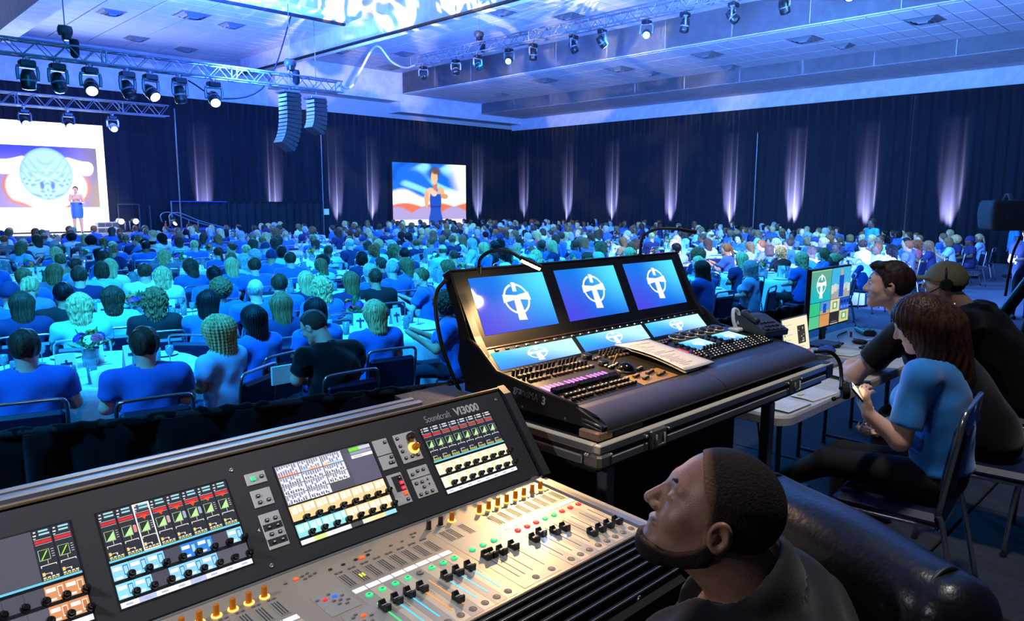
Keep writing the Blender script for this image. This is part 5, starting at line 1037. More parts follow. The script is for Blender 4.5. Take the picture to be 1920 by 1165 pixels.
for s in (-1, 1): MB().tube(interp([tuple(CB @ Vector(p_)) for p_ in ((s*.238, .072, -.2), (s*.238, .08, .0), (s*.238, .074, .2), (s*.232, .05, .268), (s*.225, -.0, .296), (s*.225, -.05, .27))], 5), .0055, 6).build('seam_piping', M('piping_black', '0a0a0c', .5), oc)
v, f = surface_nets(lambda P: np.linalg.norm(np.maximum(np.abs(P-np.array((1.2, .68, .84)))-np.array((.19, .19, .0)), 0), axis=-1)-.06, (.9, .35, .7), (1.6, 1.1, 1), .018); link('seat', np_mesh('seat', v, f, m_leather), oc)
for s in (-1, 1): F = Matrix.Translation((1.2, .66, 0)) @ Matrix.Rotation(math.radians(64), 4, 'Z'); MB().tube(interp([tuple(F @ Vector(p_)) for p_ in ((s*.29, -.16, .86), (s*.31, -.1, 1.0), (s*.31, .12, 1.02), (s*.29, .18, .86))], 5), .022, 8).build('armrest', m_black, oc)
MB().cyl((1.25, .7, .5), (1.25, .7, .8), .03).build('gas_column', m_black, oc)
for k in range(5): a = k*2*PI/5+.3; MB().cyl((1.25, .7, .5), (1.25+.3*math.cos(a), .7+.3*math.sin(a), .46), .02).build('base_arm', m_black, oc); MB().ball((1.25+.3*math.cos(a), .7+.3*math.sin(a), RZ+.027), .026, 8).build('caster', m_black, oc)

# ---------------------------------------------------------------- broadcast camera under a grey hood, on its tripod
cm = thing('camera', 'broadcast camera under a grey quilted hood with two carrying loops on a tripod', 'camera', (6.2, 1.2, 0)); m_hood = M('hood_fabric', '5a6070', .8, bump=(120, .25)); m_strap = M('strap_grey', '9fb0c4', .7)
CF = frame3((6.05, 1.14, 1.90), (.62, -.785, 0), (0, 0, 1))   # hood side plane: x along, z towards the viewer
v, f = surface_nets(lambda P: np.linalg.norm(np.maximum(np.abs(P-np.array((.14, .105, -.12)))-np.array((.335, .08, .085)), 0), axis=-1)-.03-.006*np.sin((P[:, 1]-.1)*30+1), (-.3, -.06, -.3), (.6, .28, .06), .014); link('hood', np_mesh('hood', v, f, m_hood), cm, CF)
for x in (-.115, .075): 
    P_ = [[(x+w+.018*k*0, .205+.05*math.sin(PI*t/8), -.03-.10*t/8) for t in range(9)] for w in (0, .03)]; o = MB().grid(P_).build('carry_loop', m_strap, cm, CF); o.modifiers.new('t', 'SOLIDIFY').thickness = .004
lettering('lettering', 'mgdvisions', .026, M('print_white', 'c4c9d6', .6), cm, CF @ Matrix.Translation((-.02, .095, .002)), .0004, .0006, 'LEFT', .72); MB().bx(0, .105, .046, .085, 0, .0015, 0, .001).build('badge', MATS['print_white'], cm, CF); lettering('lettering', 'VIDEO', .036, M('print_navy', '28304a', .6), cm, CF @ Matrix.Translation((.01, .052, .002)), .0004, .0012, 'LEFT', .82)
MB().ball((.165, .105, .004), (.03, .016, .002), 12).build('emblem', MATS['print_white'], cm, CF)
MB().bx(-.14, -.125, .1, .103, 0, .002).build('label_tab', MATS['print_white'], cm, CF)
MB().box((6.36, 1.03, 1.80), (.3, .2, .16), 0, None, .03).build('fluid_head', m_black, cm); MB().tube(interp([(6.08, 1.18, 1.86), (6.02, 1.2, 1.75), (6.0, 1.21, 1.6), (6.02, 1.22, 1.45)], 5), .009, 8).build('pan_cable', m_black, cm)
for i, a in enumerate(((5.753, 1.89), (6.9, .6), (7.2, 1.5))):
    p0 = Vector((6.413, 1.017, 1.80)); p1 = Vector((a[0], a[1], .02)); mid = p0.lerp(p1, .55)
    lg = MB().cyl(p0, mid, .042, 10).build('leg', m_black, cm); MB().cyl(mid, p1, .024, 10).build('lower_tube', m_greyp, lg); MB().box(tuple(mid), (.08, .08, .06), 0, None, .012).build('leg_clamp', m_black, lg)
for i, (a, b) in enumerate((((5.87, 1.79), (7.15, 1.47)), ((7.15, 1.47), (6.87, .63)))): MB().cyl((a[0], a[1], .25), (b[0], b[1], .25), .012).build('spreader', m_black, cm)
# ---------------------------------------------------------------- people: one smooth field per figure
def wr(P, k=1., a=.004):
    """cloth folds"""
    return a*(np.sin(P[:, 0]*31*k+2*np.sin(P[:, 2]*19*k))+np.sin(P[:, 2]*27*k+2.2*np.sin(P[:, 1]*23*k+P[:, 0]*11)))*.5
def head_field(q, fem=False, ears=True, lids=True):
    """head about .235 high; +Y looks forward, +Z up, chin at z -.115"""
    Q = q.copy(); Q[:, 0] = np.abs(Q[:, 0]); E_ = lambda c, r, R=None: ell(Q, c, r, R)
    d = ell(q, (0, -.012, .028), (.077, .098, .090))
    d = smin(d, E_((0, .020, -.028), (.060, .070, .082)), .03)
    d = smin(d, capsule(Q, (.046, -.004, -.052), (.012, .064, -.092), .022, .022), .025)
    d = smin(d, E_((0, .068, -.092), (.022, .022, .022)), .02)
    d = smin(d, capsule(Q, (0, .080, .030), (.036, .070, .026), .012, .011), .015)
    d = smin(d, E_((.040, .052, -.024), (.024, .026, .026)), .02)
    d = smax(d, -E_((.032, .096, .008), (.018, .014, .011)), .012)
    if lids: d = smin(d, E_((.031, .071, .006), (.0165, .0165, .0115)), .004)
    d = smin(d, capsule(q, (0, .086, .014), (0, .108, -.026), .008, .0115), .010)
    d = smin(d, E_((.011, .094, -.031), (.0095, .011, .0085)), .007)
    d = smin(d, E_((0, .082, -.0585), (.025, .014, .0065)), .005); d = smin(d, E_((0, .080, -.070), (.021, .0135, .0075)), .005)
    d = smax(d, -E_((0, .097, -.0645), (.026, .008, .0012)), .002)
    if ears:
        Re = rotm('Y', .25)@rotm('X', -.2)
        e = smax(E_((.079, -.012, -.006), (.012, .021, .033), Re), -E_((.089, -.009, -.004), (.010, .0125, .022), Re), .004)
        e = smin(e, E_((.080, -.004, -.010), (.006, .007, .010)), .004); d = smin(d, e, .006)
    return d
def neck_cap(J): return J['neck'], J['head']+J['R']@np.array((0, -.03, -.055))
def hand_field(P, wr_, dirv, nrm, curl=.5, s=1., thumb=1):
    """palm, five unequal fingers with bent knuckles, thumb off the side of the palm; nrm is the palm side"""
    d_ = np.array(dirv, float); d_ /= np.linalg.norm(d_); n_ = np.array(nrm, float); n_ -= d_*(n_@d_); n_ /= np.linalg.norm(n_); sd = np.cross(n_, d_)*thumb
    w = np.array(wr_, float); R = np.stack([sd, d_, n_], 1)
    d = ell(P, w+d_*.05*s, (.041*s, .052*s, .016*s), R); d = smin(d, capsule(P, w-d_*.01, w+d_*.03*s, .027*s, .026*s), .012)
    for k, (o, ln) in enumerate(((.030, .074), (.0105, .082), (-.0095, .077), (-.028, .060))):
        p = w+d_*(.088-.006*(k == 3))*s+sd*o*s; a = curl*(.75+.12*k); u = d_
        for j, (f_, r0_) in enumerate(((.45, .0092), (.32, .0084), (.26, .0074))):
            ang = a*(j+.6); u = d_*math.cos(ang)+n_*math.sin(ang)+sd*o*.8*(j == 0); u /= np.linalg.norm(u); e = p+u*ln*f_*s
            d = smin(d, capsule(P, p, e, r0_*s, (r0_-.0008)*s), .0035); p = e
    p = w+d_*.026*s+sd*.033*s; u = d_*.65+sd*.7+n_*.25; u /= np.linalg.norm(u); e = p+u*.036*s; d = smin(d, capsule(P, p, e, .0125*s, .0105*s), .008)
    u = d_*.9+sd*.15+n_*.4*(curl+.3); u /= np.linalg.norm(u); return smin(d, capsule(P, e, e+u*.031*s, .0105*s, .0082*s), .004)
def V3(*a): return np.array(a, float)
def facing(yaw, pitch=0, roll=0):
    """columns right, forward, up; yaw turns from +Y towards -X"""
    return np.array(Matrix.Rotation(yaw, 3, 'Z') @ Matrix.Rotation(pitch, 3, 'X') @ Matrix.Rotation(roll, 3, 'Y'))
def torso_field(P, J, g=0.):
    B = J['B']; ks = J.get('build', 1.); o = J['pelvis']
    def sq(X): q = (X-o)@B; q = q.copy(); q[..., 1] *= 1.32; return q
    q = sq(P); pe, be, ch, nk = sq(J['pelvis']), sq(J['belly']), sq(J['chest']), sq(J['neck'])
    d = capsule(q, pe, be, .165*ks+g, .148*ks*J.get('belly_k', 1)+g); d = smin(d, capsule(q, be, ch, .148*ks*J.get('belly_k', 1)+g, .145*ks+g), .05)
    d = smin(d, capsule(q, ch, nk-(nk-ch)*.25, .13*ks+g, .062+g), .06)/1.1
    d = smin(d, capsule(P, J['shL'], J['shR'], .058*ks+g, .058*ks+g), .07)
    if J.get('fem'):
        for s in (-1, 1): d = smin(d, ell(P, J['chest']+B@V3(s*.075, .095, -.01), (.07+g, .062+g, .065+g), B), .04)
    return smax(d, J['seat']-P[..., 2], .03) if 'seat' in J else d
def arms_field(P, J, ga=0., upto=None):
    d = None; k = J.get('arm', 1.)
    for s in 'LR':
        a, e, w = J['sh'+s], J['el'+s], J['wr'+s]
        if upto is not None and upto <= 1: x = capsule(P, a, a+(e-a)*upto, .056*k+ga, .049*k+ga*1.3)
        else:
            x = capsule(P, a, e, .053*k+ga, .044*k+ga)
            w2 = w if upto is None else e+(w-e)*(upto-1)
            x = smin(x, capsule(P, e, w2, .043*k+ga, (.029 if upto is None else .034)*k+ga), .02)
        d = x if d is None else np.minimum(d, x)
    return d
def legs_field(P, J, g=0.):
    d = None
    for s in 'LR':
        h, k, a, t = J['hip'+s], J['kn'+s], J['an'+s], J['toe'+s]
        x = capsule(P, h, k, .088+g, .062+g)
        if 'seat' in J: x = smax(x, J['seat']-P[..., 2], .02)
        x = smin(x, capsule(P, k, a, .06+g, .04+g), .03)
        d = x if d is None else smin(d, x, .02)
    return d
def feet_field(P, J):
    d = None
    for s in 'LR':
        a, t = J['an'+s], J['toe'+s]; x = smin(capsule(P, a, V3(a[0], a[1], a[2]-.04), .04, .042), capsule(P, a+V3(0, 0, -.045), t, .04, .034), .03)
        d = x if d is None else np.minimum(d, x)
    return d
def head_world(P, J, **k): s = J.get('hs', 1.); return head_field(((P-J['head'])@J['R'])/s, J.get('fem', False), **k)*s
def skin_field(P, J, hands=None, **k):
    d = head_world(P, J, **k); a, b = neck_cap(J); s = J.get('hs', 1.); nk = J.get('nk', .056)
    d = smin(d, capsule(P, a-(b-a)*.3, b, nk*1.08*s, nk*s), .02)
    t = smin(torso_field(P, J, -.014), arms_field(P, J), .03); t = smin(t, legs_field(P, J), .02); t = np.minimum(t, feet_field(P, J)); d = smin(d, t, .03)
    if hands:
        for h in hands: d = smin(d, hand_field(P, *h), .01)
    else:
        for s in 'LR':
            e, w = J['el'+s], J['wr'+s]; u = (w-e)/np.linalg.norm(w-e); d = smin(d, capsule(P, w, w+u*.10, .03, .024), .015)
    return d
def bounds(pts, m): A = np.array(pts); return A.min(0)-m, A.max(0)+m
JK = ('pelvis', 'belly', 'chest', 'neck', 'shL', 'shR', 'elL', 'elR', 'wrL', 'wrR', 'hipL', 'hipR', 'knL', 'knR', 'anL', 'anR', 'toeL', 'toeR', 'head')
def jb(J, m=.15): return bounds([J[k] for k in JK]+[J['head']+V3(0, 0, .05)], m+.08)
def shirt_field(P, J, sleeve=.62, hem=-.02, neck_r=.075, g=.018, fold=.006):
    d = smin(torso_field(P, J, g), arms_field(P, J, g*.85, sleeve), .03)+wr(P, 1., fold)
    q = (P-J['pelvis'])@J['B']; d = smax(d, hem-.09-q[:, 2]+0*d, .008)          # hem
    a, b = neck_cap(J); u = (b-a)/np.linalg.norm(b-a); tt = (P-a)@u; rad = np.linalg.norm(P-a-tt[:, None]*u, axis=-1)
    d = smax(d, -np.maximum(rad-neck_r, -(tt+.02)), .006)                            # neck opening
    if sleeve and sleeve < 1:
        for s in 'LR':
            a_, e_ = J['sh'+s], J['el'+s]; L_ = np.linalg.norm(e_-a_); u_ = (e_-a_)/L_; t_ = (P-a_)@u_; r_ = np.linalg.norm(P-a_-t_[:, None]*u_, axis=-1); d = smax(d, np.where(r_ < .095, t_-L_*sleeve, -1), .004)
    return d
def collar_field(P, J, r=.078, h=.035, th=.006):
    a, b = neck_cap(J); u = (b-a)/np.linalg.norm(b-a); tt = (P-a)@u; rad = np.linalg.norm(P-a-tt[:, None]*u, axis=-1)
    return smax(np.abs(rad-r-.25*np.maximum(0, .03-tt))-th, np.abs(tt-.01)-h, .006)
# hair, in head-local coordinates
def zline(y, ys, zs): return np.interp(y, ys, zs)
def noise3(q, f): return np.sin(q[:, 0]*f+1.3*np.sin(q[:, 1]*f*.8))*np.sin(q[:, 1]*f*1.1+np.sin(q[:, 2]*f*.9))*np.sin(q[:, 2]*f+.7)
def skull(q, r=0.): return smin(ell(q, (0, -.012, .028), (.077+r, .098+r, .090+r)), ell(q, (0, .015, -.02), (.062+r*.5, .066+r*.5, .07)), .03)
SHORT = ((-.12, -.06, -.035, -.012, .01, .035, .055, .10), (-.07, -.075, -.045, -.005, -.02, .045, .07, .085))
def hair_short(q, r=.012, ln=SHORT): d = skull(q, r)-.0022*noise3(q, 170)+.003*np.sin(q[:, 1]*60+q[:, 0]*90); return smax(d, zline(q[:, 1], *ln)-q[:, 2], .008)
def face_cut(q, w=.062, z=.075): return ell(q, (0, .11, -.03), (w, .085, .10))
def hair_long(q, ln=.26, wav=.0, ridge=.004, vol=.016, w=.095):
    d = skull(q, vol); t = np.clip((-q[:, 2]+.02)/ln, 0, 1); b = capsule(q*np.array((.72, 1, 1)), (0, -.045, .02), (0, -.095, -ln+.02), .078+.1*(w-.095), .055)
    d = smin(d, b, .04); a = np.arctan2(q[:, 0], -q[:, 1]-.02)
    n1 = noise3(q, 26); d = d+ridge*(.75*np.sin(a*34+3*n1+wav*2.2*np.sin(q[:, 2]*38+5*n1))+wav*.9*noise3(q, 78))+wav*.005*np.sin(q[:, 2]*60+6*n1)
    return smax(d, -face_cut(q), .012)
def hair_bob(q): d = smin(skull(q, .02), ell(q, (0, -.03, -.05), (.098, .095, .085)), .04); a = np.arctan2(q[:, 0], -q[:, 1]); d = d+.003*np.sin(a*30+3*noise3(q, 25)); d = smax(d, -.125-q[:, 2], .02); return smax(d, -face_cut(q), .012)
def hair_curl(q, r=.045, f=105): d = ell(q, (0, -.025, .02), (.077+r, .095+r, .095+r*.7)); d = d+.011*noise3(q, f)+.004*noise3(q+.3, f*1.9); return smax(d, -face_cut(q, .066), .012)
def hair_pony(q): d = hair_short(q, .013, ((-.12, -.03, .02, .05, .10), (-.055, -.05, -.02, .05, .08))); b = capsule(q, (0, -.115, .03), (.01, -.15, -.14), .028, .022); return smin(d, b+.003*np.sin(q[:, 0]*300+q[:, 2]*40), .02)
def hair_bun(q): d = hair_short(q, .013, ((-.12, -.03, .02, .05, .10), (-.06, -.05, -.02, .05, .08))); return smin(d, ell(q, (0, -.115, .04), (.04, .038, .04))+.003*noise3(q, 120), .015)
def hair_ring(q): d = hair_short(q, .006, ((-.12, -.06, -.03, -.01, .01, .02, .021, .1), (-.07, -.06, -.04, -.005, -.02, .0, .3, .3))); return smax(d, q[:, 2]-.045, .01)
def hair_braid(q):
    d = smin(skull(q, .022), capsule(q*np.array((.66, 1, 1)), (0, -.05, .03), (0, -.075, -.33), .086, .066), .05); a = np.arctan2(q[:, 0], -q[:, 1]-.01)
    d = d+.007*np.sin(a*30+1.5*np.sin(q[:, 2]*12))+.002*np.sin(q[:, 2]*260); return smax(d, -face_cut(q), .012)
def hair_cap(q, bill=True):
    d = smax(skull(q, .017), .012+.1*q[:, 1]*0-q[:, 2]+.0*q[:, 1]-.02*(q[:, 1] < 0), .006)
    if bill: d = np.minimum(d, smax(ell(q, (0, .12, .03), (.075, .075, .012)), -.05-q[:, 1], .01))
    return d
HB = (np.array((-.16, -.2, -.45)), np.array((.16, .2, .2)))
def hair_mesh(name, fn, mat, h=.006, lo=HB[0], hi=HB[1]): v, f = surface_nets(fn, lo, hi, h); return np_mesh(name, v, f, mat)
def M4(R, t, s=1.): return Matrix(((*[R[0, i]*s for i in range(3)], t[0]), (*[R[1, i]*s for i in range(3)], t[1]), (*[R[2, i]*s for i in range(3)], t[2]), (0, 0, 0, 1)))
def seated(o, yaw, sit=.47, lean=0., build=1., fem=False, hyaw=0., hpitch=0., tall=1., arms='lap', z0=0., spread=.11, hs=None, sl=0.):
    """joints of a figure sitting at o (x, y), facing yaw; world coordinates"""
    B = facing(yaw); L_ = facing(yaw, -lean); o3 = V3(o[0], o[1], z0); w = .165 if fem else .19; w *= build**.6
    P0 = o3+V3(0, 0, sit+.095); up_ = L_@V3(0, 0, 1)
    J = dict(B=facing(yaw, -lean*.8), build=(.92 if fem else 1.)*build, fem=fem, arm=(.86 if fem else 1.)*build**.7, pelvis=P0, belly=P0+up_*.17*tall, chest=P0+up_*.35*tall, neck=P0+up_*.51*tall)
    for s, k in (('L', -1), ('R', 1)):
        J['sh'+s] = J['neck']+L_@V3(k*w, -.01, -.045+sl); J['hip'+s] = P0+B@V3(k*.085*build, .02, -.02); J['kn'+s] = o3+B@V3(k*spread, .46*tall, sit+.05); J['an'+s] = o3+B@V3(k*spread, .43, .085); J['toe'+s] = o3+B@V3(k*(spread+.02), .60, .04)
        e, r = {'lap': (V3(k*(w+.05), .03, .26), V3(k*.08, .27, .16)), 'table': (V3(k*(w+.06), .12, .25), V3(k*.12, .36, .30)), 'cross': (V3(k*(w+.05), .08, .22), V3(-k*.04, .24, .24)), 'low': (V3(k*(w+.06), -.01, .23), V3(k*(w+.03), .20, .11))}[arms]
        J['el'+s] = P0+L_@(e*V3(1, 1, tall)+V3(0, 0, 0)); J['wr'+s] = P0+B@r
    J['seat'] = z0+.440; J['R'] = facing(yaw+hyaw, hpitch); J['hs'] = hs or (.96 if fem else 1.02); J['head'] = J['neck']+up_*.075+J['R']@V3(0, .025, .085)
    return J
m_skin = {k: M('skin_'+k, c, .55, bump=(260, .08), spec=.3) for k, c in (('fair', 'e0b096'), ('tan', 'c08e70'), ('brown', '80573f'), ('dark', '5c4033'))}
m_trs = {k: M('trousers_'+k, c, .85) for k, c in (('navy', '1a2136'), ('black', '0a0a0c'), ('khaki', '6d6a50'), ('jeans', '27406e'))}; m_shoe = M('shoe_dark', '16161a', .5)
def person_mesh(J, h, skin, trs, hands=None, shoe=None, lo=None, hi=None, **k):
    b = jb(J) if lo is None else (lo, hi)
    def pick(c):
        l = np.minimum(legs_field(c, J, .0), smax(torso_field(c, J), c[:, 2]-J['pelvis'][2]-.02, .01)); f = feet_field(c, J); s = np.minimum(head_world(c, J), arms_field(c, J)); m = np.where(l < s, 1, 0); return np.where((f < l) & (f < s) & (c[:, 2] < J['pelvis'][2]-.2), 2, m)
    return field_mesh('body', lambda P: skin_field(P, J, hands, **k), b[0], b[1], h, [skin, trs, shoe or m_shoe], pick)
def fld(name, fn, b, h, mat, parent): o = link(name, field_mesh(name, fn, b[0], b[1], h, mat), parent); return o
ID4 = Matrix.Identity(4)
def put(name, me): o = link(name, me); return o
def fade(o, m, fn, skin, J):
    """cropped hair thins out to skin towards its edge: density per vertex"""
    me = o.data; P = np.array([v.co[:] for v in me.vertices]); t = np.clip(fn(in_head(P, J)), 0, 1); at_ = me.attributes.new('hair_amount', 'FLOAT', 'POINT'); at_.data.foreach_set('value', t.astype(np.float32))
    m = m.copy(); nt = m.node_tree; b = nt.nodes['Principled BSDF']; a = nt.nodes.new('ShaderNodeAttribute'); a.attribute_name = 'hair_amount'; mx = nt.nodes.new('ShaderNodeMix'); mx.data_type = 'RGBA'
    src = b.inputs['Base Color'].links[0].from_socket; mx.inputs[6].default_value = (*L(skin), 1); nt.links.new(a.outputs['Fac'], mx.inputs[0]); nt.links.new(src, mx.inputs[7]); nt.links.new(mx.outputs[2], b.inputs['Base Color']); me.materials.clear(); me.materials.append(m)
def in_head(P, J): return ((P-J['head'])@J['R'])/J['hs']
def head_frame(J): return M4(J['R'], J['head'], J['hs'])
def eyes(J, parent, iris='3a2a20'):
    for s in (-1, 1):
        F = head_frame(J) @ Matrix.Translation((s*.031, .0735, .006)); e = MB().ball((0, 0, 0), .0128, 12).build('eye', M('eye_white', 'd8d4d0', .2), parent, F)
        MB().ball((0, .0105, -.001), (.0058, .003, .0058), 10).build('iris', M('iris', iris, .15), e, F)
def brows(J, parent, mat):
    for s in (-1, 1): MB().tube([tuple(head_frame(J) @ Vector(p)) for p in ((s*.014, .088, .028), (s*.03, .084, .034), (s*.046, .070, .030))], [.0035, .004, .002], 6).build('eyebrow', mat, parent)

# ---- sound operator in the office chair, head tipped back
RF = facing(math.atan2(.5, .86)+.03, .40)
J = seated((1.15, .60), .12, sit=.50, lean=-.10, build=1.18, hpitch=.2, z0=RZ, arms='lap')
J['head'] = V3(1.078, .607, 1.567); J['R'] = RF; J['hs'] = .965; J['neck'] = V3(1.125, .545, 1.43); J['chest'] = V3(1.145, .56, 1.29); J['belly'] = V3(1.16, .60, 1.12); J['pelvis'] = V3(1.18, .64, .98); J['nk'] = .066
J['B'] = facing(.25, .05); J['shL'] = V3(.955, .60, 1.305); J['shR'] = V3(1.275, .515, 1.315); J['elL'] = V3(.90, .78, 1.10); J['elR'] = V3(1.36, .64, 1.08); J['wrL'] = V3(1.05, .93-.05, 1.03); J['wrR'] = V3(1.30, .90, 1.03)
for s, k in (('L', -1), ('R', 1)): J['hip'+s] = V3(1.18+k*.1, .68, .955); J['kn'+s] = V3(1.12+k*.14, 1.12-.06, .93); J['an'+s] = V3(1.12+k*.14, 1.08-.06, .49); J['toe'+s] = V3(1.12+k*.15, 1.25-.06, .445)
m_face1 = M('skin_operator', '98705a', .42, noise=(55, '8a6450', .35, .65), bump=(420, .12), spec=.4)
m_buzz = strands('hair_buzz', '1d1613', '2e2520', (260, 260, 260), .8, .5)
lo, hi = V3(.72, .36, .40), V3(1.6, 1.3, 1.72)
hd = lambda P: skin_field(P, J)
b = field_mesh('body', lambda P: skin_field(P, J), V3(.90, .40, 1.30), V3(1.32, .80, 1.72), .0036, [m_face1])
man = tag(link('person', b), 'person in a dark jacket leaning back in the office chair at the sound console', 'person')
lowb = field_mesh('lower_body', lambda P: smax(skin_field(P, J), P[:, 2]-1.302, .001), lo, V3(1.6, 1.3, 1.31), .014, [m_trs['black']]); link('trousers', lowb, man)
BUZZ = ((-.12, -.06, -.045, -.02, .002, .014, .026, .040, .052, .066), (-.085, -.085, -.06, -.02, -.035, -.005, .03, .05, .072, .098))
def buzz(P): q = in_head(P, J); d = head_field(q, ears=False)-.0046; return smax(d, zline(q[:, 1], *BUZZ)-q[:, 2], .002)*J['hs']
o = fld('hair', buzz, (J['head']-.15, J['head']+.16), .0042, m_buzz, man); fade(o, m_buzz, lambda q: .12+(q[:, 2]-zline(q[:, 1], *BUZZ))/.045, '8a6450', J)
BT_ = ((-.03, -.012, .012, .035, .055, .075, .10), (.0, -.005, -.05, -.074, -.085, -.088, -.09)); 
def beard(P):
    q = in_head(P, J); d = head_field(q, ears=False)-.0072-.0012*noise3(q, 400); d = smin(d, ell(q, (0, .06, -.108), (.034, .034, .024)), .02); d = smax(d, q[:, 2]-zline(q[:, 1], *BT_), .003); d = smax(d, -.132+.1*np.maximum(0, .04-q[:, 1])*3-q[:, 2], .006); return smax(d, -.022-q[:, 1], .004)*J['hs']
o = fld('beard', beard, (J['head']-.17, J['head']+.15), .0042, m_buzz, man); fade(o, m_buzz, lambda q: .55+(zline(q[:, 1], *BT_)-q[:, 2])/.018, '8a6450', J); brows(J, man, m_buzz)
m_jack = M('jacket_cloth', '222223', .8, spec=.1, bump=(500, .25), sheen=.2); m_tee = M('tee_dark', '141516', .85, spec=.1)
fld('t_shirt', lambda P: shirt_field(P, J, 0, -.1, .07, .006, .001), (V3(.85, .38, 1.2), V3(1.42, .8, 1.5)), .007, m_tee, man)
def jacket(P):
    d = smin(torso_field(P, J, .03), arms_field(P, J, .022, 1.95), .03)+wr(P, 1.3, .009); a, b_ = neck_cap(J); u = (b_-a)/np.linalg.norm(b_-a); tt = (P-a)@u; rad = np.linalg.norm(P-a-tt[:, None]*u, axis=-1)
    c = smax(np.abs(rad-.086-.006*np.sin(tt*60))-.008, np.abs(tt-.012)-.036, .01); fr_ = ((P-J['neck'])@J['B'])
    c = smax(c, np.where((np.abs(fr_[:, 0]-.0) < .045) & (fr_[:, 1] > 0), .02, -1), .01)
    d = smin(d, c, .015); d = smax(d, -np.maximum(rad-.079, -(tt+.03)), .008)
    v = np.maximum(np.abs(fr_[:, 0]+.0)-.05-.25*fr_[:, 2]*0-.12*np.maximum(0, fr_[:, 2]+.25), -fr_[:, 1]); return smax(d, -v, .01)
fld('jacket', jacket, (V3(.76, .36, 1.0), V3(1.56, 1.02, 1.58)), .0075, m_jack, man)
# lapel clip and the small button on the collar
MB().box((0, 0, 0), (.035, .016, .012), 0, M4(facing(.9, .4), (1.175, .50, 1.425)), .004).build('clip', M('clip_steel', '8c8e92', .25, .9), man)
MB().lathe([(.006, 0), (.006, .003), (.003, .004)], 10, 0, M4(facing(.3, -1.2), (1.005, .70, 1.40))).build('snap_button', M('clip_steel', '8c8e92', .25, .9), man)

# ---- person in black polo, arms crossed on the table
J = seated((4.20, .86), .12, lean=.52, build=1.02, tall=1.02, z0=RZ, arms='table')
J['head'] = V3(4.095, 1.352, 1.662); J['R'] = facing(.30, .02); J['hs'] = 1.04; J['neck'] = V3(4.14, 1.262, 1.50); J['chest'] = V3(4.16, 1.16, 1.34); J['belly'] = V3(4.19, 1.0, 1.16); J['nk'] = .06
J['shL'] = V3(3.965, 1.225, 1.435); J['shR'] = V3(4.325, 1.26, 1.435); J['elL'] = V3(3.93, 1.43, 1.195); J['elR'] = V3(4.36, 1.46, 1.195); J['wrL'] = V3(4.17, 1.54, 1.192); J['wrR'] = V3(4.05, 1.505, 1.215); J['arm'] = 1.05
hands = [((4.05, 1.505, 1.216), (-1, -.22, -.05), (.1, -.3, -1), .75, 1.05, -1), ((4.17, 1.54, 1.192), (1, -.15, 0), (0, .2, -1), .6, 1.0, 1)]
b = person_mesh(J, .0085, m_skin['fair'], m_trs['black'], hands, lids=False)
m2 = tag(link('person', b), 'person in a black polo shirt with arms crossed on the white table, watching the stage', 'person')
hb = (J['head']-.2, J['head']+.2); m_hbr = strands('hair_dark_brown', '1e1512', '35261f'); 
fld('hair', lambda P: J2(P), hb, .006, m_hbr, m2) if False else None
Jm = dict(J); QUIFF = ((-.12, -.06, -.035, -.012, .01, .035, .055, .10), (-.06, -.062, -.03, .0, -.015, .045, .062, .085))
fld('hair', lambda P: (lambda q: np.minimum(hair_short(q, .009, QUIFF), smax(ell(q, (0, .035, .095), (.062, .064, .026))-.003*np.sin(q[:, 1]*120+q[:, 0]*60), .05-q[:, 2], .01)))(in_head(P, Jm))*Jm['hs'], hb, .006, m_hbr, m2)
eyes(J, m2); brows(J, m2, m_hbr); m_blackc = M('black_polo', '08080a', .8, spec=.1, sheen=.2)
fld('polo_shirt', lambda P: np.minimum(shirt_field(P, Jm, .68, -.06, .074, .014, .006), collar_field(P, Jm, .074, .022, .004)), jb(J, .12), .011, m_blackc, m2)

# ---- person in a bright blue shirt looking down at a phone
J = seated((3.43, .86), .10, lean=.16, fem=True, build=.98, z0=RZ, arms='lap')
J['head'] = V3(3.325, .965, 1.592); J['R'] = facing(.22, -.42); J['hs'] = .96; J['neck'] = V3(3.362, .908, 1.44); J['chest'] = V3(3.392, .885, 1.29); J['belly'] = V3(3.415, .87, 1.12)
J['shL'] = V3(3.212, .912, 1.395); J['shR'] = V3(3.505, .885, 1.395); J['elL'] = V3(3.15, .95, 1.13); J['wrL'] = V3(3.122, 1.07, 1.225); J['elR'] = V3(3.505, 1.04, 1.12); J['wrR'] = V3(3.215, 1.10, 1.13); J['arm'] = .92
J['hipL'] = V3(3.345, .88, .93); J['hipR'] = V3(3.49, .88, .93); J['knL'] = V3(3.31, 1.29, .915); J['anL'] = V3(3.33, 1.68, .66); J['toeL'] = V3(3.30, 1.80, .58); J['knR'] = V3(3.50, 1.30, .90); J['anR'] = V3(3.50, 1.32, .48); J['toeR'] = V3(3.51, 1.46, .44)
Jw = J; hands = [((3.122, 1.07, 1.225), (-.1, .25, .9), (.5, -.2, .3), .8, .85, -1), ((3.215, 1.10, 1.13), (-1, -.1, .1), (.1, -.3, .9), .7, .85, 1)]
b = person_mesh(J, .0085, m_skin['fair'], m_trs['black'], hands, M('shoe_pale', 'a8c4cc', .7), lids=False)
w1 = tag(link('person', b), 'person in a bright blue short-sleeved shirt bent over a lit phone', 'person')
m_bshirt = M('bright_blue_shirt', '2f86d8', .85, spec=.1, sheen=.3, bump=(600, .15)); fld('shirt', lambda P: shirt_field(P, Jw, .78, .09, .07, .016, .006), jb(J, .12), .010, m_bshirt, w1)
m_hbr2 = strands('hair_brown', '2a1b15', '4a3026', (70, 70, 5), .38, .5)
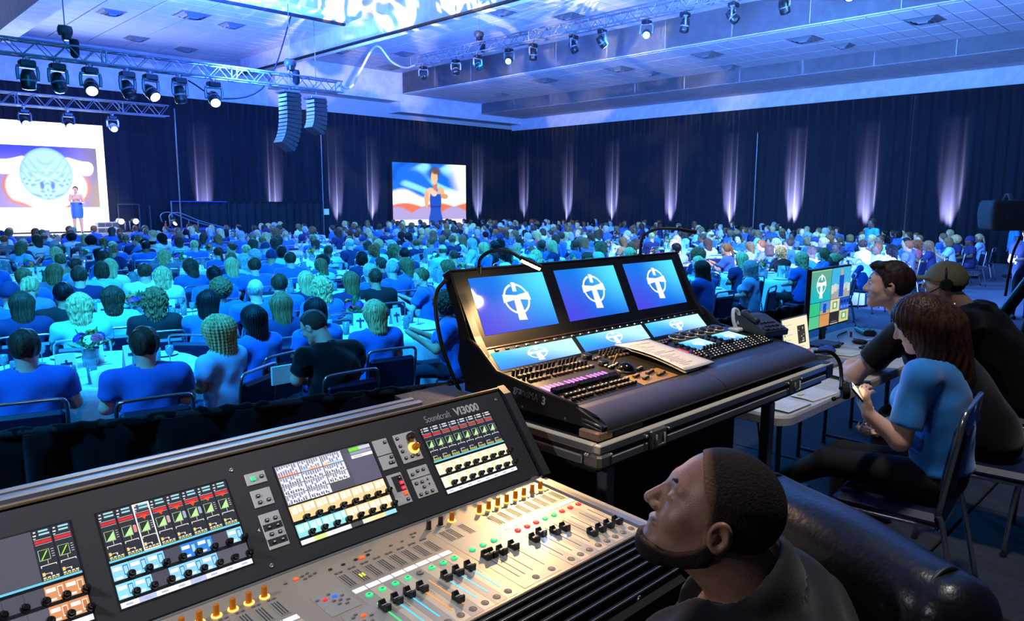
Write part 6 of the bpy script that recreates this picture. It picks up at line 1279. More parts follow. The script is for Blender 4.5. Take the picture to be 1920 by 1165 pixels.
def whair(P):
    q = in_head(P, Jw); d = skull(q, .018); g = P-Jw['head']   # hangs by gravity over the back of the neck
    b_ = capsule(g*np.array((.82, .82, 1)), V3(.035, -.045, .0), V3(.085, -.085, -.225), .092, .078); b_ = smin(b_, capsule(g, V3(-.035, -.02, .02), V3(-.005, -.075, -.20), .052, .045), .03); d = smin(d*Jw['hs'], b_, .035); a = np.arctan2(g[:, 0], -g[:, 1]); d = d+.003*np.sin(a*34+3*noise3(q, 20)+4*np.sin(g[:, 2]*9))
    return smax(d, -face_cut(q, .066)*1., .012)
fld('hair', whair, (J['head']-V3(.2, .28, .33), J['head']+V3(.28, .2, .2)), .006, m_hbr2, w1)
# gold claw clip in the hair
m_gold = M('gold_clip', 'd8b070', .25, .9); hf = head_frame(J) @ TR(.06, -.10, .035)
CLP = M4(facing(1.1), (J['head']+V3(.062, -.082, .035)))
ck = MB().tube(interp([(-.02, -.045, -.05), (0, -.05, .0), (.01, -.045, .05)], 4), .004, 6).tube([(-.02, -.045, -.05), (.02, -.06, .01), (.01, -.045, .05)], .0035, 6).tube([(.02, -.06, .01), (.06, -.055, .03)], .005, 6).tube([(.045, -.055, .0), (.07, -.055, .0), (.07, -.055, .04), (.045, -.055, .04)], .004, 6, 0, True); ck.build('hair_clip', m_gold, w1, CLP)
sl_ = M4(facing(1.45), (Jw['shL']+(Jw['elL']-Jw['shL'])*.62)); m = MB()
for p_ in ([(-.012, 0), (.012, 0), (.014, .006), (-.014, .006)], [(-.002, -.012), (.002, -.012), (.003, .012), (-.003, .012)]): m.add([(a, -.066, b_) for a, b_ in p_], [(0, 1, 2, 3)])
for k in range(4): m.add([(.02+.007*k, -.066, .004), (.025+.007*k, -.066, .004), (.025+.007*k, -.066, .012), (.02+.007*k, -.066, .012)], [(0, 1, 2, 3)]); m.add([(.02+.006*k, -.066, -.008), (.024+.006*k, -.066, -.008), (.024+.006*k, -.066, -.002), (.02+.006*k, -.066, -.002)], [(0, 1, 2, 3)])
m.build('sleeve_print', M('print_navy', '28304a', .6), w1, sl_)
ph = thing('phone', 'smartphone with a warm white screen held in the lap of the person in bright blue', 'phone', (3.13, 1.1, 1.28)); PHF = frame3((3.135, 1.10, 1.285), (.892, .407, .168), (-.368, .511, .712)); MB().bx(-.036, .036, -.074, .074, -.008, 0, 0, .005).build('body', m_black, ph, PHF); MB().rect(-.033, -.07, .033, .07, 'fff0d8').rect(-.025, .02, .02, .024, 'd0b890', .0003).rect(-.025, .0, .026, .004, 'd8c4a0', .0003).rect(-.025, -.02, .01, -.016, 'd0b890', .0003).rect(-.012, .062, .012, .067, '101010', .0003).build('screen', display_mat('phone_display', 1.1, .2), ph, PHF @ TR(0, 0, .0006))
light('phone_glow', 'AREA', tuple(PHF @ Vector((0, 0, .01))), .12, (1, .85, .65), tuple(PHF @ Vector((0, 0, 1))), .07, size_y=.14)

# ---- person in tan cap and headset, dark hoodie
J = seated((5.27, .93), .15, lean=.36, build=1.12, z0=RZ, arms='table'); J['head'] = V3(5.03, 1.345, 1.602); J['R'] = facing(.35, .0); J['hs'] = 1.03; J['neck'] = V3(5.10, 1.235, 1.45); J['chest'] = V3(5.15, 1.13, 1.30); J['belly'] = V3(5.22, 1.0, 1.13)
J['shL'] = V3(4.92, 1.19, 1.38); J['shR'] = V3(5.30, 1.19, 1.38); J['elL'] = V3(4.93, 1.40, 1.21); J['elR'] = V3(5.36, 1.42, 1.2); J['wrL'] = V3(5.05, 1.58, 1.2); J['wrR'] = V3(5.2, 1.6, 1.2); Jc = J
m3 = tag(link('person', person_mesh(J, .0095, m_skin['fair'], m_trs['black'], None)), 'person in a tan baseball cap, headset and black hooded top at the far table', 'person')
fld('hooded_top', lambda P: np.minimum(shirt_field(P, Jc, 1.93, -.08, .08, .026, .009), ell(P, Jc['neck']+V3(.03, -.075, -.01), (.13, .09, .07), Jc['B'])+wr(P, 2, .006)), jb(J, .14), .012, M('black_hoodie', '0b0b0d', .9, spec=.1, sheen=.2), m3)
fld('hair', lambda P: hair_short(in_head(P, Jc), .008, ((-.12, -.06, -.03, -.01, .01, .02, .03, .1), (-.07, -.065, -.04, .0, -.02, .03, .2, .3)))*Jc['hs'], (J['head']-.16, J['head']+.16), .007, m_hbr, m3)
cp = tag(fld('cap', lambda P: hair_cap(in_head(P, Jc))*Jc['hs'], (J['head']-.24, J['head']+.24), .006, M('cap_tan', '9a8a66', .85, bump=(500, .2)), None), 'tan baseball cap worn by the person with the headset', 'cap')
hs_ = thing('headset', 'black headset with a boom microphone worn over the tan cap', 'headset', tuple(J['head'])); HFc = head_frame(J)
MB().tube([tuple(HFc @ Vector((.097*math.sin(a), -.0, .025+.095*math.cos(a)))) for a in np.linspace(-1.75, 1.75, 16)], .007, 8).build('headband', m_black, hs_)
for s in (-1, 1): MB().lathe([(.02, -.012), (.034, -.01), (.036, .006), (.028, .014)], 14, 0, HFc @ Matrix.Translation((s*.095, -.005, .0)) @ Matrix.Rotation(s*PI/2, 4, 'Y')).build('ear_cup', m_blackm, hs_)
MB().tube([tuple(HFc @ Vector(p)) for p in ((-.1, .02, -.01), (-.1, .07, -.045), (-.06, .11, -.07))], .004, 6).build('boom', m_black, hs_); MB().ball(tuple(HFc @ Vector((-.05, .116, -.072))), .011, 8).build('microphone', m_blackm, hs_)

# ---- person beyond the riser, low, in black cap and headphones
J = seated((6.42, 1.12), .7, sit=.42, lean=.35, build=1.05, z0=0., arms='lap', hpitch=-.25); J['head'] = V3(6.30, 1.245, 1.02); dz = J['head']-V3(6.30, 1.245, 1.02); J['neck'] = J['head']+V3(.08, -.07, -.14); J['chest'] = J['neck']+V3(.03, -.05, -.16); J['belly'] = J['chest']+V3(.03, -.06, -.15); J['shL'] = J['neck']+V3(-.17, .0, -.06); J['shR'] = J['neck']+V3(.17, -.02, -.06); J['elL'] = J['shL']+V3(-.03, .12, -.22); J['elR'] = J['shR']+V3(.04, .08, -.24); J['wrL'] = J['elL']+V3(.08, .22, .02); J['wrR'] = J['elR']+V3(-.1, .2, .0); Jl = J
m4 = tag(link('person', person_mesh(J, .011, m_skin['fair'], m_trs['black'], None)), 'person in a black cap and headphones seated low behind the hooded person', 'person')
fld('sweatshirt', lambda P: shirt_field(P, Jl, 1.9, -.06, .08, .02, .007), jb(J, .13), .014, m_blackc, m4)
fld('beard', lambda P: (lambda q: smax(smax(head_field(q, ears=False)-.006, q[:, 2]-zline(q[:, 1], *BT_), .003), -.03-q[:, 1], .004))(in_head(P, Jl)), (J['head']-.16, J['head']+.16), .007, strands('hair_auburn', '5a3424', '7a4a34'), m4)
tag(fld('cap', lambda P: hair_cap(in_head(P, Jl))*Jl['hs'], (J['head']-.24, J['head']+.24), .008, M('cap_black', '101114', .85), None), 'black baseball cap worn by the low-seated person', 'cap')
h2 = thing('headphones', 'black headphones worn over the black cap', 'headphones', tuple(J['head'])); HF2 = head_frame(J); MB().tube([tuple(HF2 @ Vector((.1*math.sin(a), -.0, .025+.1*math.cos(a)))) for a in np.linspace(-1.7, 1.7, 14)], .008, 8).build('headband', m_greyp, h2)
for s in (-1, 1): MB().lathe([(.02, -.012), (.036, -.01), (.038, .01), (.028, .018)], 14, 0, HF2 @ Matrix.Translation((s*.1, -.005, -.01)) @ Matrix.Rotation(s*PI/2, 4, 'Y')).build('ear_cup', m_blackm, h2)
chair((6.42, 1.12, 0), .7, 'navy banquet chair under the low-seated person in headphones')
chair((3.40, 1.02, RZ), .10, 'navy chrome-framed chair holding the person in bright blue'); chair((4.20, .86, RZ), .10, 'navy chrome-framed chair holding the person in the black polo'); chair((5.27, .93, RZ), .2, 'navy chrome-framed chair holding the person in the tan cap'); chair((4.30, .50, RZ), .12, 'empty navy chrome-framed chair behind the person in bright blue')

# ---- standing figures
def standing(o, yaw, fem=False, tall=1., z0=0., arms='down', build=1., hyaw=0., hpitch=0.):
    J = seated(o, yaw, .78*tall, 0, build, fem, hyaw, hpitch, tall, 'low', z0); B = facing(yaw); o3 = V3(o[0], o[1], z0); P0 = J['pelvis']; del J['seat']
    for s, k in (('L', -1), ('R', 1)):
        J['kn'+s] = o3+B@V3(k*.1, .02, .48*tall); J['an'+s] = o3+B@V3(k*.11, -.02, .085); J['toe'+s] = o3+B@V3(k*.13, .14, .04); sh = J['sh'+s]
        if arms == 'down': J['el'+s] = sh+B@V3(k*.06, -.03, -.28*tall); J['wr'+s] = sh+B@V3(k*.06, .06, -.52*tall)
        else: J['el'+s] = sh+B@V3(k*.05, .02, -.28*tall); J['wr'+s] = sh+B@V3(-k*.02 if arms == 'phone' else k*.0, .28, -.24*tall)
    return J
def stander(label, o, yaw, shirt, trs, skin, hair, hmat, h=.014, z0=0., sleeve=.62, **k):
    J = standing(o, yaw, z0=z0, **k); p = tag(link('person', person_mesh(J, h, skin, trs)), label, 'person'); p_ = dict(J)
    fld('shirt', lambda P: shirt_field(P, p_, sleeve, -.05, .075, .016, .005), jb(J, .12), h+.002, shirt, p); link('hair', hair, p, head_frame(J)); p['J'] = 1; del p['J']
    return p, J
hm_short = hair_mesh('hair', lambda q: hair_short(q), m_hbr, .008); hm_bun = hair_mesh('hair', hair_bun, strands('hair_dark', '1a1412', '2c211c'), .008)
m_royal = M('royal_blue_shirt', '2a5cb4', .85, sheen=.2); m_lblue = M('light_blue_shirt', '5d93d6', .85, sheen=.2)
p_, Jq = stander('person standing in dark navy shirt and trousers by the camera, holding a phone', (15.9, 2.98), 2.1, M('dark_navy_shirt', '1b2040', .85), m_trs['navy'], m_skin['fair'], hm_bun, None, arms='phone', fem=True, build=1.15)
q = thing('phone', 'dark phone held up by the person standing near the camera', 'phone', tuple((Jq['wrL']+Jq['wrR'])/2)); MB().box(tuple((Jq['wrL']+Jq['wrR'])/2+facing(2.1)@V3(0, .09, .03)), (.07, .012, .14), 0, None, .004).build('body', m_black, q); MB().box(tuple((Jq['wrL']+Jq['wrR'])/2+facing(2.1)@V3(0, .08, .03)), (.062, .004, .13)).build('screen', m_lens_off, q)
stander('person standing in a bright blue polo and black trousers behind the camera', (24.56, 4.92), .4, M('polo_bright', '2a8cf0', .8), m_trs['black'], m_skin['brown'], hm_short, None, .018)
stander('person standing in a light blue polo against the long wall drapes', (20.8, 7.4), .9, M('polo_bright', '2a8cf0', .8), m_trs['black'], m_skin['dark'], hm_short, None, .018)
stander('person standing on stage in a blue knee-length dress', (7.45, 29.6), PI-.3, M('blue_dress', '2858d8', .7), m_skin['tan'], m_skin['tan'], hm_bun, None, .018, z0=.905, fem=True, arms='up', sleeve=0)
stp = bpy.data.objects[[o.name for o in bpy.data.objects if o.get('label', '').startswith('person standing on stage')][0]]
MB().lathe([(.165, 1.5-.05), (.185, 1.6), (.19, 1.75), (.175, 1.9), (.16, 2.0)], 16, 0, TR(7.45, 29.6, 0) @ Matrix.Diagonal((1.08, .85, 1, 1)) @ TR(0, 0, 0)).build('dress_skirt', MATS['blue_dress'], stp)
# ---------------------------------------------------------------- the seated audience
def at(px, py, z):
    """point on the level z seen in the photograph at px, py"""
    d = fw+rt*((px-960)/1380)-up*((py-582.5)/1380); return d*((z-CAMZ)/d.z)
hair_c = {'blond': strands('hair_blond', '9c7a45', 'd9bd85', (70, 70, 6)), 'lbrown': strands('hair_light_brown', '5c4026', '8a6a45', (70, 70, 6)), 'brown': strands('hair_mid_brown', '33221a', '563b2a', (70, 70, 6)), 'black': strands('hair_black', '0c0a0a', '1c1818', (70, 70, 6)), 'grey': strands('hair_grey', '7d7d7d', 'b9b7b2', (90, 90, 20)), 'red': strands('hair_copper', '6b3720', '9a5a34', (70, 70, 6))}
shirts = {'royal': ('royal blue', M('royal_blue_shirt', '2a5cb4', .85)), 'navy': ('navy', M('navy_shirt', '1a2250', .85)), 'lblue': ('pale blue', M('pale_blue_shirt', '9cc4ea', .85)), 'white': ('white', M('white_shirt', 'e4e2dc', .85)), 'grey': ('grey', M('grey_shirt', '6c7280', .85)), 'black': ('black', M('black_shirt', '0d0e12', .85)), 'rose': ('rose', M('rose_shirt', 'b8485c', .85)), 'tanw': ('tan', M('tan_shirt', '9a7f5c', .85))}
protos = []
for (fem, arms, hy, hp, lean, sl, tall) in ((0, 'lap', 0, 0, .04, .66, .88), (0, 'table', .3, -.05, .16, .66, .89), (0, 'cross', -.35, 0, .0, 1.9, .87), (1, 'lap', 0, 0, .05, .7, .84), (1, 'table', .35, -.08, .14, .7, .85), (1, 'cross', -.4, -.05, .02, 1.92, .84)):
    J = seated((0, 0), 0, sit=.445, lean=lean, fem=bool(fem), tall=tall, arms=arms, hyaw=hy, hpitch=hp, build=1.05); Jp = dict(J)
    me = person_mesh(J, .017, m_skin['fair'], m_trs['navy']); b_ = jb(J, .12)
    sm_ = field_mesh('shirt', lambda P: shirt_field(P, Jp, sl, -.05, .07, .02, .007), b_[0], b_[1], .016, shirts['royal'][1])
    protos.append((me, sm_, head_frame(J)))
hairs = {'short': lambda q: hair_short(q), 'crop': lambda q: hair_short(q, .006), 'long': lambda q: hair_long(q, .27, 0), 'wavy': lambda q: hair_long(q, .25, .6, .006, .02, .115), 'mid': lambda q: hair_long(q, .17, .3, .005, .018, .11), 'bob': hair_bob, 'curly': lambda q: hair_curl(q, .05), 'curls': lambda q: hair_long(q, .22, 1.0, .011, .026, .13), 'pony': hair_pony, 'bun': hair_bun, 'ring': hair_ring, 'braids': hair_braid, 'cap': lambda q: hair_cap(q, False)}
hair_m = {k: hair_mesh('hair', f_, hair_c['brown'], .0065) for k, f_ in hairs.items()}
hair_words = {}
def guest(x, y, yaw, pr, skin, sh, hk, hc, label, group, sc=1., trs='navy', z=0.):
    me, sm_, hf_ = protos[pr]; W = TR(x, y, z, yaw) @ Matrix.Scale(sc, 4)
    o = link('person', me, None, W); tag(o, label, 'person', group)
    o.material_slots[0].link = 'OBJECT'; o.material_slots[0].material = m_skin[skin]
    o.material_slots[1].link = 'OBJECT'; o.material_slots[1].material = m_trs[trs]
    s = link('shirt', sm_, o, W); s.material_slots[0].link = 'OBJECT'; s.material_slots[0].material = shirts[sh][1]
    if hk: h = link('hair', hair_m[hk], o, W @ hf_); h.material_slots[0].link = 'OBJECT'; h.material_slots[0].material = hair_c[hc] if hk != 'cap' else MATS['navy_shirt']
    return o
STG = (7.5, 29)
def stage_yaw(x, y): return math.atan2(-(STG[0]-x), STG[1]-y)
# hand-placed guests: head top in the photograph, level of the head top, figure, shirt, hair, turn
A_, B_ = (1.6, 6.38), (4.3, 6.6)
near = [
 (45, 617, 1.34, 0, 'royal', 'short', 'brown', 0, 'dark-haired guest', 'fair', 'person in royal blue tee at the flower table, backed by the chair cut by the frame', 'khaki'),
 (270, 613, 1.34, 0, 'royal', 'short', 'brown', .05, '', 'fair', 'person in royal blue tee seated straight in front of the flower table', 'navy'),
 (415, 598, 1.29, 3, 'lblue', 'braids', 'blond', .75, '', 'tan', 'person in pale blue shirt turned sideways on the chair beside the flower table', 'jeans'),
 (480, 577, 1.29, 3, 'royal', 'long', 'black', .5, '', 'brown', 'person in royal blue shirt just behind the braided guest, near the drape rail', 'navy'),
 (705, 568, 1.29, 3, 'royal', 'mid', 'blond', 0, '', 'fair', 'person in royal blue shirt centred before the second flower table, back to the rail', 'navy'),
 (852, 545, 1.32, 4, 'royal', 'curly', 'brown', .9, '', 'tan', 'person in royal blue tee turned sideways beside the lighting desk cable', 'navy'),
 (150, 575, 1.20, 3, 'lblue', 'wavy', 'blond', 0, '', 'fair', 'person in pale blue top beyond the flowers of the first table', 'jeans'),
 (290, 563, 1.20, 3, 'black', 'curls', 'lbrown', 0, '', 'fair', 'person in black top beyond the first table, beside the pale blue top', 'black'),
 (378, 570, 1.18, 4, 'royal', 'long', 'black', -.6, '', 'dark', 'person in royal blue shirt leaning over the first table from its wall side', 'navy'),
 (375, 523, 1.30, 3, 'royal', 'curly', 'lbrown', 0, '', 'fair', 'broad person in royal blue shirt behind the leaning guest', 'navy'),
 (480, 522, 1.34, 0, 'royal', 'ring', 'grey', 0, '', 'fair', 'person in royal blue tee between the first two flower tables, head nearly bare', 'navy'),
 (527, 553, 1.29, 3, 'navy', 'long', 'lbrown', 0, '', 'fair', 'person in navy shirt directly behind the man-high gap by the black-clad reader', 'navy'),
 (508, 530, 1.26, 0, 'royal', 'short', 'brown', 0, '', 'fair', 'person in royal blue shirt partly hidden behind the navy shirt', 'navy'),
 (603, 530, 1.29, 3, 'royal', 'curls', 'blond', 0, '', 'fair', 'person in royal blue shirt beyond the black-clad reader', 'navy'),
 (596, 570, 1.26, 3, 'royal', 'bob', 'black', .3, '', 'brown', 'person in royal blue shirt half hidden by the black-clad reader', 'navy'),
 (706, 518, 1.24, 0, 'black', 'crop', 'brown', 0, '', 'tan', 'person in black shirt beyond the flowers of the second table', 'black'),
 (803, 515, 1.22, 4, 'royal', 'short', 'lbrown', .7, '', 'fair', 'person in royal blue shirt beyond the second flower table, turned sideways', 'navy'),
 (40, 557, 1.26, 3, 'navy', 'long', 'brown', .1, '', 'tan', 'person in navy top beyond the first table at the frame edge', 'navy'),
 (10, 585, 1.28, 4, 'royal', 'long', 'brown', .2, '', 'fair', 'person in royal blue top cut by the frame beside the first table', 'navy'),
 (220, 540, 1.29, 3, 'lblue', 'mid', 'brown', 0, '', 'fair', 'person in pale blue shirt in the second line of guests beyond the first table', 'jeans'),
 (148, 540, 1.27, 0, 'black', 'short', 'black', .1, '', 'tan', 'person in black top in the second line beyond the first table', 'black'),
 (185, 523, 1.31, 0, 'royal', 'cap', 'black', 0, '', 'fair', 'person in royal blue shirt and dark cap beyond the first table', 'navy'),
 (80, 522, 1.29, 5, 'grey', 'pony', 'blond', -.2, '', 'fair', 'person in grey top with hair tied back beyond the first table', 'grey'),
 (42, 502, 1.34, 0, 'royal', 'short', 'lbrown', 0, '', 'fair', 'person in royal blue shirt at the frame edge two lines beyond the first table', 'navy'),
 (100, 497, 1.29, 3, 'grey', 'long', 'lbrown', -.3, '', 'fair', 'person in grey shirt two lines beyond the first table', 'navy'),
 (163, 495, 1.29, 4, 'lblue', 'bob', 'brown', -.3, '', 'fair', 'person in pale blue shirt two lines beyond the first table', 'jeans'),
 (205, 488, 1.29, 3, 'white', 'long', 'blond', 0, '', 'fair', 'person in white shirt two lines beyond the first table', 'jeans'),
 (270, 492, 1.34, 2, 'white', 'short', 'brown', 0, '', 'fair', 'person in white jacket seen from behind, three lines beyond the rail', 'khaki'),
 (300, 508, 1.27, 3, 'white', 'wavy', 'blond', 0, '', 'fair', 'person in white top just before the white jacket', 'navy'),
 (308, 518, 1.27, 0, 'royal', 'pony', 'black', 0, '', 'brown', 'person in royal blue shirt with tied-back hair before the white top', 'navy'),
 (360, 488, 1.29, 4, 'royal', 'mid', 'brown', .1, '', 'fair', 'person in royal blue shirt beyond the broad guest', 'navy'),
 (430, 486, 1.29, 3, 'royal', 'long', 'blond', -.1, '', 'fair', 'person in royal blue shirt beyond the bare-headed guest', 'navy'),
 (475, 482, 1.34, 0, 'royal', 'short', 'brown', 0, '', 'fair', 'person in royal blue polo beyond the bare-headed guest', 'navy'),
 (545, 472, 1.34, 0, 'royal', 'short', 'brown', 0, '', 'fair', 'person in royal blue shirt before an empty navy chair in the third line', 'navy'),
 (575, 512, 1.29, 3, 'navy', 'long', 'blond', 0, '', 'fair', 'person in navy shirt beyond the curly-headed blond guest', 'navy'),
 (632, 512, 1.29, 3, 'navy', 'long', 'lbrown', 0, '', 'fair', 'person in navy shirt beside the first navy-shirted long-haired guest', 'navy'),
 (695, 487, 1.34, 0, 'royal', 'crop', 'grey', 0, '', 'fair', 'person in royal blue tee two lines beyond the second flower table', 'navy'),
 (642, 488, 1.34, 0, 'royal', 'short', 'grey', 0, '', 'fair', 'person in royal blue tee beside the cropped guest two lines beyond the second table', 'navy'),
 (680, 474, 1.29, 3, 'navy', 'bob', 'black', 0, '', 'tan', 'person in navy top three lines beyond the second table', 'navy'),
 (765, 486, 1.29, 3, 'royal', 'mid', 'lbrown', .3, '', 'fair', 'person in royal blue shirt two lines beyond the second table, toward the wall', 'navy'),
 (850, 490, 1.29, 4, 'royal', 'mid', 'lbrown', .7, '', 'fair', 'person in royal blue shirt turned sideways above the corner of the lighting desk', 'navy'),
 (1000, 506, 1.27, 3, 'royal', 'mid', 'grey', .2, '', 'fair', 'person in royal blue shirt just above the arched lamp', 'navy'),
]
tables = [A_, B_, (2.75, 8.85), (5.35, 9.35)]
row_of = {0: (1, 1), 1: (1, 2), 2: (2, 1), 3: (2, 2)}
cnt_row = {1: 2, 2: 2}
def add_table(x, y, r): cnt_row[r] = cnt_row.get(r, 0)+1; row_of[len(tables)] = (r, cnt_row[r]); tables.append((x, y))
for j in range(7): add_table(6.95+2.85*j, 6.35+.02*j+.06*math.sin(j*2), 1)
for j in range(7): add_table(8.0+2.85*j, 9.3+.1*math.sin(j), 2)
for k in range(2, 8):
    y = 9.3+2.8*(k-1)
    for j in range(12):
        x = 1.2+.1*k+2.8*j+(k % 2)*1.3
        if x < .14*y-.2 or x > 28.2: continue
        if x < 15 and y > 26.6: continue
        add_table(x+rng.uniform(-.12, .12), y+rng.uniform(-.12, .12), k+1)
people = []   # (x, y, yaw, proto, skin, shirt, hair, colour, label, group, scale, trousers, dist, table)
for (px, py, z, pr, sh, hk, hc, dy, _n, skn, lab, trs) in near:
    p = at(px, py, z-.06); x, y = p.x, p.y
    for (tx, ty) in tables[:4]:
        d = math.hypot(x-tx, y-ty)
        if d < 1.12: x, y = tx+(x-tx)/d*1.12, ty+(y-ty)/d*1.12
    ok_ = True
    for q in people:
        d = math.hypot(x-q[0], y-q[1])
        if d < .52 and d > 0: x += (x-q[0])/d*(.54-d); y += (y-q[1])/d*(.54-d)
    people.append([x, y, stage_yaw(x, y)+dy, pr, skn, sh, hk, hc, lab, None, 1., trs if trs in m_trs else 'navy', math.hypot(x, y), -1])
nman = len(people)
sides = ['stage side', 'stage-wall corner', 'wall side', 'rail-wall corner', 'rail side', 'rail-inner corner', 'inner side', 'stage-inner corner']
def on_screen(x, y, z=1.1):
    v = Vector((x, y, z-CAMZ)); c = v.dot(fw); return c > 0 and -60 < 960+1380*v.dot(rt)/c < 1980
rg2 = random.Random(11)
mid_c = ['royal']*48+['navy']*18+['lblue']*14+['white']*8+['black']*6+['grey']*4+['rose']*2+['tanw']*3
for ti, (tx, ty) in enumerate(tables):
    if ti in (0, 1): continue
    for k in range(8):
        a = PI/2-k*PI/4+.2; R_ = 1.25
        x, y = tx+R_*math.cos(a), ty+R_*math.sin(a)
        if rg2.random() < .12 or not on_screen(x, y): continue
        if min(math.hypot(x-q[0], y-q[1]) for q in people) < .56: continue
        if math.hypot(x-6.4, y-1.1) < 1 or y < 4.4: continue
        sy = stage_yaw(x, y); ty_ = math.atan2(-(tx-x), ty-y); df = (ty_-sy+PI) % (2*PI)-PI
        yaw = sy+(.45*df if abs(df) < 2 else .0)+rg2.uniform(-.25, .25)
        fem = rg2.random() < .68; pr = rg2.choice((3, 4, 5, 3)) if fem else rg2.choice((0, 1, 2, 0)); sh = rg2.choice(mid_c)
        hk = rg2.choice(('long', 'wavy', 'mid', 'bob', 'curls', 'pony', 'bun', 'mid', 'long', 'curly')) if fem else rg2.choice(('short', 'short', 'crop', 'ring', 'short', 'cap')); hc = rg2.choice(('blond', 'blond', 'lbrown', 'brown', 'brown', 'black', 'grey', 'red', 'lbrown'))
        r_, c_ = row_of[ti]
        lab = f'person in {shirts[sh][0]} shirt, {sides[k]} of the {ordn[c_-1]} table, {ordn[r_-1]} row'
        people.append([x, y, yaw, pr, rg2.choice(('fair', 'fair', 'fair', 'tan', 'tan', 'brown', 'dark')), sh, hk, hc, lab, f'guests at the tables of the {ordn[r_-1]} row', rg2.uniform(.94, 1.03), rg2.choice(('navy', 'jeans', 'black', 'khaki')), math.hypot(x, y), (ti, k)])
order = sorted(range(len(people)), key=lambda i: people[i][12]); N_IND = 296; far = []
for rank, i in enumerate(order):
    x, y, yaw, pr, skn, sh, hk, hc, lab, grp, sc_, trs, dist, tk = people[i]
    if rank < N_IND:
        guest(x, y, yaw, pr, skn, sh, hk, hc, lab, grp, sc_, trs)
        if tk == -1: cl = 'navy banquet chair of the '+lab.replace('person in', 'guest in'); cl = ' '.join(cl.split()[:16])
        else: cl = f'navy banquet chair, {sides[tk[1]]} of the {ordn[row_of[tk[0]][1]-1]} table, {ordn[row_of[tk[0]][0]-1]} row'
        xc, yc = x+.045*math.sin(yaw), y-.045*math.cos(yaw)
        if rank < 85: chair((xc, yc, 0), yaw, cl, grp or 'chairs by the rail')
        else: o = link('banquet_chair', chair_one, None, TR(xc, yc, 0, yaw)); tag(o, cl, 'chair', grp)
    else: far.append(people[i])
# the rest of the room, too far to pick apart one by one
cols = {}; cv = []; cf = []; cm_ = []; mats_f = []; nv = 0
def mslot(m):
    if m not in mats_f: mats_f.append(m)
    return mats_f.index(m)
far_b = []
for fem in (0, 1):
    J = seated((0, 0), 0, sit=.445, fem=bool(fem), tall=.86, arms='lap', lean=.06); Jf = dict(J); b_ = jb(J, .1)
    f1 = lambda P: np.minimum(skin_field(P, Jf), shirt_field(P, Jf, .7, -.05, .07, .02, .0)); hfn = hairs['mid' if fem else 'short']
    f2 = lambda P: np.minimum(f1(P), hfn(in_head(P, Jf))*Jf['hs']-.004); v, f = surface_nets(f2, b_[0], b_[1]+.05, .042); c = v[f].mean(1)
    lab_ = np.where(legs_field(c, Jf)-.02 < np.minimum(shirt_field(c, Jf, .7, -.05, .07, .02, 0.), skin_field(c, Jf)+.03), 3, np.where(shirt_field(c, Jf, .7, -.05, .07, .025, .0) < .012, 1, 0)); lab_ = np.where(hfn(in_head(c, Jf)) < .012, 2, lab_); far_b.append((v, f, lab_))
cvx = np.array([v.co[:] for v in MB().box((0, 0, .445), (.43, .42, .06)).box((0, -.24, .68), (.42, .05, .38)).mesh('tmp', m_navy).vertices]); cfx = np.array([[0, 1, 3, 2], [4, 6, 7, 5], [0, 4, 5, 1], [2, 3, 7, 6], [0, 2, 6, 4], [1, 5, 7, 3]]); cfx = np.concatenate([cfx, cfx+8])
for (x, y, yaw, pr, skn, sh, hk, hc, lab, grp, sc_, trs, dist, tk) in far:
    v, f, l_ = far_b[1 if pr > 2 else 0]; R_ = np.array(Matrix.Rotation(yaw, 3, 'Z'))
    lut = np.array([mslot(m_skin[skn]), mslot(shirts[sh][1]), mslot(hair_c[hc]), mslot(m_trs[trs])]); cv.append(v*sc_@R_.T+V3(x, y, 0)); cf.append(f+nv); cm_.append(lut[l_]); nv += len(v)
    cv.append(cvx@R_.T+V3(x, y, 0)); cf.append(cfx+nv); cm_.append(np.full(len(cfx), mslot(m_navy))); nv += len(cvx)
if cv: tag(link('crowd', np_mesh('crowd', np.concatenate(cv), np.concatenate(cf), mats_f, np.concatenate(cm_))), 'distant seated guests filling the tables near the stage and the far walls', kind='stuff')
print('people', len(people), 'far', len(far), 'tables', len(tables))

# ---- person in black reading by the rail, lit by the desk lamps
p = at(590, 590, 1.26); J = seated((p.x+.08, p.y-.12), -.05, lean=.26, build=1.12, hyaw=.35, hpitch=-.55, arms='lap', tall=.97); J['head'] = V3(p.x, p.y+.02, 1.165); J['neck'] = J['head']+V3(.05, -.085, -.135); J['shL'] = J['neck']+V3(-.19, -.03, -.06); J['shR'] = J['neck']+V3(.2, -.05, -.06); J['chest'] = J['neck']+V3(.03, -.08, -.17); J['hs'] = 1.03; J['R'] = facing(.45, -.5); Jb = J
m5 = tag(link('person', person_mesh(J, .009, m_skin['fair'], m_trs['black'], lids=False)), 'person in a black shirt and glasses by the drape rail, head bowed over white pages', 'person')
fld('shirt', lambda P: np.minimum(shirt_field(P, Jb, .7, -.06, .074, .018, .008), collar_field(P, Jb, .076, .02, .004)), jb(J, .12), .012, MATS['black_polo'], m5)
fld('hair', lambda P: hair_short(in_head(P, Jb), .005, ((-.12, -.06, -.035, -.012, .01, .03, .05, .10), (-.06, -.06, -.03, .0, -.0, .06, .08, .095)))*Jb['hs'], (J['head']-.17, J['head']+.17), .0055, strands('hair_operator_brown', '33241c', '4e3a2e', (200, 200, 200)), m5)
F_ = head_frame(J)
for s in (-1, 1): MB().tube([tuple(F_ @ Vector((s*.031+.02*math.cos(a), .098, .006+.016*math.sin(a)))) for a in np.linspace(0, 2*PI, 13)[:-1]], .0015, 6, 0, True).tube([tuple(F_ @ Vector(q)) for q in ((s*.052, .096, .01), (s*.078, .05, .01), (s*.08, -.005, .008))], .0015, 6).build('glasses', m_black, m5)
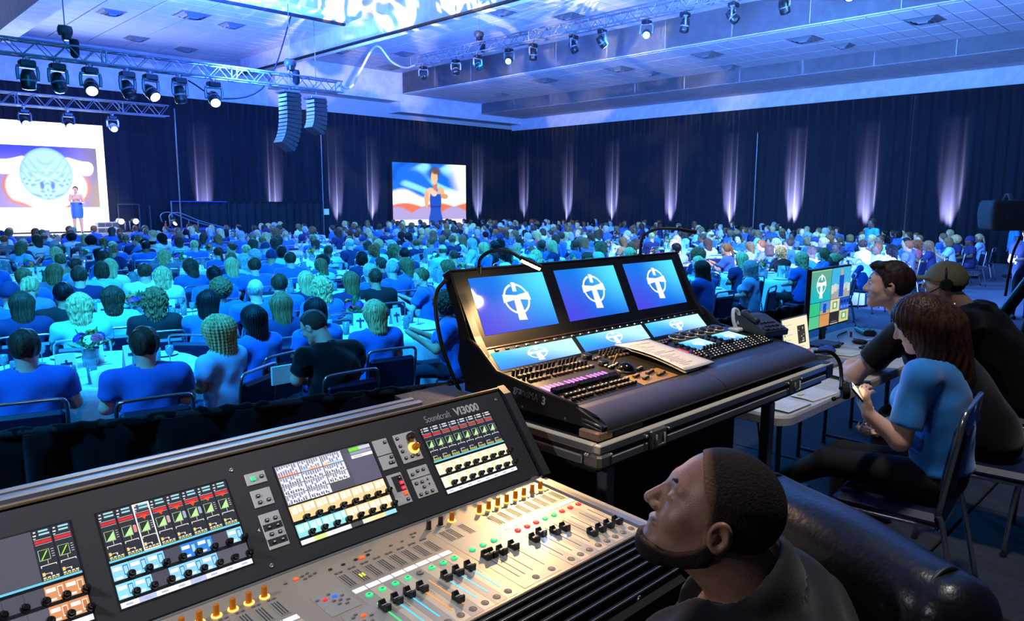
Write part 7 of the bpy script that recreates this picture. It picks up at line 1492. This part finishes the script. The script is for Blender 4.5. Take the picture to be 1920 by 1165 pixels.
chair((p.x+.08, p.y-.12, 0), -.05, 'navy banquet chair under the black-clad reader at the rail')
q = thing('booklet', 'white pages held by the black-clad reader at the rail', 'booklet', (p.x-.12, p.y+.2, .8)); MB().box((p.x-.2, p.y+.12, .82), (.2, .02, .14), 0, None, .003).build('pages', m_paper, q)

# ---- round tables: white cloths, flowers, glasses, cards
m_cloth = M('white_tablecloth', 'dfe2e6', .85, sheen=.3, noise=(30, 'd2d6dc', .4, .6))
def cloth_mesh(r, seed):
    P = []; rr = random.Random(seed); ph = rr.uniform(0, 6)
    for k, (s, z) in enumerate(((0.02, .758), (.6, .758), (.97, .757), (1.0, .748), (1.01, .70), (1.02, .45), (1.04, .12), (1.045, .05))):
        row = []
        for i in range(72):
            a = 2*PI*i/72; w_ = 0 if k < 3 else (.007*(k-2))*(math.sin(a*9+ph)+.6*math.sin(a*17+2*ph)); row.append(((r*s+w_)*math.cos(a), (r*s+w_)*math.sin(a), z))
        P.append(row)
    return MB().grid(P, 0, True, True).mesh('tablecloth', m_cloth)
cls = [cloth_mesh(.84, i) for i in range(3)]
top_me = MB().lathe([(.02, .725), (.79, .725), (.80, .735), (.79, .748), (.02, .75)], 40).mesh('tabletop', M('table_plywood', '8a6d4a', .6)); ped = MB().cyl((0, 0, .03), (0, 0, .725), .04).lathe([(.3, .0), (.3, .02), (.05, .05)], 16).mesh('pedestal', m_blackm)
glass_m = M('glassware', 'dfeef8', .08, spec=.8); glass_m.node_tree.nodes['Principled BSDF'].inputs['Transmission Weight'].default_value = .75
wine = MB().lathe([(.032, 0), (.030, .003), (.004, .008), (.004, .075), (.022, .09), (.034, .12), (.030, .165), (.028, .165), (.032, .12), (.018, .092)], 12).mesh('drinking_glass', glass_m)
tumb = MB().lathe([(.026, 0), (.030, .004), (.036, .13), (.034, .13), (.028, .008), (.004, .006)], 12).mesh('drinking_glass', glass_m); cup = MB().lathe([(.03, 0), (.03, .004), (.042, .11), (.040, .11), (.028, .006)], 12).mesh('paper_cup', m_white)
plate_me = MB().lathe([(.06, 0), (.09, .006), (.125, .016), (.124, .018), (.088, .010), (.004, .006)], 20).mesh('plate', m_white)
card_me = MB().add([(-.07, -.035, 0), (.07, -.035, 0), (.07, 0, .2), (-.07, 0, .2), (-.07, .035, 0), (.07, .035, 0)], [(0, 1, 2, 3), (3, 2, 5, 4)]).mesh('card', m_paper)
cp_ = MB(); cpT = Matrix.Translation((0, -.019, .105)) @ Matrix.Rotation(PI/2-.17, 4, 'X')
for pts in ([(-.04, .01), (.04, .01), (.04, .03), (-.04, .03)], [(-.01, -.055), (.01, -.055), (.008, .05), (-.008, .05)]): cp_.add([(a, b_, .001) for a, b_ in pts], [(0, 1, 2, 3)], 0, False, cpT)
cp_ = cp_.mesh('print', M('print_navy', '28304a', .6))
pitch = MB().lathe([(.06, 0), (.07, .02), (.07, .13), (.05, .19), (.055, .23), (.05, .23), (.045, .19), (.06, .13), (.06, .02)], 14).tube(interp([(.05, 0, .2), (.12, 0, .18), (.115, 0, .08), (.065, 0, .05)], 4), .009, 6).mesh('pitcher', glass_m)
vase = MB().lathe([(.04, 0), (.055, .01), (.06, .08), (.045, .13), (.05, .14), (.04, .13), (.05, .07)], 14).mesh('vase', glass_m)
m_leaf = M('leaf_green', '3e7a34', .6); m_fl = [M('flower_'+n, c, .6) for n, c in (('purple', '6a2ac0'), ('rose', 'd8405c'), ('orange', 'e8823a'), ('pink', 'e86a9a'), ('white', 'efe9e0'))]
leaves = MB(); rl_ = random.Random(4)
for k in range(46):
    a, t, l = rl_.uniform(0, 6.28), rl_.uniform(.2, 1.3), rl_.uniform(.08, .17); d = Vector((math.cos(a)*math.sin(t), math.sin(a)*math.sin(t), math.cos(t))); c = Vector((0, 0, .13))+d*l; s = d.cross(Vector((0, 0, 1))).normalized()*.022
    leaves.add([tuple(c-d*.05), tuple(c+s), tuple(c+d*.05+Vector((0, 0, .01))), tuple(c-s)], [(0, 1, 2, 3)])
leaves = leaves.mesh('leaves', m_leaf)
def bloom(m):
    q = MB()
    for k in range(9):
        a = k*2.4; r_ = .016+.022*(k/9); T = Matrix.Rotation(a, 4, 'Z') @ Matrix.Translation((r_, 0, .02-.02*(k/9))) @ Matrix.Rotation(.5+.6*k/9, 4, 'Y'); q.add([(-.015, -.018, 0), (.012, -.02, 0), (.026, 0, .004), (.012, .02, 0), (-.015, .018, 0)], [(0, 1, 2, 3, 4)], 0, False, T)
    return q.ball((0, 0, .012), .016, 8).mesh('flower', m)
bl = [bloom(m) for m in m_fl]
def centrepiece(x, y, label, grp, full=True, rot=0):
    t = thing('flower_centrepiece', label, 'flowers', (x, y, .7585), rot, grp); W = WM[t]; link('vase', vase, t, W); link('leaves', leaves, t, W); r_ = random.Random(int(x*97+y*31))
    for k in range(9 if full else 5):
        a = k*2.4+r_.uniform(-.3, .3); q = .05+.085*r_.random(); link('flower', bl[r_.randrange(5)] if not full else bl[(0, 0, 1, 2, 0, 3, 1, 4, 2)[k]], t, W @ Matrix.Translation((q*math.cos(a), q*math.sin(a), .2+.07*r_.random())) @ Matrix.Rotation(.7, 4, (-math.sin(a), math.cos(a), 0)))
ng = 0; farg = MB(); gmax = 285
tord = sorted(range(len(tables)), key=lambda i: math.hypot(*tables[i]))
vis = [i for i in tord if on_screen(*tables[i], .7)]
for rank, ti in enumerate(vis):
    x, y = tables[ti]; r_, c_ = row_of[ti]; where = f'the {ordn[c_-1]} round table, {ordn[r_-1]} row from the rail'
    t = thing('round_table', f'banquet table under white cloth, {where}', 'table', (x, y, 0), rank*.7, 'round banquet tables'); link('tabletop', top_me, t, WM[t]); 
    if rank < 12: link('pedestal', ped, t, WM[t])
    c = link('tablecloth', cls[rank % 3], None, WM[t]); tag(c, f'white floor-length tablecloth on {where}', 'tablecloth', 'white round tablecloths')
    centrepiece(x+(.0 if ti else .05), y+(.15 if ti < 2 else 0), f'mixed flower centrepiece on {where}', 'flower centrepieces', rank < 14, rank)
    rr = random.Random(ti)
    def spot(a, q): return (x+q*math.cos(a), y+q*math.sin(a))
    sid = lambda a: sides[int(round((PI/2-a)/(PI/4))) % 8]
    for k in range(8):
        a = PI/2-k*PI/4+.35
        for q, me, w_ in ((.56, wine, 'stemmed drinking glass'), (.50, tumb, 'straight drinking glass')):
            px_, py_ = spot(a+(.0 if me is wine else .22), q+rr.uniform(-.04, .04))
            if ng < gmax and rank < 22: o = link('drinking_glass', me, None, TR(px_, py_, .7588)); tag(o, f'{w_}, {sides[k]} of {where}', 'glass', 'glasses on the round tables'); ng += 1
            elif (k+ti) % 2: farg.cyl((px_, py_, .759), (px_, py_, .89), .033, 6)
    if rank < 26:
        for k in range(3 if rank < 10 else 2):
            a = rr.uniform(0, 6.28) if ti > 1 else (-2.3, -.6, 1.2)[k]; px_, py_ = spot(a, .32); cd_ = thing('program_card', f'folded white cross card, {ordn[k]} on {where}', 'card', (px_, py_, .759), rr.uniform(-.8, .2), 'folded cards on the round tables'); link('card', card_me, cd_, WM[cd_]); link('print', cp_, cd_, WM[cd_])
    if rank < 14:
        for k in range(5):
            px_, py_ = spot(PI/2-k*2*PI/5, .66); o = link('plate', plate_me, None, TR(px_, py_, .7588)); tag(o, f'white plate, {ordn[k]} of five on {where}', 'plate', 'plates on the round tables')
        px_, py_ = spot(2.6, .42); o = link('pitcher', pitch, None, TR(px_, py_, .7588, 2)); tag(o, f'clear water pitcher on {where}', 'pitcher', 'water pitchers')
        px_, py_ = spot(-1.75, .6); o = link('paper_cup', cup, None, TR(px_, py_, .7588)); tag(o, f'pale paper cup on {where}', 'cup', 'paper cups')
if farg.v: tag(farg.build('far_glasses', glass_m), 'glasses on the distant tables', kind='stuff')
# empty chairs drawn up among the guests
for i, (px, py, dy) in enumerate(((545, 520, .0), (735, 560, 0), (255, 570, .6), (640, 560, .4))):
    p = at(px, py, .86)
    if min(math.hypot(p.x-q[0], p.y-q[1]) for q in people) > .5: chair((p.x, p.y, 0), stage_yaw(p.x, p.y)+dy, f'empty navy banquet chair, {ordn[i]} among the guests near the rail')
# keep every label within sixteen words
for o in COL.objects:
    l = o.get('label')
    if l and len(l.split()) > 16: o['label'] = ' '.join(l.split()[:16]).rstrip(',')
